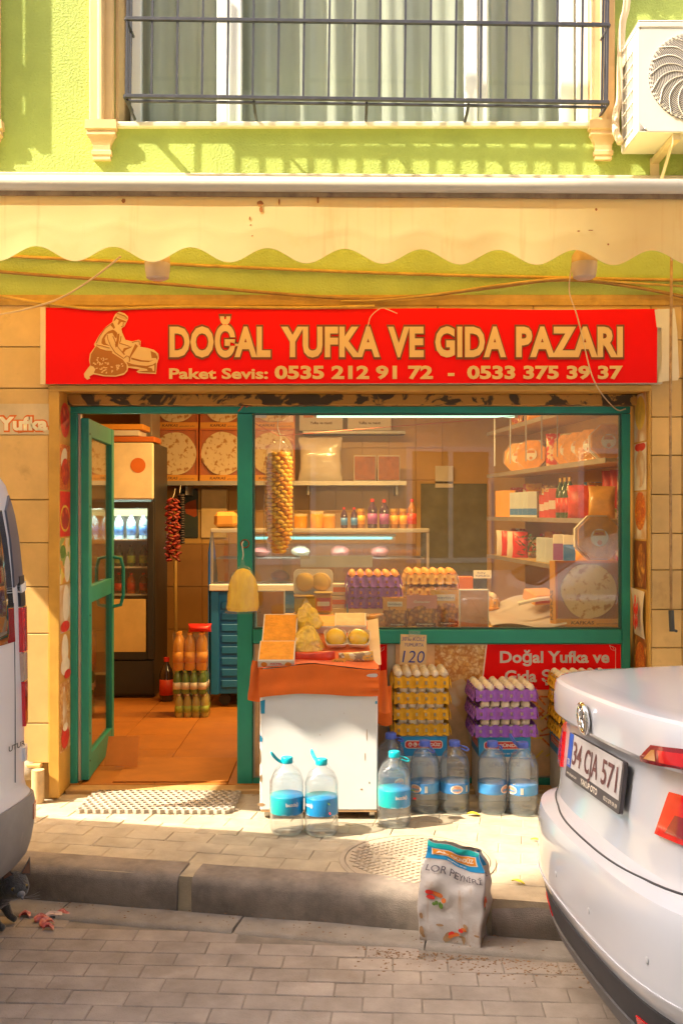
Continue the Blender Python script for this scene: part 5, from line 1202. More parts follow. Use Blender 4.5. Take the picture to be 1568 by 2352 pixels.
for k, pts in enumerate(([(598,1612),(609,1609),(608,1641),(599,1641)], [(597,1688),(603,1698),(602,1705),(597,1706)], [(733,1577),(738,1577),(737,1584),(734,1585)], [(876-14,1612),(866,1612),(866,1619),(861,1618)])):
    part('tape_scrap', MB().prism([onface(*p) for p in pts], (0,CF-.0006,0), UX, UZ, .0005), m_tape, cart)
m_rust = M('rust scuff', (.40,.24,.12), .8, .3, 30)
for px, py, rx, ry in ((842,1690,.002,.03),(838,1740,.002,.02),(600,1790,.006,.02),(830,1815,.006,.004),(598,1740,.003,.04),(848,1800,.003,.006),(600,1850,.02,.008),(735,1690,.002,.002),(790,1640,.0015,.0015)):
    part('rust_spot', MB().prism([(X(px,CF)+a*rx*(1+.4*noise.noise((a*3,b*3,px))), Z(py,CF)+b*ry) for a, b in ell(0,0,1,1,10)], (0,CF-.0005,0), UX, UZ, .0004), m_rust, cart)
cl = thing('orange_cloth', 'bright orange cloth draped over the top edge of the white cart', 'cloth', (0,0,0))
m_cl = M('orange cloth', (.82,.15,.005), .8, .08, 6, bump=.15, bs=160, sheen=.3)
def clf(u, v):
    x = kx0-.004 + u*(kx1-kx0+.008)
    drop = .135 - .02*u - .012*math.sin(u*5)
    topz = kz1 + .012
    z = topz - drop*v + .028*math.exp(-((u-.45)/.28)**2)*(1-v)**2
    pinch = math.exp(-((u-1)/.13)**2)
    y = CF - .008 - .006*v - .006*math.sin(v*9 + u*2.5)*(.4+pinch) - .007*math.sin(v*21)*pinch - .003*math.sin(u*24+v*3)
    return (x, y, z)
part('front_drape', MB().grid(clf, 46, 16), m_cl, cl, True)
part('top_drape', MB().grid(lambda u, v: (kx0-.006+u*(kx1-kx0+.012), CF-.008+v*.5*math.cos(BS), kz1+.016+v*.5*math.sin(BS)*.985 + .028*math.exp(-((u-.45)/.28)**2)*(1-v)**8+.0015*math.sin(u*19)), 30, 8), m_cl, cl, True)
def tail(x0, dx, zt_, zb, w0, w1, y, seed):
    return lambda u, v: (x0 + dx*v*.6 + (u-.5)*(w0+(w1-w0)*v), y - .012*math.sin(u*5+seed+v*2) - .02*math.sin(v*3.0), zt_ + (zb-zt_)*v - .01*math.sin(u*3))
part('hanging_corner', MB().grid(tail(kx0-.012, -.02, kz1+.06, kz1-.14, .05, .075, CF+.02, 1), 10, 12).jitter(.004, 20, 2), m_cl, cl, True)
part('hanging_corner', MB().grid(tail(kx1+.016, .03, kz1+.01, kz1-.20, .05, .06, CF+.03, 2), 10, 14).jitter(.004, 20, 5), m_cl, cl, True)
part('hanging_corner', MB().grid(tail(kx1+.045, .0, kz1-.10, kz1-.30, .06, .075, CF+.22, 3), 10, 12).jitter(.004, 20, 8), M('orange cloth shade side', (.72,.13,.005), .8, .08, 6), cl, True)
def lp_fn(u, v):
    x = X(668,CF)+.0 + u*(kx1+.018-X(668,CF)); s = .02 + v*.47
    p = bd(x, s, .006 + .05*max(0,u-.86)*4*(1-abs(v-.5)) + .006*math.sin(u*11)*(1-v)); return p
solo('paper_liner', MB().grid(lp_fn, 26, 10), M('pale paper', (.74,.56,.38), .8, .06), 'pale paper lining under the packs on the cart top', 'paper', True)
def bx(px): return X(px, CF+.06)
def flat_box(label, px, s, w, d, h, topm, txt=None, tilt=0):
    t = thing('pastry_box', label, 'pastry box', bd(bx(px), s, .006), (BS+tilt,0,0), 'pastry boxes on the cart')
    part('box_body', MB().box((0,d/2,h/2), (w,d,h), .002), m_card, t)
    part('pastry_window', MB().bb(-w/2+.006, w/2-.006, .008, d-.008, h+.0004, h+.002), topm, t)
    if txt:
        text(t, txt, (-w*.17,-.001,h*.48), UX, UZ, w*.34, h*.22, m_bred, .03); text(t, 'kadayıf', (-w*.12,-.001,h*.2), UX, UZ, w*.24, h*.13, m_brn, .02)
        for sg_ in (-1,1): part('printed_spot', MB().prism(ell(sg_*w*.33, h*.5, w*.09, h*.3), (0,-.0004,0), UX, UZ, .0004), M('orange print', (.75,.26,.03), .4), t)
    return t
m_kd2 = M('orange kadayif sheet', (.78,.30,.02), .5, .18, 25, bump=.3, bs=70)
flat_box('white pastry box with two orange dots at the front corner of the cart', 636, .0, .178, .165, .045, m_kd2, 'AKTEL', .12)
flat_box('orange topped pastry box lying behind the dotted one on the cart', 638, .185, .175, .21, .05, m_kd2, None, .25)
flat_box('orange pastry box under the yellow noodle bags on the cart', 742, .345, .13, .13, .04, m_kd2)
flat_box('white rimmed pastry box behind the yellow patty trays on the cart', 806, .345, .165, .15, .045, M('pinkish kadayif', (.70,.36,.18), .5, .2, 20))
m_nd = M('yellow noodles', (1.0,.60,.06), .6, .14, 60, bump=.4, bs=80, stretch=(1,1,.25))
m_bag3 = GLASS('noodle pack film', tint=(1,1,.99), amt=.03, rough=.12, bump=1.0, bs=30, refl=1.1)
def lumpy(name, label, p, r, mat, filmm, seed, cat, group=None, rz=0):
    t = thing(name, label, cat, p, (BS*.8,0,rz), group)
    def shape(k, z0):
        b = MB()
        def fn(u, v):
            a = 2*math.pi*u; q = (1-v)**.62 if v > .12 else (.93+.07*v/.12)
            cx = abs(math.cos(a))**.75*(1 if math.cos(a) > 0 else -1); cy = abs(math.sin(a))**.75*(1 if math.sin(a) > 0 else -1)
            fold = 1 + .07*math.sin(a*5+seed)*v + .05*math.sin(a*9+seed*2)*v
            return (cx*r[0]*q*k*fold, cy*r[1]*q*k*fold + .02*v*v, z0 + v*r[2]*2.0*k)
        return b.grid(fn, 26 if k > 1 else 60, 12 if k > 1 else 30)
    part('filling', shape(1, .002).jitter(.012, 16, seed).jitter(.007, 55, seed).jitter(.003, 130, seed), mat, t, True)
    part('film', shape(1.09, .0005).jitter(.012, 20, seed+3), filmm, t, True)
    part('knot', MB().ball((0,.02,r[2]*2.1), (.012,.012,.02), 8, 3).jitter(.004,60,seed), filmm, t, True); return t
lumpy('noodle_bag', 'plump clear bag of yellow noodles lying at the front of the pair on the cart', bd(bx(703), .2, .006), (.088,.075,.055), m_nd, m_bag3, 1, 'noodle bag', 'noodle bags on the cart', .15)
lumpy('noodle_bag', 'plump clear bag of yellow noodles leaning above the other one on the cart', bd(bx(703), .35, .045), (.08,.06,.062), m_nd, m_bag3, 7, 'noodle bag', 'noodle bags on the cart', -.5)
m_pat = M('yellow patty', (1,.56,.01), .5, .12, 12, dirt=((.5,.28,.04), .08, 20), coat=.2)
def foam_tray(label, p, w, d, rz, seed):
    t = thing('foam_tray', label, 'food tray', p, (BS+.15,0,rz), 'foam trays on the cart')
    b = MB(); 
    lo, hi = rrect(w*.86, d*.86, .02, 4), rrect(w, d, .025, 4); n_ = len(lo)
    b.add([(x,y,0) for x,y in lo]+[(x,y,.022) for x,y in hi]+[(x*.96,y*.96,.024) for x,y in hi]+[(x,y,.004) for x,y in lo], [tuple(range(n_))[::-1]]+[(k,(k+1)%n_,n_+(k+1)%n_,n_+k) for k in range(n_)]+[(n_+k,n_+(k+1)%n_,2*n_+(k+1)%n_,2*n_+k) for k in range(n_)]+[(2*n_+k,2*n_+(k+1)%n_,3*n_+(k+1)%n_,3*n_+k) for k in range(n_)]+[tuple(3*n_+k for k in range(n_))])
    part('tray', b, whm, t, 40)
    q = MB().ball((0,0,.012), (w*.44,d*.44,.045), 18, 6); q.v = [(x,y,max(z,.005)) for x,y,z in q.v]
    part('patty', q.jitter(.009, 22, seed), m_pat, t, True)
    part('film', MB().ball((0,0,.014), (w*.49,d*.49,.05), 16, 5).jitter(.004,14,seed), m_film, t, True)
foam_tray('foam tray with a yellow patty beside the noodle bags on the cart', bd(bx(770), .23, .03), .115, .13, .15, 1)
foam_tray('foam tray with a yellow patty at the paper edge of the cart', bd(bx(825), .23, .03), .115, .13, -.1, 4)
pouch('sausage_pack', 'shiny red sausage pack lying at the front of the cart top', 'meat pack', bd(bx(672), .085, .02), .05, .21, .05, M('red sausage pack', (.70,.05,.01), .25, .3, 14, coat=.5), 0, 0, seed=51).rotation_euler = (math.radians(4), math.radians(88), 0)
pk = pouch('snack_pack', 'snack pack with an orange oval label at the front of the cart top', 'snack pack', bd(bx(778), .075, .02), .05, .17, .045, M('printed snack pack', (.70,.56,.36), .4, tex=cells([(.72,.52,.26),(.75,.40,.06),(.72,.62,.50),(.35,.22,.12)], 28, None, .2), coat=.3), 0, 0, seed=55); pk.rotation_euler = (math.radians(4), math.radians(86), 0)
lb_ = solo('oval_label', MB().prism(ell(0,0,.036,.013), (0,0,0), UX, UZ, .001), m_kafo, 'orange oval paper label between the packs at the front of the cart', 'label', loc=bd(bx(778), .04, .022), rot=(-.15,0,0))
text(lb_, 'Fatira', (-.022,-.0012,-.006), UX, UZ, .044, .012, m_ink, .01)

# hanging bag on the mullion
hb = thing('hanging_noodle_bag', 'clear bag of yellow noodles hanging from a ring on the teal mullion', 'noodle bag', at(557,1408,.10))
def flare(a, z): return 1 + .05*math.sin(a*3+z*9) + .035*math.sin(a*7)
part('filling', MB().lathe([(.0,.004),(.075,.006),(.082,.02),(.0815,.035),(.081,.05),(.0805,.065),(.080,.08),(.079,.095),(.077,.11),(.0755,.125),(.074,.14),(.071,.155),(.067,.17),(.060,.19),(.032,.222),(.008,.235)], n=60, sy=.62, fn=flare).jitter(.004,26).jitter(.004, 70), m_nd, hb, True)
part('bag', MB().lathe([(.095,-.004),(.089,.006),(.087,.03),(.084,.08),(.078,.14),(.064,.20),(.036,.235),(.008,.252),(.012,.262),(.004,.285)], n=22, sy=.66, fn=flare).jitter(.005,26,3), GLASS('noodle bag film', tint=(1,1,.99), amt=.03, rough=.12, bump=1.0, bs=30, refl=1.1), hb, True)
part('string', MB().tube(sag([(.0,0,.28),(.004,0,.31),(-.002,.0,.36),(.002,.02,.375)]), .003, 5), m_card, hb)
solo('hook_ring', MB().tube([(X(562,FY-.03)+.022*math.cos(a), FY-.014-.006*math.sin(a), Z(1251,FY-.03)+.022*math.sin(a)) for a in (2*math.pi*k/20 for k in range(21))], .0035, 6), m_brn, 'rusty ring bound with string on the teal mullion', 'ring', True)

# ------------------------------------------------------------------ water bottles
m_wat1 = GLASS('clear water bottle', (.985,.995,1), (.92,.97,1), .045, .04, refl=1.9); m_wat2 = GLASS('blue water bottle plastic', (.935,.978,1), (.80,.92,1), .06, .04, refl=1.9)
m_wcap1 = M('turquoise cap', (.0,.42,.50), .35); m_wcap2 = M('blue violet cap', (.08,.14,.62), .35)
def blab(t, co):
    s = _n(t, 'ShaderNodeSeparateXYZ'); t.links.new(co, s.inputs[0])
    a = _n(t, 'ShaderNodeMath', operation='MULTIPLY_ADD'); a.inputs[1].default_value = .05; t.links.new(_noise(t, 28, 5, .7, co), a.inputs[0]); t.links.new(s.outputs['Z'], a.inputs[2])
    mr = _n(t, 'ShaderNodeMapRange'); mr.inputs[1].default_value = .11; mr.inputs[2].default_value = .125; t.links.new(a.outputs[0], mr.inputs[0])
    mx = _n(t, 'ShaderNodeMapRange'); mx.inputs[1].default_value = -.06; mx.inputs[2].default_value = .03; t.links.new(s.outputs['X'], mx.inputs[0])
    return _mix(t, mr.outputs[0], (.72,.82,.88), _mix(t, mx.outputs[0], (.0,.42,.36), (.0,.25,.58)))
def alab(t, co):
    s = _n(t, 'ShaderNodeSeparateXYZ'); t.links.new(co, s.inputs[0])
    return _mix(t, _ramp(t, _noise(t, 9, 4, .5, co), [(.4,0),(.6,1)]), (.03,.20,.52), (.06,.34,.66))
m_blab = M('turquoise label', (.0,.4,.5), .35, tex=blab); m_alab = M('blue label print', (.0,.3,.6), .35, tex=alab)
def wrap(r, z0, a0_):
    """bend lettering (x = arc length, z) round a bottle of radius r"""
    return lambda p: Vector((r*math.sin(p.x/r + a0_), -r*math.cos(p.x/r + a0_), p.z))
def big_bottle(name, label, loc, brand, rz, group, handle):
    first = brand == 'buzdağı'
    t = thing(name, label, 'water bottle', loc, (0,0,rz), group)
    r = .0775 if first else .0735
    pr = [(.0,.012),(r*.55,.006),(r*.86,0),(r*.97,.014),(r,.035)]
    for z in (.058,.076): pr += [(r,z-.006),(r*.965,z),(r,z+.006)]
    pr += [(r*.985,.098),(r*.985,.172)]
    for z in (.188,.206,.224): pr += [(r,z-.006),(r*.965,z),(r,z+.006)]
    pr += [(r*.98,.238),(r*.9,.262),(r*.7,.288),(r*.42,.306),(.024,.314),(.022,.326)] if first else [(r*.97,.24),(r*.88,.265),(r*.66,.29),(r*.38,.306),(.024,.314),(.022,.326)]
    wob = (lambda a, z: 1 + .006*math.sin(a*4+z*50)) if first else None
    part('bottle_body', MB().lathe(pr, n=28, fn=wob), m_wat1 if first else m_wat2, t, 60)
    part('water', MB().lathe([(.0,.014),(r*.84,.008),(r*.955,.03),(r*.955,.236),(r*.80,.262),(.0,.262)], n=22), GLASS('water', (.99,.997,1), (.9,.96,1), .015, .02, refl=.9), t, True)
    c = m_wcap1 if first else m_wcap2
    part('cap', MB().lathe([(.027,.322),(.028,.326),(.028,.346),(.025,.35),(.0,.351)], n=16), c, t, 40)
    if handle == 1: pts = [(.02,0,.324),(.03,.0,.324),(.055,-.01,.318),(.07,-.012,.306),(.058,-.016,.302),(.03,-.02,.314)]
    else: pts = [(-.026,.0,.33),(-.045,-.01,.345),(-.066,-.016,.37),(-.075,-.018,.378),(-.068,-.022,.362),(-.045,-.016,.338),(-.026,-.01,.326)]
    part('carry_handle', MB().tube(sag(pts, 5), .0042, 6), c, t, True)
    lbz = (.095,.175) if first else (.098,.148)
    lb2 = part('label_band', MB().lathe([(r*1.0,lbz[0]),(r*1.005,lbz[0]+.002),(r*1.005,lbz[1]-.002),(r*1.0,lbz[1])], n=28), m_blab if first else m_alab, t, True)
    if first:
        text(lb2, 'buzdağı', (-.01,0,.138), UX, UZ, .072, .0175, whm, .02, bend=wrap(r*1.034, 0, 0))
        part('label_stamp', MB().prism(ell(.10,.118,.008,.005), (0,0,0), UX, UZ, .0004), m_bred, lb2); 
        for v in lb2.children[-1].data.vertices: v.co = wrap(r*1.034,0,0)(v.co)
        part('label_stamp', MB().prism([(.075,.156),(.1,.154),(.1,.160),(.075,.162)], (0,0,0), UX, UZ, .0004), grm, lb2)
        for v in lb2.children[-1].data.vertices: v.co = wrap(r*1.034,0,0)(v.co)
    else:
        for a in (0, 3.14):
            b_ = part('label_badge', MB().prism(ell(0,.123,.032,.021,20), (0,0,0), UX, UZ, .0004), whm, lb2)
            for v in b_.data.vertices: v.co = wrap(r*1.032,0,a)(v.co)
            b2 = part('label_badge_field', MB().prism(ell(0,.122,.027,.016,20), (0,0,0), UX, UZ, .0004), M('peach print', (.75,.36,.22), .4), lb2)
            for v in b2.data.vertices: v.co = wrap(r*1.037,0,a)(v.co)
            text(lb2, 'abant', (-.022,0,.114), UX, UZ, .044, .014, m_abl, .03, bend=wrap(r*1.044, 0, a))
            q = part('bar_code', MB().prism([(.05,.106),(.065,.106),(.065,.138),(.05,.138)], (0,0,0), UX, UZ, .0004), whm, lb2)
            for v in q.data.vertices: v.co = wrap(r*1.032,0,a)(v.co)
    part('film_wrap', MB().lathe([(r*.9,-.0005),(r*1.022,.02),(r*1.02,.24),(r*.8,.285),(.034,.318),(.03,.328)], n=24).jitter(.0028, 28, r*100+rz), GLASS('bottle film', tint=(.99,.995,1), amt=.02, rough=.06, bump=.7, bs=34, refl=.9), t, True)
    return t
def ctr(px, py, r): y = gy(py) + r; return (X(px, y), y, .003)
big_bottle('big_water_bottle', 'big clear water bottle with a turquoise label whose handle stands up before the cart', ctr(659,1926,.0775), 'buzdağı', .12, 'turquoise labelled bottles by the cart', 0)
big_bottle('big_water_bottle', 'big clear water bottle with its label turned away, wrapped beside the raised handle one', ctr(738,1928,.0775), 'buzdağı', -1.15, 'turquoise labelled bottles by the cart', 0).scale = (1,1,.985)
big_bottle('big_water_bottle', 'single big clear water bottle with a turquoise label on the pavement beyond the cart', ctr(905,1908,.0775), 'buzdağı', .15, 'turquoise labelled bottles by the cart', 1)
ab = [(975,1874,-.75,'big blue water bottle with its badge turned away in the pair under the ochre eggs',1),(1043,1874,.05,'big blue water bottle facing its orange badge forward under the ochre eggs',1),(1130,1876,.85,'big blue water bottle with its badge at the edge under the purple eggs',1),(1200,1879,-1.0,'big blue water bottle with a raised handle nearest the white car',0)]
for px, py, rz, lb_t, hd in ab: big_bottle('big_water_bottle', lb_t, ctr(px,py,.0735), 'abant', rz, 'blue bottles under the egg stacks', hd)
big_bottle('big_water_bottle', 'big blue water bottle half hidden behind the single turquoise one', (X(897,-.10), -.10, .003), 'abant', .6, 'blue bottles under the egg stacks', 1).scale = (1,1,1.05)
solo('paper_strip', MB().box((X(1182,-.27), -.275, .13), (.012,.001,.055), 0, m=Matrix.Rotation(-.2,4,'Y')), p_wht, 'small strip of pale paper stuck on the blue bottle nearest the car', 'paper')

# ------------------------------------------------------------------ door mat, manhole cover, leaves
m_mat = M('dusty rubber mat', (.42,.35,.27), .9, .2, 8, bump=.3, bs=120)
b = MB(); NX, NY, MW, MD = 19, 10, .745, .40
hole = [(math.cos(a)*.0155, math.sin(a)*.0155) for a in (math.pi/6+math.pi*k/3 for k in range(6))]; hx_ = [(math.cos(a)*.0232, math.sin(a)*.0232) for a in (math.pi/6+math.pi*k/3 for k in range(6))]
for j in range(NY):
    for i in range(NX):
        cx, cy = (i-(NX-1)/2)*.0402 + (.0201 if j % 2 else 0), (j-(NY-1)/2)*.0348
        vs_ = [(cx+x, cy+y, z) for z, P in ((.019,hx_),(.02,hole),(0,hole),(0,hx_)) for x, y in P]
        b.add(vs_, [(q*6+k, q*6+(k+1)%6, ((q+1)%4)*6+(k+1)%6, ((q+1)%4)*6+k) for q in range(4) for k in range(6)])
solo('door_mat', b, m_mat, 'dusty pale rubber door mat full of round holes at the shop entrance', 'door mat', loc=(-.935, -.075, .002), rot=(0,0,-.02))
mh = thing('manhole_cover', 'round iron manhole cover with raised lozenges set in the pavement', 'manhole cover', (X(958,-.9), -.90, .0), (0,0,-.12))
m_mh = M('worn pale iron', (.42,.34,.25), .7, .15, 8, bump=.2, bs=80, metal=.2, dirt=((.28,.2,.14), .25, 7))
part('plate', MB().lathe([(.31,-.01),(.31,.0025),(.0,.0025)], n=48), m_mh, mh); part('rim', MB().lathe([(.314,0),(.314,.003),(.335,.003),(.337,0)], n=48), m_mh, mh, 40)
lz = MB().prism([(-.0165,0),(0,-.009),(.0165,0),(0,.009)], (0,0,.002), UX, UY, .0045).mesh('lozenge', m_mh)
for i in range(-9, 10):
    for j in range(-15, 16):
        x, y = i*.042 + (.021 if j % 2 else 0), j*.0195
        if x*x+y*y < .285**2 and not ((x-.06)**2+(y-.0)**2 < .05**2 or (abs(y) < .028 and -.2 < x < -.02)): link('lozenge', lz, mh, (x,y,0), (0,0,R.uniform(-.05,.05)))
part('boss', MB().lathe([(.045,.002),(.045,.008),(.036,.008),(.036,.004),(.0,.004)], (.06,0,0), 24), m_mh, mh, 40); part('lift_hole', MB().lathe([(.02,.002),(.02,.007),(.013,.007),(.013,.003),(0,.003)], (-.2,.14,0), 16), m_mh, mh, 40)
text(mh, 'İSKİ', (-.185,-.016,.0085), UX, UY, .13, .032, m_mh, .02)
m_leaf = M('yellow leaf', (.70,.58,.03), .5, .2, 20); m_leafg = M('green leaf', (.16,.36,.03), .5, .2, 20)
def leaf(label, p, L, rz, mat=None):
    b = MB().grid(lambda u, v: ((u-.5)*L, (v-.5)*L*.42*math.sin(math.pi*min(max(u,.03),.97))**.8, .006 + .1*L*(abs(v-.5)*2)**2 + .08*L*math.sin(u*4)), 10, 4)
    solo('fallen_leaf', b, mat or m_leaf, label, 'leaf', True, 'fallen leaves', p, (0,0,rz))
leaf('yellow leaf lying between the pairs of blue bottles', (X(1086,-.27), gy(1876), .0), .065, -.1)
leaf('pale yellow leaf lying on the pavers near the car bumper', (X(1226,-.62), gy(1935), .0), .05, -.3)
leaf('yellow leaf lying behind the dumped sack', (X(1172,-1.0), gy(2032), .0), .055, -.5)
wd2 = thing('weed', 'small green weed sprouting at the kerb beside the car', 'plant', (X(1238,-1.05), gy(2085), -.005))
for k in range(9):
    a, hgt = R.uniform(0,6.3), R.uniform(.02,.06); d = Vector((math.cos(a), math.sin(a), 0))
    part('leaf', MB().add([d*.005+Vector((0,0,hgt*.5)), d*.022+Vector((-d.y*.012,d.x*.012,hgt)), d*.04+Vector((0,0,hgt*.9)), d*.022+Vector((d.y*.012,-d.x*.012,hgt))], [(0,1,2,3)]), M('fresh weed', (.26,.48,.04), .5, .2, 30), wd2)
    part('stem', MB().tube([(0,0,0), d*.005+Vector((0,0,hgt*.5))], .0015, 4), m_leafg, wd2)
# ------------------------------------------------------------------ dumped sack
sk_ = thing('dumped_sack', 'dirty blue and white cheese sack dumped against the kerb', 'sack', (X(1043,-1.36), -1.335, -.15), (math.radians(-3), math.radians(2), math.radians(-20)))
SW, SD, SH = .235, .16, .375
def sack(s, v):
    """s in [0,4): front, right side, back, left side; v = height"""
    k = int(s) % 4; f = s - int(s)
    pin = v**2.2; w_ = SW*(1 - .10*pin + .10*math.sin(v*3.0)*(1-v)); d_ = SD*(1 - .80*pin)
    c = [(-w_/2,-d_/2),(w_/2,-d_/2),(w_/2,d_/2),(-w_/2,d_/2)]; a, b2 = c[k], c[(k+1) % 4]
    x, y = a[0]+(b2[0]-a[0])*f, a[1]+(b2[1]-a[1])*f
    if k == 1: x -= .03*math.sin(f*math.pi)*v
    z = SH*v*(1 - .07*(x/SW+.5))
    z += .012*math.sin(x*40)*(1-v)**4*(1 if v > .02 else 0)
    p = Vector((x, y - .02*v, z)); n_ = noise.noise_vector(p*8 + Vector((4,1,2)))*.022 + noise.noise_vector(p*19)*.008; q_ = p*11; n_ += Vector((.2,-1,.1))*(.012*(.35-abs(noise.noise(q_ + Vector((1,5,2))))))
    return p + n_*min(1, .35+v)
m_sack = M('dirty white sack', (.56,.51,.48), .45, .12, 8, dirt=((.36,.17,.05), .33, 9), streak=((.40,.20,.06), .30, 30), coat=.25, bump=.3, bs=26)
NS, NV = 112, 48
b = MB(); vs_ = [sack(4*i/NS, j/NV) for j in range(NV+1) for i in range(NS)]
b.add(vs_, [(j*NS+i, j*NS+(i+1) % NS, (j+1)*NS+(i+1) % NS, (j+1)*NS+i) for j in range(NV) for i in range(NS)] + [tuple(range(NS))[::-1]])
part('sack_body', b, m_sack, sk_, True)
def on_sack(u, v, off=.002):
    v = max(v, .004); e = .004; p = sack(u, v); n_ = (sack(u+e, v)-p).cross(sack(u, min(v+e,1))-p).normalized(); return p + n_*off
def spatch(u0, u1, v0, v1, mat, name, off=.0016, sl=0, nu=34, nv=12): return part(name, MB().grid(lambda a, c: on_sack(u0+a*(u1-u0), v0+c*(v1-v0)+sl*a, off), nu, nv), mat, sk_, True)
spatch(.0, .995, .80, .995, m_abl, 'blue_band', .0016); spatch(.0, .995, .945, .995, M('green band print', (.0,.40,.38), .4), 'green_band', .0026); spatch(1.005, 1.9, .80, .98, m_abl, 'blue_band', .0016)
spatch(.10, .93, .845, .935, whm, 'badge', .0034); spatch(.12, .91, .852, .928, M('orange badge print', (.78,.28,.02), .4), 'badge_field', .0044)
def sk_text(body, u0, u1, v0, v1, mat, off=.03, up=.0085): 
    return text(sk_, body, (u0,0,v0), UX, UZ, u1-u0, v1-v0, mat, off, bend=lambda p: on_sack(p.x, p.z, up))
sk_text('GÜNDÜZ', .40, .88, .872, .912, whm, .035, .0105); sk_text('AL', .17, .36, .870, .914, whm, .05, .0105); sk_text('lezzetin en iyisi', .34, .72, .815, .832, whm, .01)
sk_text('LOR PEYNİRİ', .08, .95, .69, .745, M('dark grey lettering', (.14,.12,.13), .6), .015); sk_text('LOR PE', 1.12, 1.8, .69, .745, MATS['dark grey lettering'], .015)
def sblob(u0, v0, ru, rv, mat, name, off):
    part(name, MB().add([on_sack(u0, v0, off)] + [on_sack(u0+ru*math.cos(k*.5236), v0+rv*math.sin(k*.5236), off) for k in range(12)], [(0, 1+k, 1+(k+1) % 12) for k in range(12)]), mat, sk_, True)
for u, v in ((.27,.46),(1.38,.44)):
    for k in range(8): sblob(u+R.uniform(-.13,.13), v+R.uniform(-.02,.05), R.uniform(.04,.08), R.uniform(.018,.03), (m_bred, m_kafk, redm)[k % 3], 'printed_tomato', .003+.0004*k)
    for k in range(6): sblob(u+R.uniform(-.03,.1), v-R.uniform(.04,.10), R.uniform(.02,.035), R.uniform(.015,.03), grm, 'printed_leaf', .003+.0004*k)
for k in range(6): sblob(.62+R.uniform(-.1,.12), .12+R.uniform(-.03,.05), R.uniform(.03,.07), R.uniform(.015,.03), (m_bred, m_kafk)[k % 2], 'printed_tomato', .003+.0004*k)
for k in range(26): sblob(R.uniform(.05,1.95), R.uniform(.02,.3)**1.2, R.uniform(.02,.07), R.uniform(.01,.05), m_rust, 'brown_stain', .0025+.00008*k)
# ------------------------------------------------------------------ goods behind the glass
def LP(px, y): return (X(px,y), y, LZ+.001)
solo('tray_riser', MB().box((X(857,.66), .66, LZ+.046), (.29,.27,.088), .003), m_card, 'plain carton lifting the purple egg trays in the window', 'carton')
egg_stack('purple', (X(857,.66),.66,LZ+.092), .0, .30, .28, m_trp, 3, .062, 0, 'b', 'in the window', sides=False, mid=1)
egg_stack('tan', (X(985,.88), .88, LZ+.14), .0, .30, .28, m_tro, 2, .075, 0, 'b', 'behind the sweets', sides=False, mid=0)
solo('tray_riser', MB().box((X(985,.88), .88, LZ+.07), (.3,.28,.136), .003), m_card, 'low white carton lifting the tan egg trays in the window', 'carton')
egg_stack('tan', (X(1098,1.0), 1.0, LZ+.06), .1, .20, .20, m_tro, 1, .07, 0, 'w', 'by the egg card', sides=False, nx=4, ny=4)
solo('egg_basket', MB().lathe([(.12,0),(.17,.05),(.175,.06)], (X(1098,1.0), 1.0, LZ+.001), 20), m_kad, 'low wicker basket under the white eggs in the window', 'basket', 40)
ec = solo('egg_card', MB().bb(-.055,.055,0,.002,0,.05), whm, 'small handwritten card standing among the white eggs in the window', 'price card', loc=(X(1107,.93), .92, Z(1330,.93)), rot=(-.2,0,0)); text(ec, 'YUMURTA', (-.045,-.001,.008), UX, UZ, .09, .014, m_blue_ink, .0); text(ec, 'köy', (-.03,-.001,.029), UX, UZ, .05, .012, m_blue_ink, .0)
def wsheet(label, px0, px1, py0, py1, y, mat, border=m_card):
    t = thing('pastry_sheet', label, 'pastry box', (0,0,0), group='flat pastry boxes against the glass')
    x0, x1, z1, z0 = X(px0,y), X(px1,y), Z(py0,y), Z(py1,y)
    part('box_body', MB().bb(x0, x1, y, y+.04, z0, z1, .003), border, t); part('pastry_window', MB().bb(x0+.007, x1-.007, y-.002, y-.0005, z0+.007, z1-.007), mat, t)
m_kd3 = M('orange pastry face', (.70,.24,.015), .45, .2, 8)
wsheet('upright orange pastry box against the glass beside the mullion', 588, 654, 1358, 1444, .32, m_kd3)
wsheet('upright peach coloured pastry box against the middle of the glass', 1054, 1122, 1356, 1444, .30, M('peach pastry face', (.74,.36,.16), .4, .2, 9))
t = thing('patty_tray', 'upright foam tray with two yellow patties leaning on the honey tubs', 'food tray', (X(719,.46), .47, LZ+.175), (-.12,0,0))
part('tray', MB().prism(rrect(.225,.155,.03), (0,.012,.07), UX, UZ, -.02), whm, t)
for sg_ in (-1,1): part('patty', MB().ball((sg_*.045,-.008,.07), (.058,.02,.055), 14, 4).jitter(.005,16,sg_), M('pale yellow patty', (.80,.46,.06), .5, .12, 9, coat=.3), t, True)
part('film', MB().prism(rrect(.215,.145,.03), (0,-.018,.07), UX, UZ, .001), m_film, t)
def tub(label, px, y, w, h, mat, lab, lid, z=0):
    t = thing('honey_tub', label, 'tub', (X(px,y), y, LZ+.001+z), (0,0,.05), 'honey tubs in the window')
    part('tub_body', MB().box((0,0,h*.45), (w,w*.8,h*.9), .012), mat, t); part('lid', MB().box((0,0,h*.95), (w*1.04,w*.84,h*.1), .006), lid, t)
    if lab: part('label_panel', MB().bb(-w*.42,w*.42,-w*.402,-w*.4006,h*.12,h*.72), lab, t)
    return t
tub('olive green honey tub with a gold lid under the patty tray', 703, .46, .135, .10, M('olive paste', (.40,.28,.05), .25, .2, 9, coat=.5), None, m_lid, .075); tub('dark honey tub at the bottom under the olive one', 703, .46, .14, .07, M('dark honey', (.38,.20,.03), .25, coat=.5), None, m_lid)
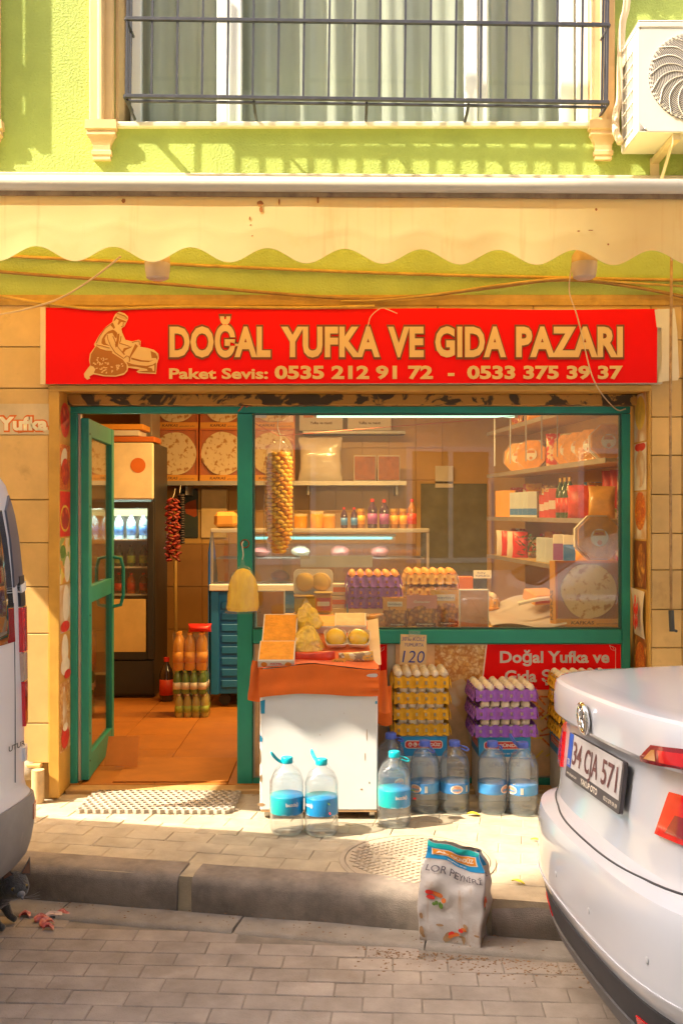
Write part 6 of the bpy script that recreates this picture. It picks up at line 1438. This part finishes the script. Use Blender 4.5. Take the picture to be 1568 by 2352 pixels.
tub('low amber tub under the red labelled jar', 743, .44, .11, .07, m_honey, None, m_lid); tj = tub('amber jar with a red and white label and a yellow lid', 742, .44, .10, .12, m_honey, lab_r, M('yellow lid', (.75,.48,.06), .4), .075)
part('label_panel', MB().bb(-.035,.035,-.0432,-.0418,.04,.065), whm, tj)
for k in range(2): carton('egg_noodle_box', ('small white box with an orange dot on top of its twin by the purple trays', 'small white box with an orange dot under its twin by the purple trays')[k], 'carton', (X(776,.6), .62, LZ+.16-.072*k), (.09,.06,.068), m_card, band=(m_kafk,.3,.7), group='small white boxes by the purple trays')
solo('box_riser', MB().box((X(776,.6), .62, LZ+.045), (.1,.07,.085), .003), m_card, 'plain block under the small white boxes in the window', 'carton')
m_mac = M('macaroni', (.72,.30,.04), .5, tex=cells([(.78,.36,.05),(.66,.24,.02),(.82,.46,.10)], 46, (.25,.07,.005)), coat=.3)
for k, (px, w, h, m2, txt, hd) in enumerate(((906,.14,.17,m_mac,'kemalpaşa',m_kafo),(968,.18,.185,m_mac,'Özkanlar',M('pink header print', (.70,.30,.26), .4)),(1022,.18,.215,m_mac,'nevitas',M('amber header print', (.80,.42,.02), .4)))):
    L = ('small packet of round sweets with a yellow header in the window', 'packet of round sweets with a pink header in the window', 'tall packet of round sweets with an amber header in the window')[k]
    y = .335 + .012*k
    t = pouch('sweet_packet', L, 'packet', LP(px,y+.03), w, h, .05, m2, 0, -.08, 'packets of sweets in the window', seed=60+k)
    part('header', MB().bb(-w*.47, w*.47, -.024, -.022, h*.56, h*.96), hd, t); part('header_panel', MB().bb(-w*.3, w*.3, -.0262, -.0245, h*.68, h*.84), whm if k != 1 else hd, t)
    text(t, txt, (-w*.26,-.0275,h*.73), UX, UZ, w*.52, h*.07, m_gry if k != 1 else whm, .03)
    part('name_strip', MB().bb(-w*.2, w*.42, -.031, -.029, h*.06, h*.13), m_ink, t); text(t, 'Kemalpaşa', (-w*.16,-.0322,h*.075), UX, UZ, w*.5, h*.04, whm, .02)
pouch('red_packet', 'long red packet lying in the window above the cart goods', 'packet', (X(728,.34), .36, LZ+.035), .075, .20, .06, m_red, 0, 0, seed=71).rotation_euler = (0, math.radians(90), 0)
pouch('dried_apricot_bag', 'clear bag of orange dried apricots lying in the window', 'packet', (X(817,.34), .36, LZ+.035), .09, .17, .07, M('apricot print', (.72,.34,.05), .4, tex=cells([(.78,.40,.06),(.68,.26,.03),(.70,.55,.36)], 24, (.3,.1,.01), .1), coat=.4), 0, 0, seed=73).rotation_euler = (0, math.radians(90), 0)
yufka_box('large yufka box with flaps standing at the corner of the display window', LP(1352,.40), .375, .37, 0, -.05, True, 'yufka boxes')
octagon_pack('large octagonal kadayif pack standing on the yufka box at the window corner', (X(1376,.42), .44, LZ+.372), .138, 0, -.05)
carton('orange_carton', 'orange and pink carton lying tilted beside the yufka box in the window', 'carton', (X(1238,.66), .66, LZ+.12), (.17,.12,.06), m_kafo, .5, .3, band=(lab_r,.2,.7))
m_sheetp = M('grey lilac plastic sheet', (.46,.42,.46), .35, .1, 4, coat=.3)
solo('plastic_sheet', MB().grid(lambda u, v: (X(1115,.6)+u*.42, .36+v*.62, LZ+.012+.10*v*(.35+.65*u)+.05*u*v+.012*math.sin(u*7+v*4)), 20, 12), m_sheetp, 'crumpled grey plastic sheet spread over the ledge beside the yufka box', 'plastic sheet', True)
solo('white_ladle', MB().tube(sag([LP(1190,.5)[:2]+(LZ+.12,), LP(1235,.5)[:2]+(LZ+.145,), (X(1285,.5),.5,LZ+.155)]), .012, 8), whm, 'white plastic handle lying on the grey sheet in the window', 'handle', True)
ct2 = carton('spare_yufka_carton', 'brown carton stack standing at the back of the ledge by the side shelves', 'carton', (X(1068,1.05), 1.06, LZ+.001), (.09,.08,.24), m_kafk, band=(m_kafo,.3,.6))
solo('window_sticker', MB().bb(FX(586), FX(612), FY+.0125, FY+.0135, FZ(961), FZ(951)), whm, 'tiny white sticker at the top corner of the shop window', 'sticker')
# ------------------------------------------------------------------ vehicles: hull lofted from plan outlines
def table(rows):
    def f(z):
        if z <= rows[0][0]: return rows[0][1:]
        for a, b in zip(rows, rows[1:]):
            if z <= b[0]:
                t = (z-a[0])/max(b[0]-a[0], 1e-6); return tuple(p+(q-p)*t for p, q in zip(a[1:], b[1:]))
        return rows[-1][1:]
    return f
class Hull:
    """rows: z, rear offset, half width; a = length of the rounded rear, n = squareness, bow = rear curvature"""
    def __init__(s, rows, a, n, bow, front): s.rows, s.f, s.a, s.n, s.bow, s.front = rows, table(rows), a, n, bow, front
    def pt(s, y, z):
        """rear surface point: y as a share of the half width"""
        xo, hw = s.f(z); u = min(abs(y), .99999)
        c = (1-u**s.n)**(1/s.n)
        return Vector((xo + s.bow*u*u + s.a*(1-c), y*hw, z))
    def nrm(s, y, z):
        e = .004; p = s.pt(y, z); q = s.pt(min(y+e, .9999) if y < .99 else y-e, z); r = s.pt(y, z+e)
        n_ = (r-p).cross(q-p)
        return (n_ if n_.x < 0 or abs(n_.x) < .3*n_.length else -n_).normalized()
    def loop(s, z, ny=44):
        xo, hw = s.f(z); out = []
        ys = [-math.cos(math.pi*k/ny) for k in range(ny+1)]
        ys = [math.copysign(1-(1-abs(y))**1.15, y) for y in ys]
        ends = s.front(z)
        left = [Vector((ends, -hw*.9, z)), Vector(((ends+xo+s.a+s.bow)/2, -hw, z))]
        right = [Vector(((ends+xo+s.a+s.bow)/2, hw, z)), Vector((ends, hw*.9, z))]
        return left + [s.pt(y, z) if abs(y) < .99999 else Vector((xo+s.bow+s.a, math.copysign(hw, y), z)) for y in ys] + right
    def body(s, zs):
        L = [s.loop(z) for z in zs]; k = len(L[0]); b = MB()
        fs = [(j*k+i, j*k+(i+1) % k, (j+1)*k+(i+1) % k, (j+1)*k+i) for j in range(len(L)-1) for i in range(k)]
        fs = [f[::-1] for f in fs]
        fs += [tuple(range(k)), tuple((len(L)-1)*k+i for i in range(k))[::-1]]
        return b.add([v for l_ in L for v in l_], fs)
    def patch(s, fn, nu, nv, off, back=.012):
        """panel following the hull: fn(u,v) -> (y share, z)"""
        F_, B_ = [], []
        for j in range(nv+1):
            for i in range(nu+1):
                y, z = fn(i/nu, j/nv); p = s.pt(y, z); n_ = s.nrm(y, z); F_.append(p + n_*off); B_.append(p - n_*back)
        w_ = nu+1; N = w_*(nv+1)
        fs = [(j*w_+i, (j+1)*w_+i, (j+1)*w_+i+1, j*w_+i+1) for j in range(nv) for i in range(nu)]
        rim = [i for i in range(w_)] + [j*w_+nu for j in range(1, nv+1)] + [nv*w_+i for i in range(nu-1, -1, -1)] + [j*w_ for j in range(nv-1, 0, -1)]
        fs += [(rim[k], rim[(k+1) % len(rim)], N+rim[(k+1) % len(rim)], N+rim[k]) for k in range(len(rim))]
        return MB().add(F_+B_, fs)
def quad(c):
    """bilinear patch between four (y, z) corners: bottom a, b then top a, b"""
    def f(u, v): return tuple((c[0][k]*(1-u)+c[1][k]*u)*(1-v) + (c[2][k]*(1-u)+c[3][k]*u)*v for k in (0, 1))
    return f
def zsteps(rows, n): 
    out = []
    for a, b in zip(rows, rows[1:]):
        k = max(1, int((b[0]-a[0])/n)); out += [a[0]+(b[0]-a[0])*i/k for i in range(k)]
    return out + [rows[-1][0]]
m_carw = M('white car paint', (.64,.655,.71), .28, .015, 2, coat=1.0, dirt=((.50,.49,.49), .10, 3)); m_vanw = M('white van paint', (.70,.69,.69), .35, .03, 2, coat=.6, dirt=((.45,.40,.35), .15, 4))
m_trim = M('black plastic trim', (.035,.035,.04), .55, .2, 10); m_tyre = M('tyre rubber', (.02,.02,.02), .8); m_chrome = M('chrome', (.75,.75,.76), .06, .02, 4, metal=1)
m_lamp = M('red lamp glass', (.72,.008,.012), .08, .15, 12, coat=1.0); m_lamp2 = M('dark red lamp glass', (.28,.01,.02), .08, .15, 12, coat=1.0); m_lamp3 = M('amber clear lamp', (.66,.42,.30), .1, .15, 20, coat=1.0); m_cglass = M('dark car glass', (.03,.035,.04), .04, .1, 2, coat=1.0, spec=.8)
def wheel(parent, x, y, r, w):
    t = part('wheel', MB().tube([(x, y-w/2, r), (x, y+w/2, r)], r, 28), m_tyre, parent, 40)
    part('rim', MB().tube([(x, y-w/2-.004, r), (x, y+w/2+.004, r)], r*.64, 20), m_alu, t, 40)
# ---- white saloon at the kerb
car = thing('parked_car', 'white saloon car parked at the kerb with its boot towards the shop', 'car', (.695, -2.20, -.15), (math.radians(-3.6),0,math.radians(3)))
rows = [(0.17,0.16,0.79),(0.2,0.09,0.82),(0.245,0.06,0.84),(0.3,0.04,0.855),(0.385,0.022,0.865),(0.4,0.01,0.87),(0.43,0.002,0.873),(0.55,0.0,0.875),(0.61,0.004,0.875),(0.645,0.014,0.875),(0.66,0.063,0.875),(0.68,0.078,0.873),(0.708,0.082,0.87),(0.788,0.088,0.865),(0.888,0.102,0.858),(0.946,0.114,0.85),(0.958,0.114,0.848),(0.964,0.074,0.846),(0.978,0.062,0.842),(1.028,0.06,0.83),(1.066,0.062,0.82),(1.082,0.067,0.812),(1.09,0.076,0.805),(1.094,0.098,0.795),(1.097,0.138,0.78)]
hull = Hull(rows, .55, 4.0, .04, lambda z: 4.45 if z < .95 else 4.3)
top_rows = [(1.124,.13,.80),(1.13,.30,.79),(1.138,.46,.78)]
part('body', hull.body(zsteps(rows, .03)), m_carw, car, 28)
hood = Hull([(1.094,.128,.78),(1.106,.32,.765),(1.113,.52,.75)], .5, 4.0, .04, lambda z: 3.6); part('boot_deck', hood.body([1.094,1.1,1.106,1.109,1.113]), m_carw, car, 28)
cab = Hull([(1.09,.54,.74),(1.13,.62,.72),(1.38,1.05,.60),(1.45,1.35,.54),(1.465,1.6,.48)], .45, 4, .10, lambda z: 3.5 - (z-1.10)*2.6)
part('cabin', cab.body(zsteps(cab.rows, .04)), m_carw, car, 30)
part('rear_window', cab.patch(quad(((-.80,1.15),(.80,1.15),(-.74,1.38),(.74,1.38))), 16, 8, .004), m_cglass, car, True)
part('lower_valance', hull.patch(quad(((-.992,.19),(.992,.19),(-.992,.375),(.992,.375))), 60, 8, .006, .02), m_trim, car, 35)
part('valance_insert', hull.patch(quad(((-.70,.205),(.70,.205),(-.66,.285),(.66,.285))), 30, 4, .012), M('grey valance', (.10,.10,.11), .45), car, 35)
part('bumper_reflector', hull.patch(quad(((-.92,.27),(-.50,.285),(-.92,.335),(-.50,.32))), 12, 3, .010), m_lamp, car, 35); part('bumper_reflector', hull.patch(quad(((.50,.285),(.92,.27),(.50,.32),(.92,.335))), 12, 3, .010), m_lamp, car, 35)
def strip(pts, r, mat, name='panel_gap', h=None, off=.0):
    h = h or hull
    return part(name, MB().tube([h.pt(y, z) + h.nrm(y, z)*off for y, z in pts], r, 6), mat, car, True)
gapm = M('panel gap', (.05,.05,.055), .7)
strip([(-.80+1.6*k/30, .654 + .03*abs(-1+2*k/30)**3) for k in range(31)], .0035, gapm)
for sg_ in (-1, 1):
    strip([(sg_*.80,.684),(sg_*.79,.74),(sg_*.76,.80)], .003, gapm)
    strip([(sg_*.965,.93),(sg_*.965,1.0),(sg_*.94,1.07),(sg_*.92,1.10)], .003, gapm)
    # tail lamps: outer part on the wing, inner on the boot lid
    def lampq(c): return quad(c if sg_ > 0 else ((-c[1][0],c[1][1]),(-c[0][0],c[0][1]),(-c[3][0],c[3][1]),(-c[2][0],c[2][1])))
    part('tail_lamp', hull.patch(lampq(((.52,.785),(.988,.79),(.575,.90),(.990,.915))), 20, 8, .012), m_lamp, car, 35)
    q_ = car.children[-1]; part('lamp_segment', hull.patch(lampq(((.58,.80),(.93,.805),(.62,.85),(.93,.86))), 14, 4, .0145), m_lamp2, q_, 35)
    if sg_ > 0: continue
    part('tail_lamp', hull.patch(lampq(((.49,.972),(.90,.985),(.58,1.02),(.90,1.04))), 20, 6, .010), m_lamp2, car, 35)
    o = car.children[-1]
    part('lamp_segment', hull.patch(lampq(((.62,.982),(.78,.988),(.62,1.012),(.78,1.022))), 8, 3, .013), m_lamp, o, 35)
    part('lamp_segment', hull.patch(lampq(((.53,.978),(.60,.982),(.585,1.008),(.60,1.010))), 4, 3, .012), M('amber lamp corner', (.62,.25,.08), .1, coat=1), o, 35)
for y in (-.62,-.2,.2,.62): part('parking_sensor', MB().ball(hull.pt(y,.50), (.002,.010,.010), 10, 3), M('sensor grey', (.50,.50,.52), .4), car, True)
# number plate in a dark dealer frame
pl_ = Vector((hull.pt(0,.79).x-.012, 0, .79)); ptop = Vector((hull.pt(0,.925).x-.014, 0, .933)); PW = (ptop-pl_).normalized(); PU = -UY
po = pl_ + UY*.27; Lf = (ptop-pl_).length
plate = part('number_plate', MB().prism(rrect(.54, Lf, .008, 3), (pl_+ptop)/2, PU, PW, .012), M('dark plate frame', (.07,.06,.065), .4), car)
pn_ = PU.cross(PW)
def pp_(a, b, d=.0): return po + PU*a + PW*b + pn_*(.012+d)
part('plate_face', MB().prism([(0,0),(.515,0),(.515,.108),(0,.108)], pp_(.0125,.036,.0), PU, PW, .0015), M('plate white', (.56,.53,.52), .4), plate)
part('plate_band', MB().prism([(0,0),(.042,0),(.042,.108),(0,.108)], pp_(.0125,.036,.002), PU, PW, .0008), M('plate blue', (.01,.09,.52), .4), plate)
text(plate, 'TR', pp_(.018,.043,.0035), PU, PW, .028, .02, whm, .03)
m_pt = M('plate digits', (.16,.06,.06), .5)
for s_, a, w_ in (('34',.066,.095),('CJA',.195,.135),('571',.365,.14)): text(plate, s_, pp_(a,.052,.0035), PU, PW, w_, .076, m_pt, .012)
text(plate, 'YAKUP OTO', pp_(.17,.009,.001), PU, PW, .17, .019, whm, .03); text(plate, 'www.yakupoto.com', pp_(.015,.012,.001), PU, PW, .11, .010, whm, .01); text(plate, '0212 279 09 09', pp_(.40,.011,.001), PU, PW, .12, .012, whm, .02)
# round chrome emblem and small chrome letters
ez = 1.018; ec_ = hull.pt(0, ez) + Vector((-.006,0,0)); EW = Vector((-.1,0,1)).normalized(); EU = -UY; en = EU.cross(EW)
EM = Matrix((EU, EW, en)).transposed()
em = part('emblem', MB().lathe([(.036,0),(.038,.010),(.045,.014),(.050,.010),(.051,.0)], ec_, 32, m=EM), m_chrome, car, True)
part('emblem_field', MB().lathe([(.037,.0),(.037,.006),(.0,.007)], ec_, 24, m=EM), M('emblem field', (.16,.10,.11), .2, metal=.6), em)
for pts in ([(-.016,.034),(-.001,.004),(.001,.004),(.016,.034)], [(-.033,.016),(-.014,-.030),(-.001,-.003),(.001,-.003),(.014,-.030),(.033,.016)]):
    part('emblem_stroke', MB().tube([ec_ + EU*a + EW*b_ + en*.010 for a, b_ in pts], .0035, 6), m_chrome, em, True)
text(car, 'TSI', hull.pt(.70,1.02) + Vector((-.012,0,0)), EU, EW, .075, .024, m_chrome, .03, name='boot_letters')
part('bumper_shine_strip', hull.patch(quad(((-.985,.425),(.985,.425),(-.985,.432),(.985,.432))), 50, 1, .003), m_carw, car, 35)
for sg_ in (-1, 1): wheel(car, 1.0, sg_*.80, .315, .2); wheel(car, 3.6, sg_*.80, .315, .2)
part('side_window', MB().bb(1.35, 2.9, -.735, -.70, 1.17, 1.38, .03), m_cglass, car)
# ---- white van, only its rear corner in view
van = thing('parked_van', 'white van parked at the kerb with only its rear corner in view', 'van', (-1.36, -1.985, -.155), (0,0,math.radians(180-12.0)))
vr = [(.24,.12,.82),(.27,.05,.84),(.31,.02,.85),(.42,.0,.855),(.50,.0,.856),(.535,.008,.855),(.55,.022,.852),(.58,.03,.85),(.70,.03,.85),(.95,.03,.85),(1.10,.032,.85),(1.30,.036,.848),(1.42,.042,.845),(1.55,.052,.84),(1.66,.066,.83),(1.76,.09,.81),(1.83,.13,.785),(1.88,.20,.74),(1.915,.33,.66),(1.93,.5,.5)]
vh = Hull(vr, .15, 5, .02, lambda z: 4.0 if z < .9 else 4.0-(z-.9)*.7)
part('body', vh.body(zsteps(vr, .05)), m_vanw, van, 30)
# kerb side of the van is local -y
part('bumper', vh.patch(quad(((-.996,.27),(.996,.27),(-.996,.53),(.996,.53))), 50, 8, .012, .02), M('dusty grey bumper', (.26,.24,.22), .6, .15, 6, dirt=((.36,.32,.27), .3, 8)), van, 35)
part('bumper_reflector', vh.patch(quad(((-.965,.43),(-.90,.43),(-.965,.49),(-.90,.49))), 5, 3, .017), M('orange reflector', (.62,.25,.14), .3), van, 35)
part('rear_window', vh.patch(quad(((-.80,1.15),(.80,1.15),(-.76,1.66),(.76,1.66))), 20, 10, .005), m_cglass, van, True)
part('window_trim', vh.patch(quad(((-.93,1.40),(-.805,1.36),(-.90,1.72),(-.80,1.66))), 6, 8, .008), M('dark grey trim', (.11,.11,.14), .5), van, 35)
part('hinge', vh.patch(quad(((-.985,1.345),(-.86,1.335),(-.985,1.375),(-.86,1.365))), 6, 3, .016), m_white, van, 35)
part('lamp_base', vh.patch(quad(((-.975,1.28),(-.86,1.28),(-.985,1.40),(-.86,1.40))), 6, 4, .011), m_trim, van, 35)
part('tail_lamp', vh.patch(quad(((-.988,1.10),(-.86,1.10),(-.988,1.275),(-.86,1.275))), 7, 6, .015), m_lamp, van, 35)
part('tail_lamp', vh.patch(quad(((-.985,.985),(-.875,.985),(-.988,1.095),(-.86,1.095))), 7, 5, .014), m_lamp3, van, 35)
part('tail_lamp', vh.patch(quad(((-.98,.83),(-.90,.80),(-.985,.98),(-.88,.98))), 7, 6, .014), m_lamp, van, 35)
part('hinge', vh.patch(quad(((-.99,.66),(-.90,.66),(-.99,.715),(-.90,.715))), 6, 3, .012), m_vanw, van, 35)
text(van, 'UTUR', vh.pt(-.72,.735)+Vector((-.006,0,0)), -UY, UZ, .12, .022, m_trim, .02, name='lettering', lift=0)
part('door_gap', MB().tube([vh.pt(-.80,z)+vh.nrm(-.80,z)*.001 for z in (.60,.7,.9,1.1,1.3)], .002, 5), gapm, van, True)
part('window_sticker', vh.patch(quad(((-.62,1.27),(-.55,1.27),(-.62,1.35),(-.55,1.35))), 3, 3, .0065), lab_b, van, 35)
for sg_ in (-1, 1): wheel(van, .85, sg_*.76, .30, .19); wheel(van, 3.4, sg_*.76, .30, .19)

# ------------------------------------------------------------------ cat and scraps
def skinned(name, joints, edges, mat, parent, root=0, levels=2):
    """joints: (x, y, z, rx[, ry]); one continuous skin over the skeleton"""
    me = bpy.data.meshes.new(name); me.from_pydata([j[:3] for j in joints], edges, []); me.update(); me.materials.append(mat)
    o = link(name, me, parent); m_ = o.modifiers.new('skin', 'SKIN'); m_.use_smooth_shade = True
    if not me.skin_vertices: me.attributes  # the modifier adds the layer
    for i, j in enumerate(joints):
        sv = me.skin_vertices[0].data[i]; sv.radius = (j[3], j[4] if len(j) > 4 else j[3]); sv.use_root = (i == root)
    s_ = o.modifiers.new('smooth', 'SUBSURF'); s_.levels = levels; s_.render_levels = levels
    return o
cat = thing('kitten', 'dark grey kitten crouching beside the van and looking at the meat scraps', 'cat', (-1.325, -1.24, -.15), (0,0,math.radians(-12))); cat.scale = (1.28,1.28,1.28)
m_fur = M('dark grey fur', (.05,.046,.045), .9, .4, 60, bump=.7, bs=140, sheen=.4, dirt=((.11,.10,.10), .3, 30))
# local +x = towards what the kitten looks at
J = [(-.17,0,.075,.052,.055), (-.10,0,.085,.048,.052), (-.04,0,.092,.043,.046), (-.002,0,.118,.032,.034), (.030,0,.140,.054,.058), (.062,0,.131,.036,.030), (.080,0,.124,.020,.016),
     (-.03,-.032,.06,.018), (-.012,-.035,.022,.012), (.012,-.035,.010,.012,.009), (-.03,.032,.06,.018), (-.012,.035,.022,.012), (.012,.035,.010,.012,.009),
     (-.175,-.045,.06,.030), (-.135,-.058,.035,.018), (-.175,-.056,.014,.012), (-.125,-.056,.009,.011,.008), (-.175,.045,.06,.030), (-.135,.058,.035,.018), (-.175,.056,.014,.012), (-.125,.056,.009,.011,.008),
     (-.23,.01,.06,.018), (-.29,.03,.03,.013), (-.33,.08,.014,.011), (-.31,.14,.012,.008)]
E_ = [(0,1),(1,2),(2,3),(3,4),(4,5),(5,6),(2,7),(7,8),(8,9),(2,10),(10,11),(11,12),(0,13),(13,14),(14,15),(15,16),(0,17),(17,18),(18,19),(19,20),(0,21),(21,22),(22,23),(23,24)]
hc = Vector((.030,0,.140)); HR = Matrix.Rotation(math.radians(-42),3,'Z') @ Matrix.Rotation(math.radians(12),3,'Y')
def hd(p): return hc + HR @ (Vector(p)-hc)
for i in (5, 6): J[i] = tuple(hd(J[i][:3])) + J[i][3:]
body = skinned('body', J, E_, m_fur, cat)
m_ear = M('inner ear', (.16,.075,.04), .8, .2, 30); m_eye = M('brown green eye', (.22,.15,.03), .08, coat=1); m_nose = M('grey nose', (.16,.17,.20), .4)
for sg_ in (-1, 1):
    tip, a, b_, c_ = [hd(p) for p in ((.016, sg_*.043, .214), (.036, sg_*.009, .172), (.030, sg_*.044, .158), (.004, sg_*.026, .158))]
    ear = part('ear', MB().add([tip, a, b_, c_], [(0,1,3),(0,3,2),(1,0,2),(1,2,3)] if sg_ > 0 else [(0,3,1),(0,2,3),(1,2,0),(1,3,2)]), m_fur, cat)
    ce = (tip+a+b_)/3; f_ = HR @ Vector((.003,0,.001))
    part('inner_ear', MB().add([ce+(p-ce)*.74+f_ for p in (tip,a,b_)], [(0,1,2)]), m_ear, ear)
    ey = part('eye', MB().ball(hd((.0655, sg_*.0195, .1445)), (.0075,.0075,.0075), 12, 4), m_eye, cat, True)
    part('pupil', MB().ball(hd((.0715, sg_*.0205, .1448)), (.003,.003,.0058), 8, 3), m_dark, ey, True)
    for k in range(3): part('whisker', MB().tube([hd((.084, sg_*.010, .121)), hd((.09, sg_*.035, .120+.006*(k-1))), hd((.085, sg_*.058, .117+.012*(k-1)))], .0004, 4), m_gry, cat)
part('nose', MB().ball(hd((.0945,0,.1265)), .0048, 8, 3), m_nose, cat, True)
part('muzzle_patch', MB().ball(hd((.080,0,.131)), (.0125,.0125,.011), 10, 4), M('pale grey fur', (.20,.20,.21), .9, .3, 60, sheen=.5), cat, True)
m_meat = M('raw pink meat', (.50,.06,.06), .35, .35, 40, coat=.3, dirt=((.72,.42,.34), .42, 36)); m_fat = M('pale meat fat', (.72,.50,.38), .4, .15, 30, coat=.2)
ML = ['pale curled scrap of raw meat in the middle of the scraps by the kitten', 'red edged scrap of raw meat lying upright among the scraps', 'small dark red scrap nearest the kitten', 'pale pointed scrap farthest from the kitten', 'long pale strip of meat fat lying across the scraps', 'little pink scrap at the front of the scraps']
for k, (px, py, L, w_, rz, m2) in enumerate(((96,2118,.055,.028,.5,m_meat),(108,2128,.06,.022,1.0,m_meat),(58,2108,.04,.022,.2,m_meat),(146,2106,.06,.022,.1,m_meat),(122,2112,.07,.014,.6,m_fat),(112,2138,.04,.018,.2,m_meat))):
    y = gy(py, -.15); b = MB().grid(lambda u, v: ((u-.5)*L, (v-.5)*w_ + .008*math.sin(u*5), .008 + .012*math.sin(u*math.pi)*abs(math.sin(v*4+k)) + .006*v), 10, 5).jitter(.005, 40, k)
    b.add([(x, yy, z-.006) for x, yy, z in b.v], [f[::-1] for f in b.f])
    solo('meat_scrap', b, m2, ML[k], 'meat', True, 'meat scraps by the kitten', (X(px,y), y, -.148), (0,0,rz))
# dry dirt and crumbs washed into the gutter by the car
b = MB()
for k in range(420):
    a, d_ = R.uniform(.1,.95), abs(R.gauss(0,.07)); p = kpt(a, -.17-d_, -.149); r_ = R.uniform(.0015,.0045)
    b.ball(p, (r_*R.uniform(1,2), r_, r_*.6), 5, 1)
for k in range(160):
    p = kpt(R.uniform(-1.3,1.0), -R.uniform(.0,.16), -.127); r_ = R.uniform(.0015,.004); b.ball(p, (r_*R.uniform(1,2), r_, r_*.6), 5, 1)
part('gutter_crumbs', b, M('brown crumbs', (.24,.13,.06), .9, .5, 60), None, kind='stuff', label='brown crumbs and grit strewn along the gutter by the sack', category='grit')
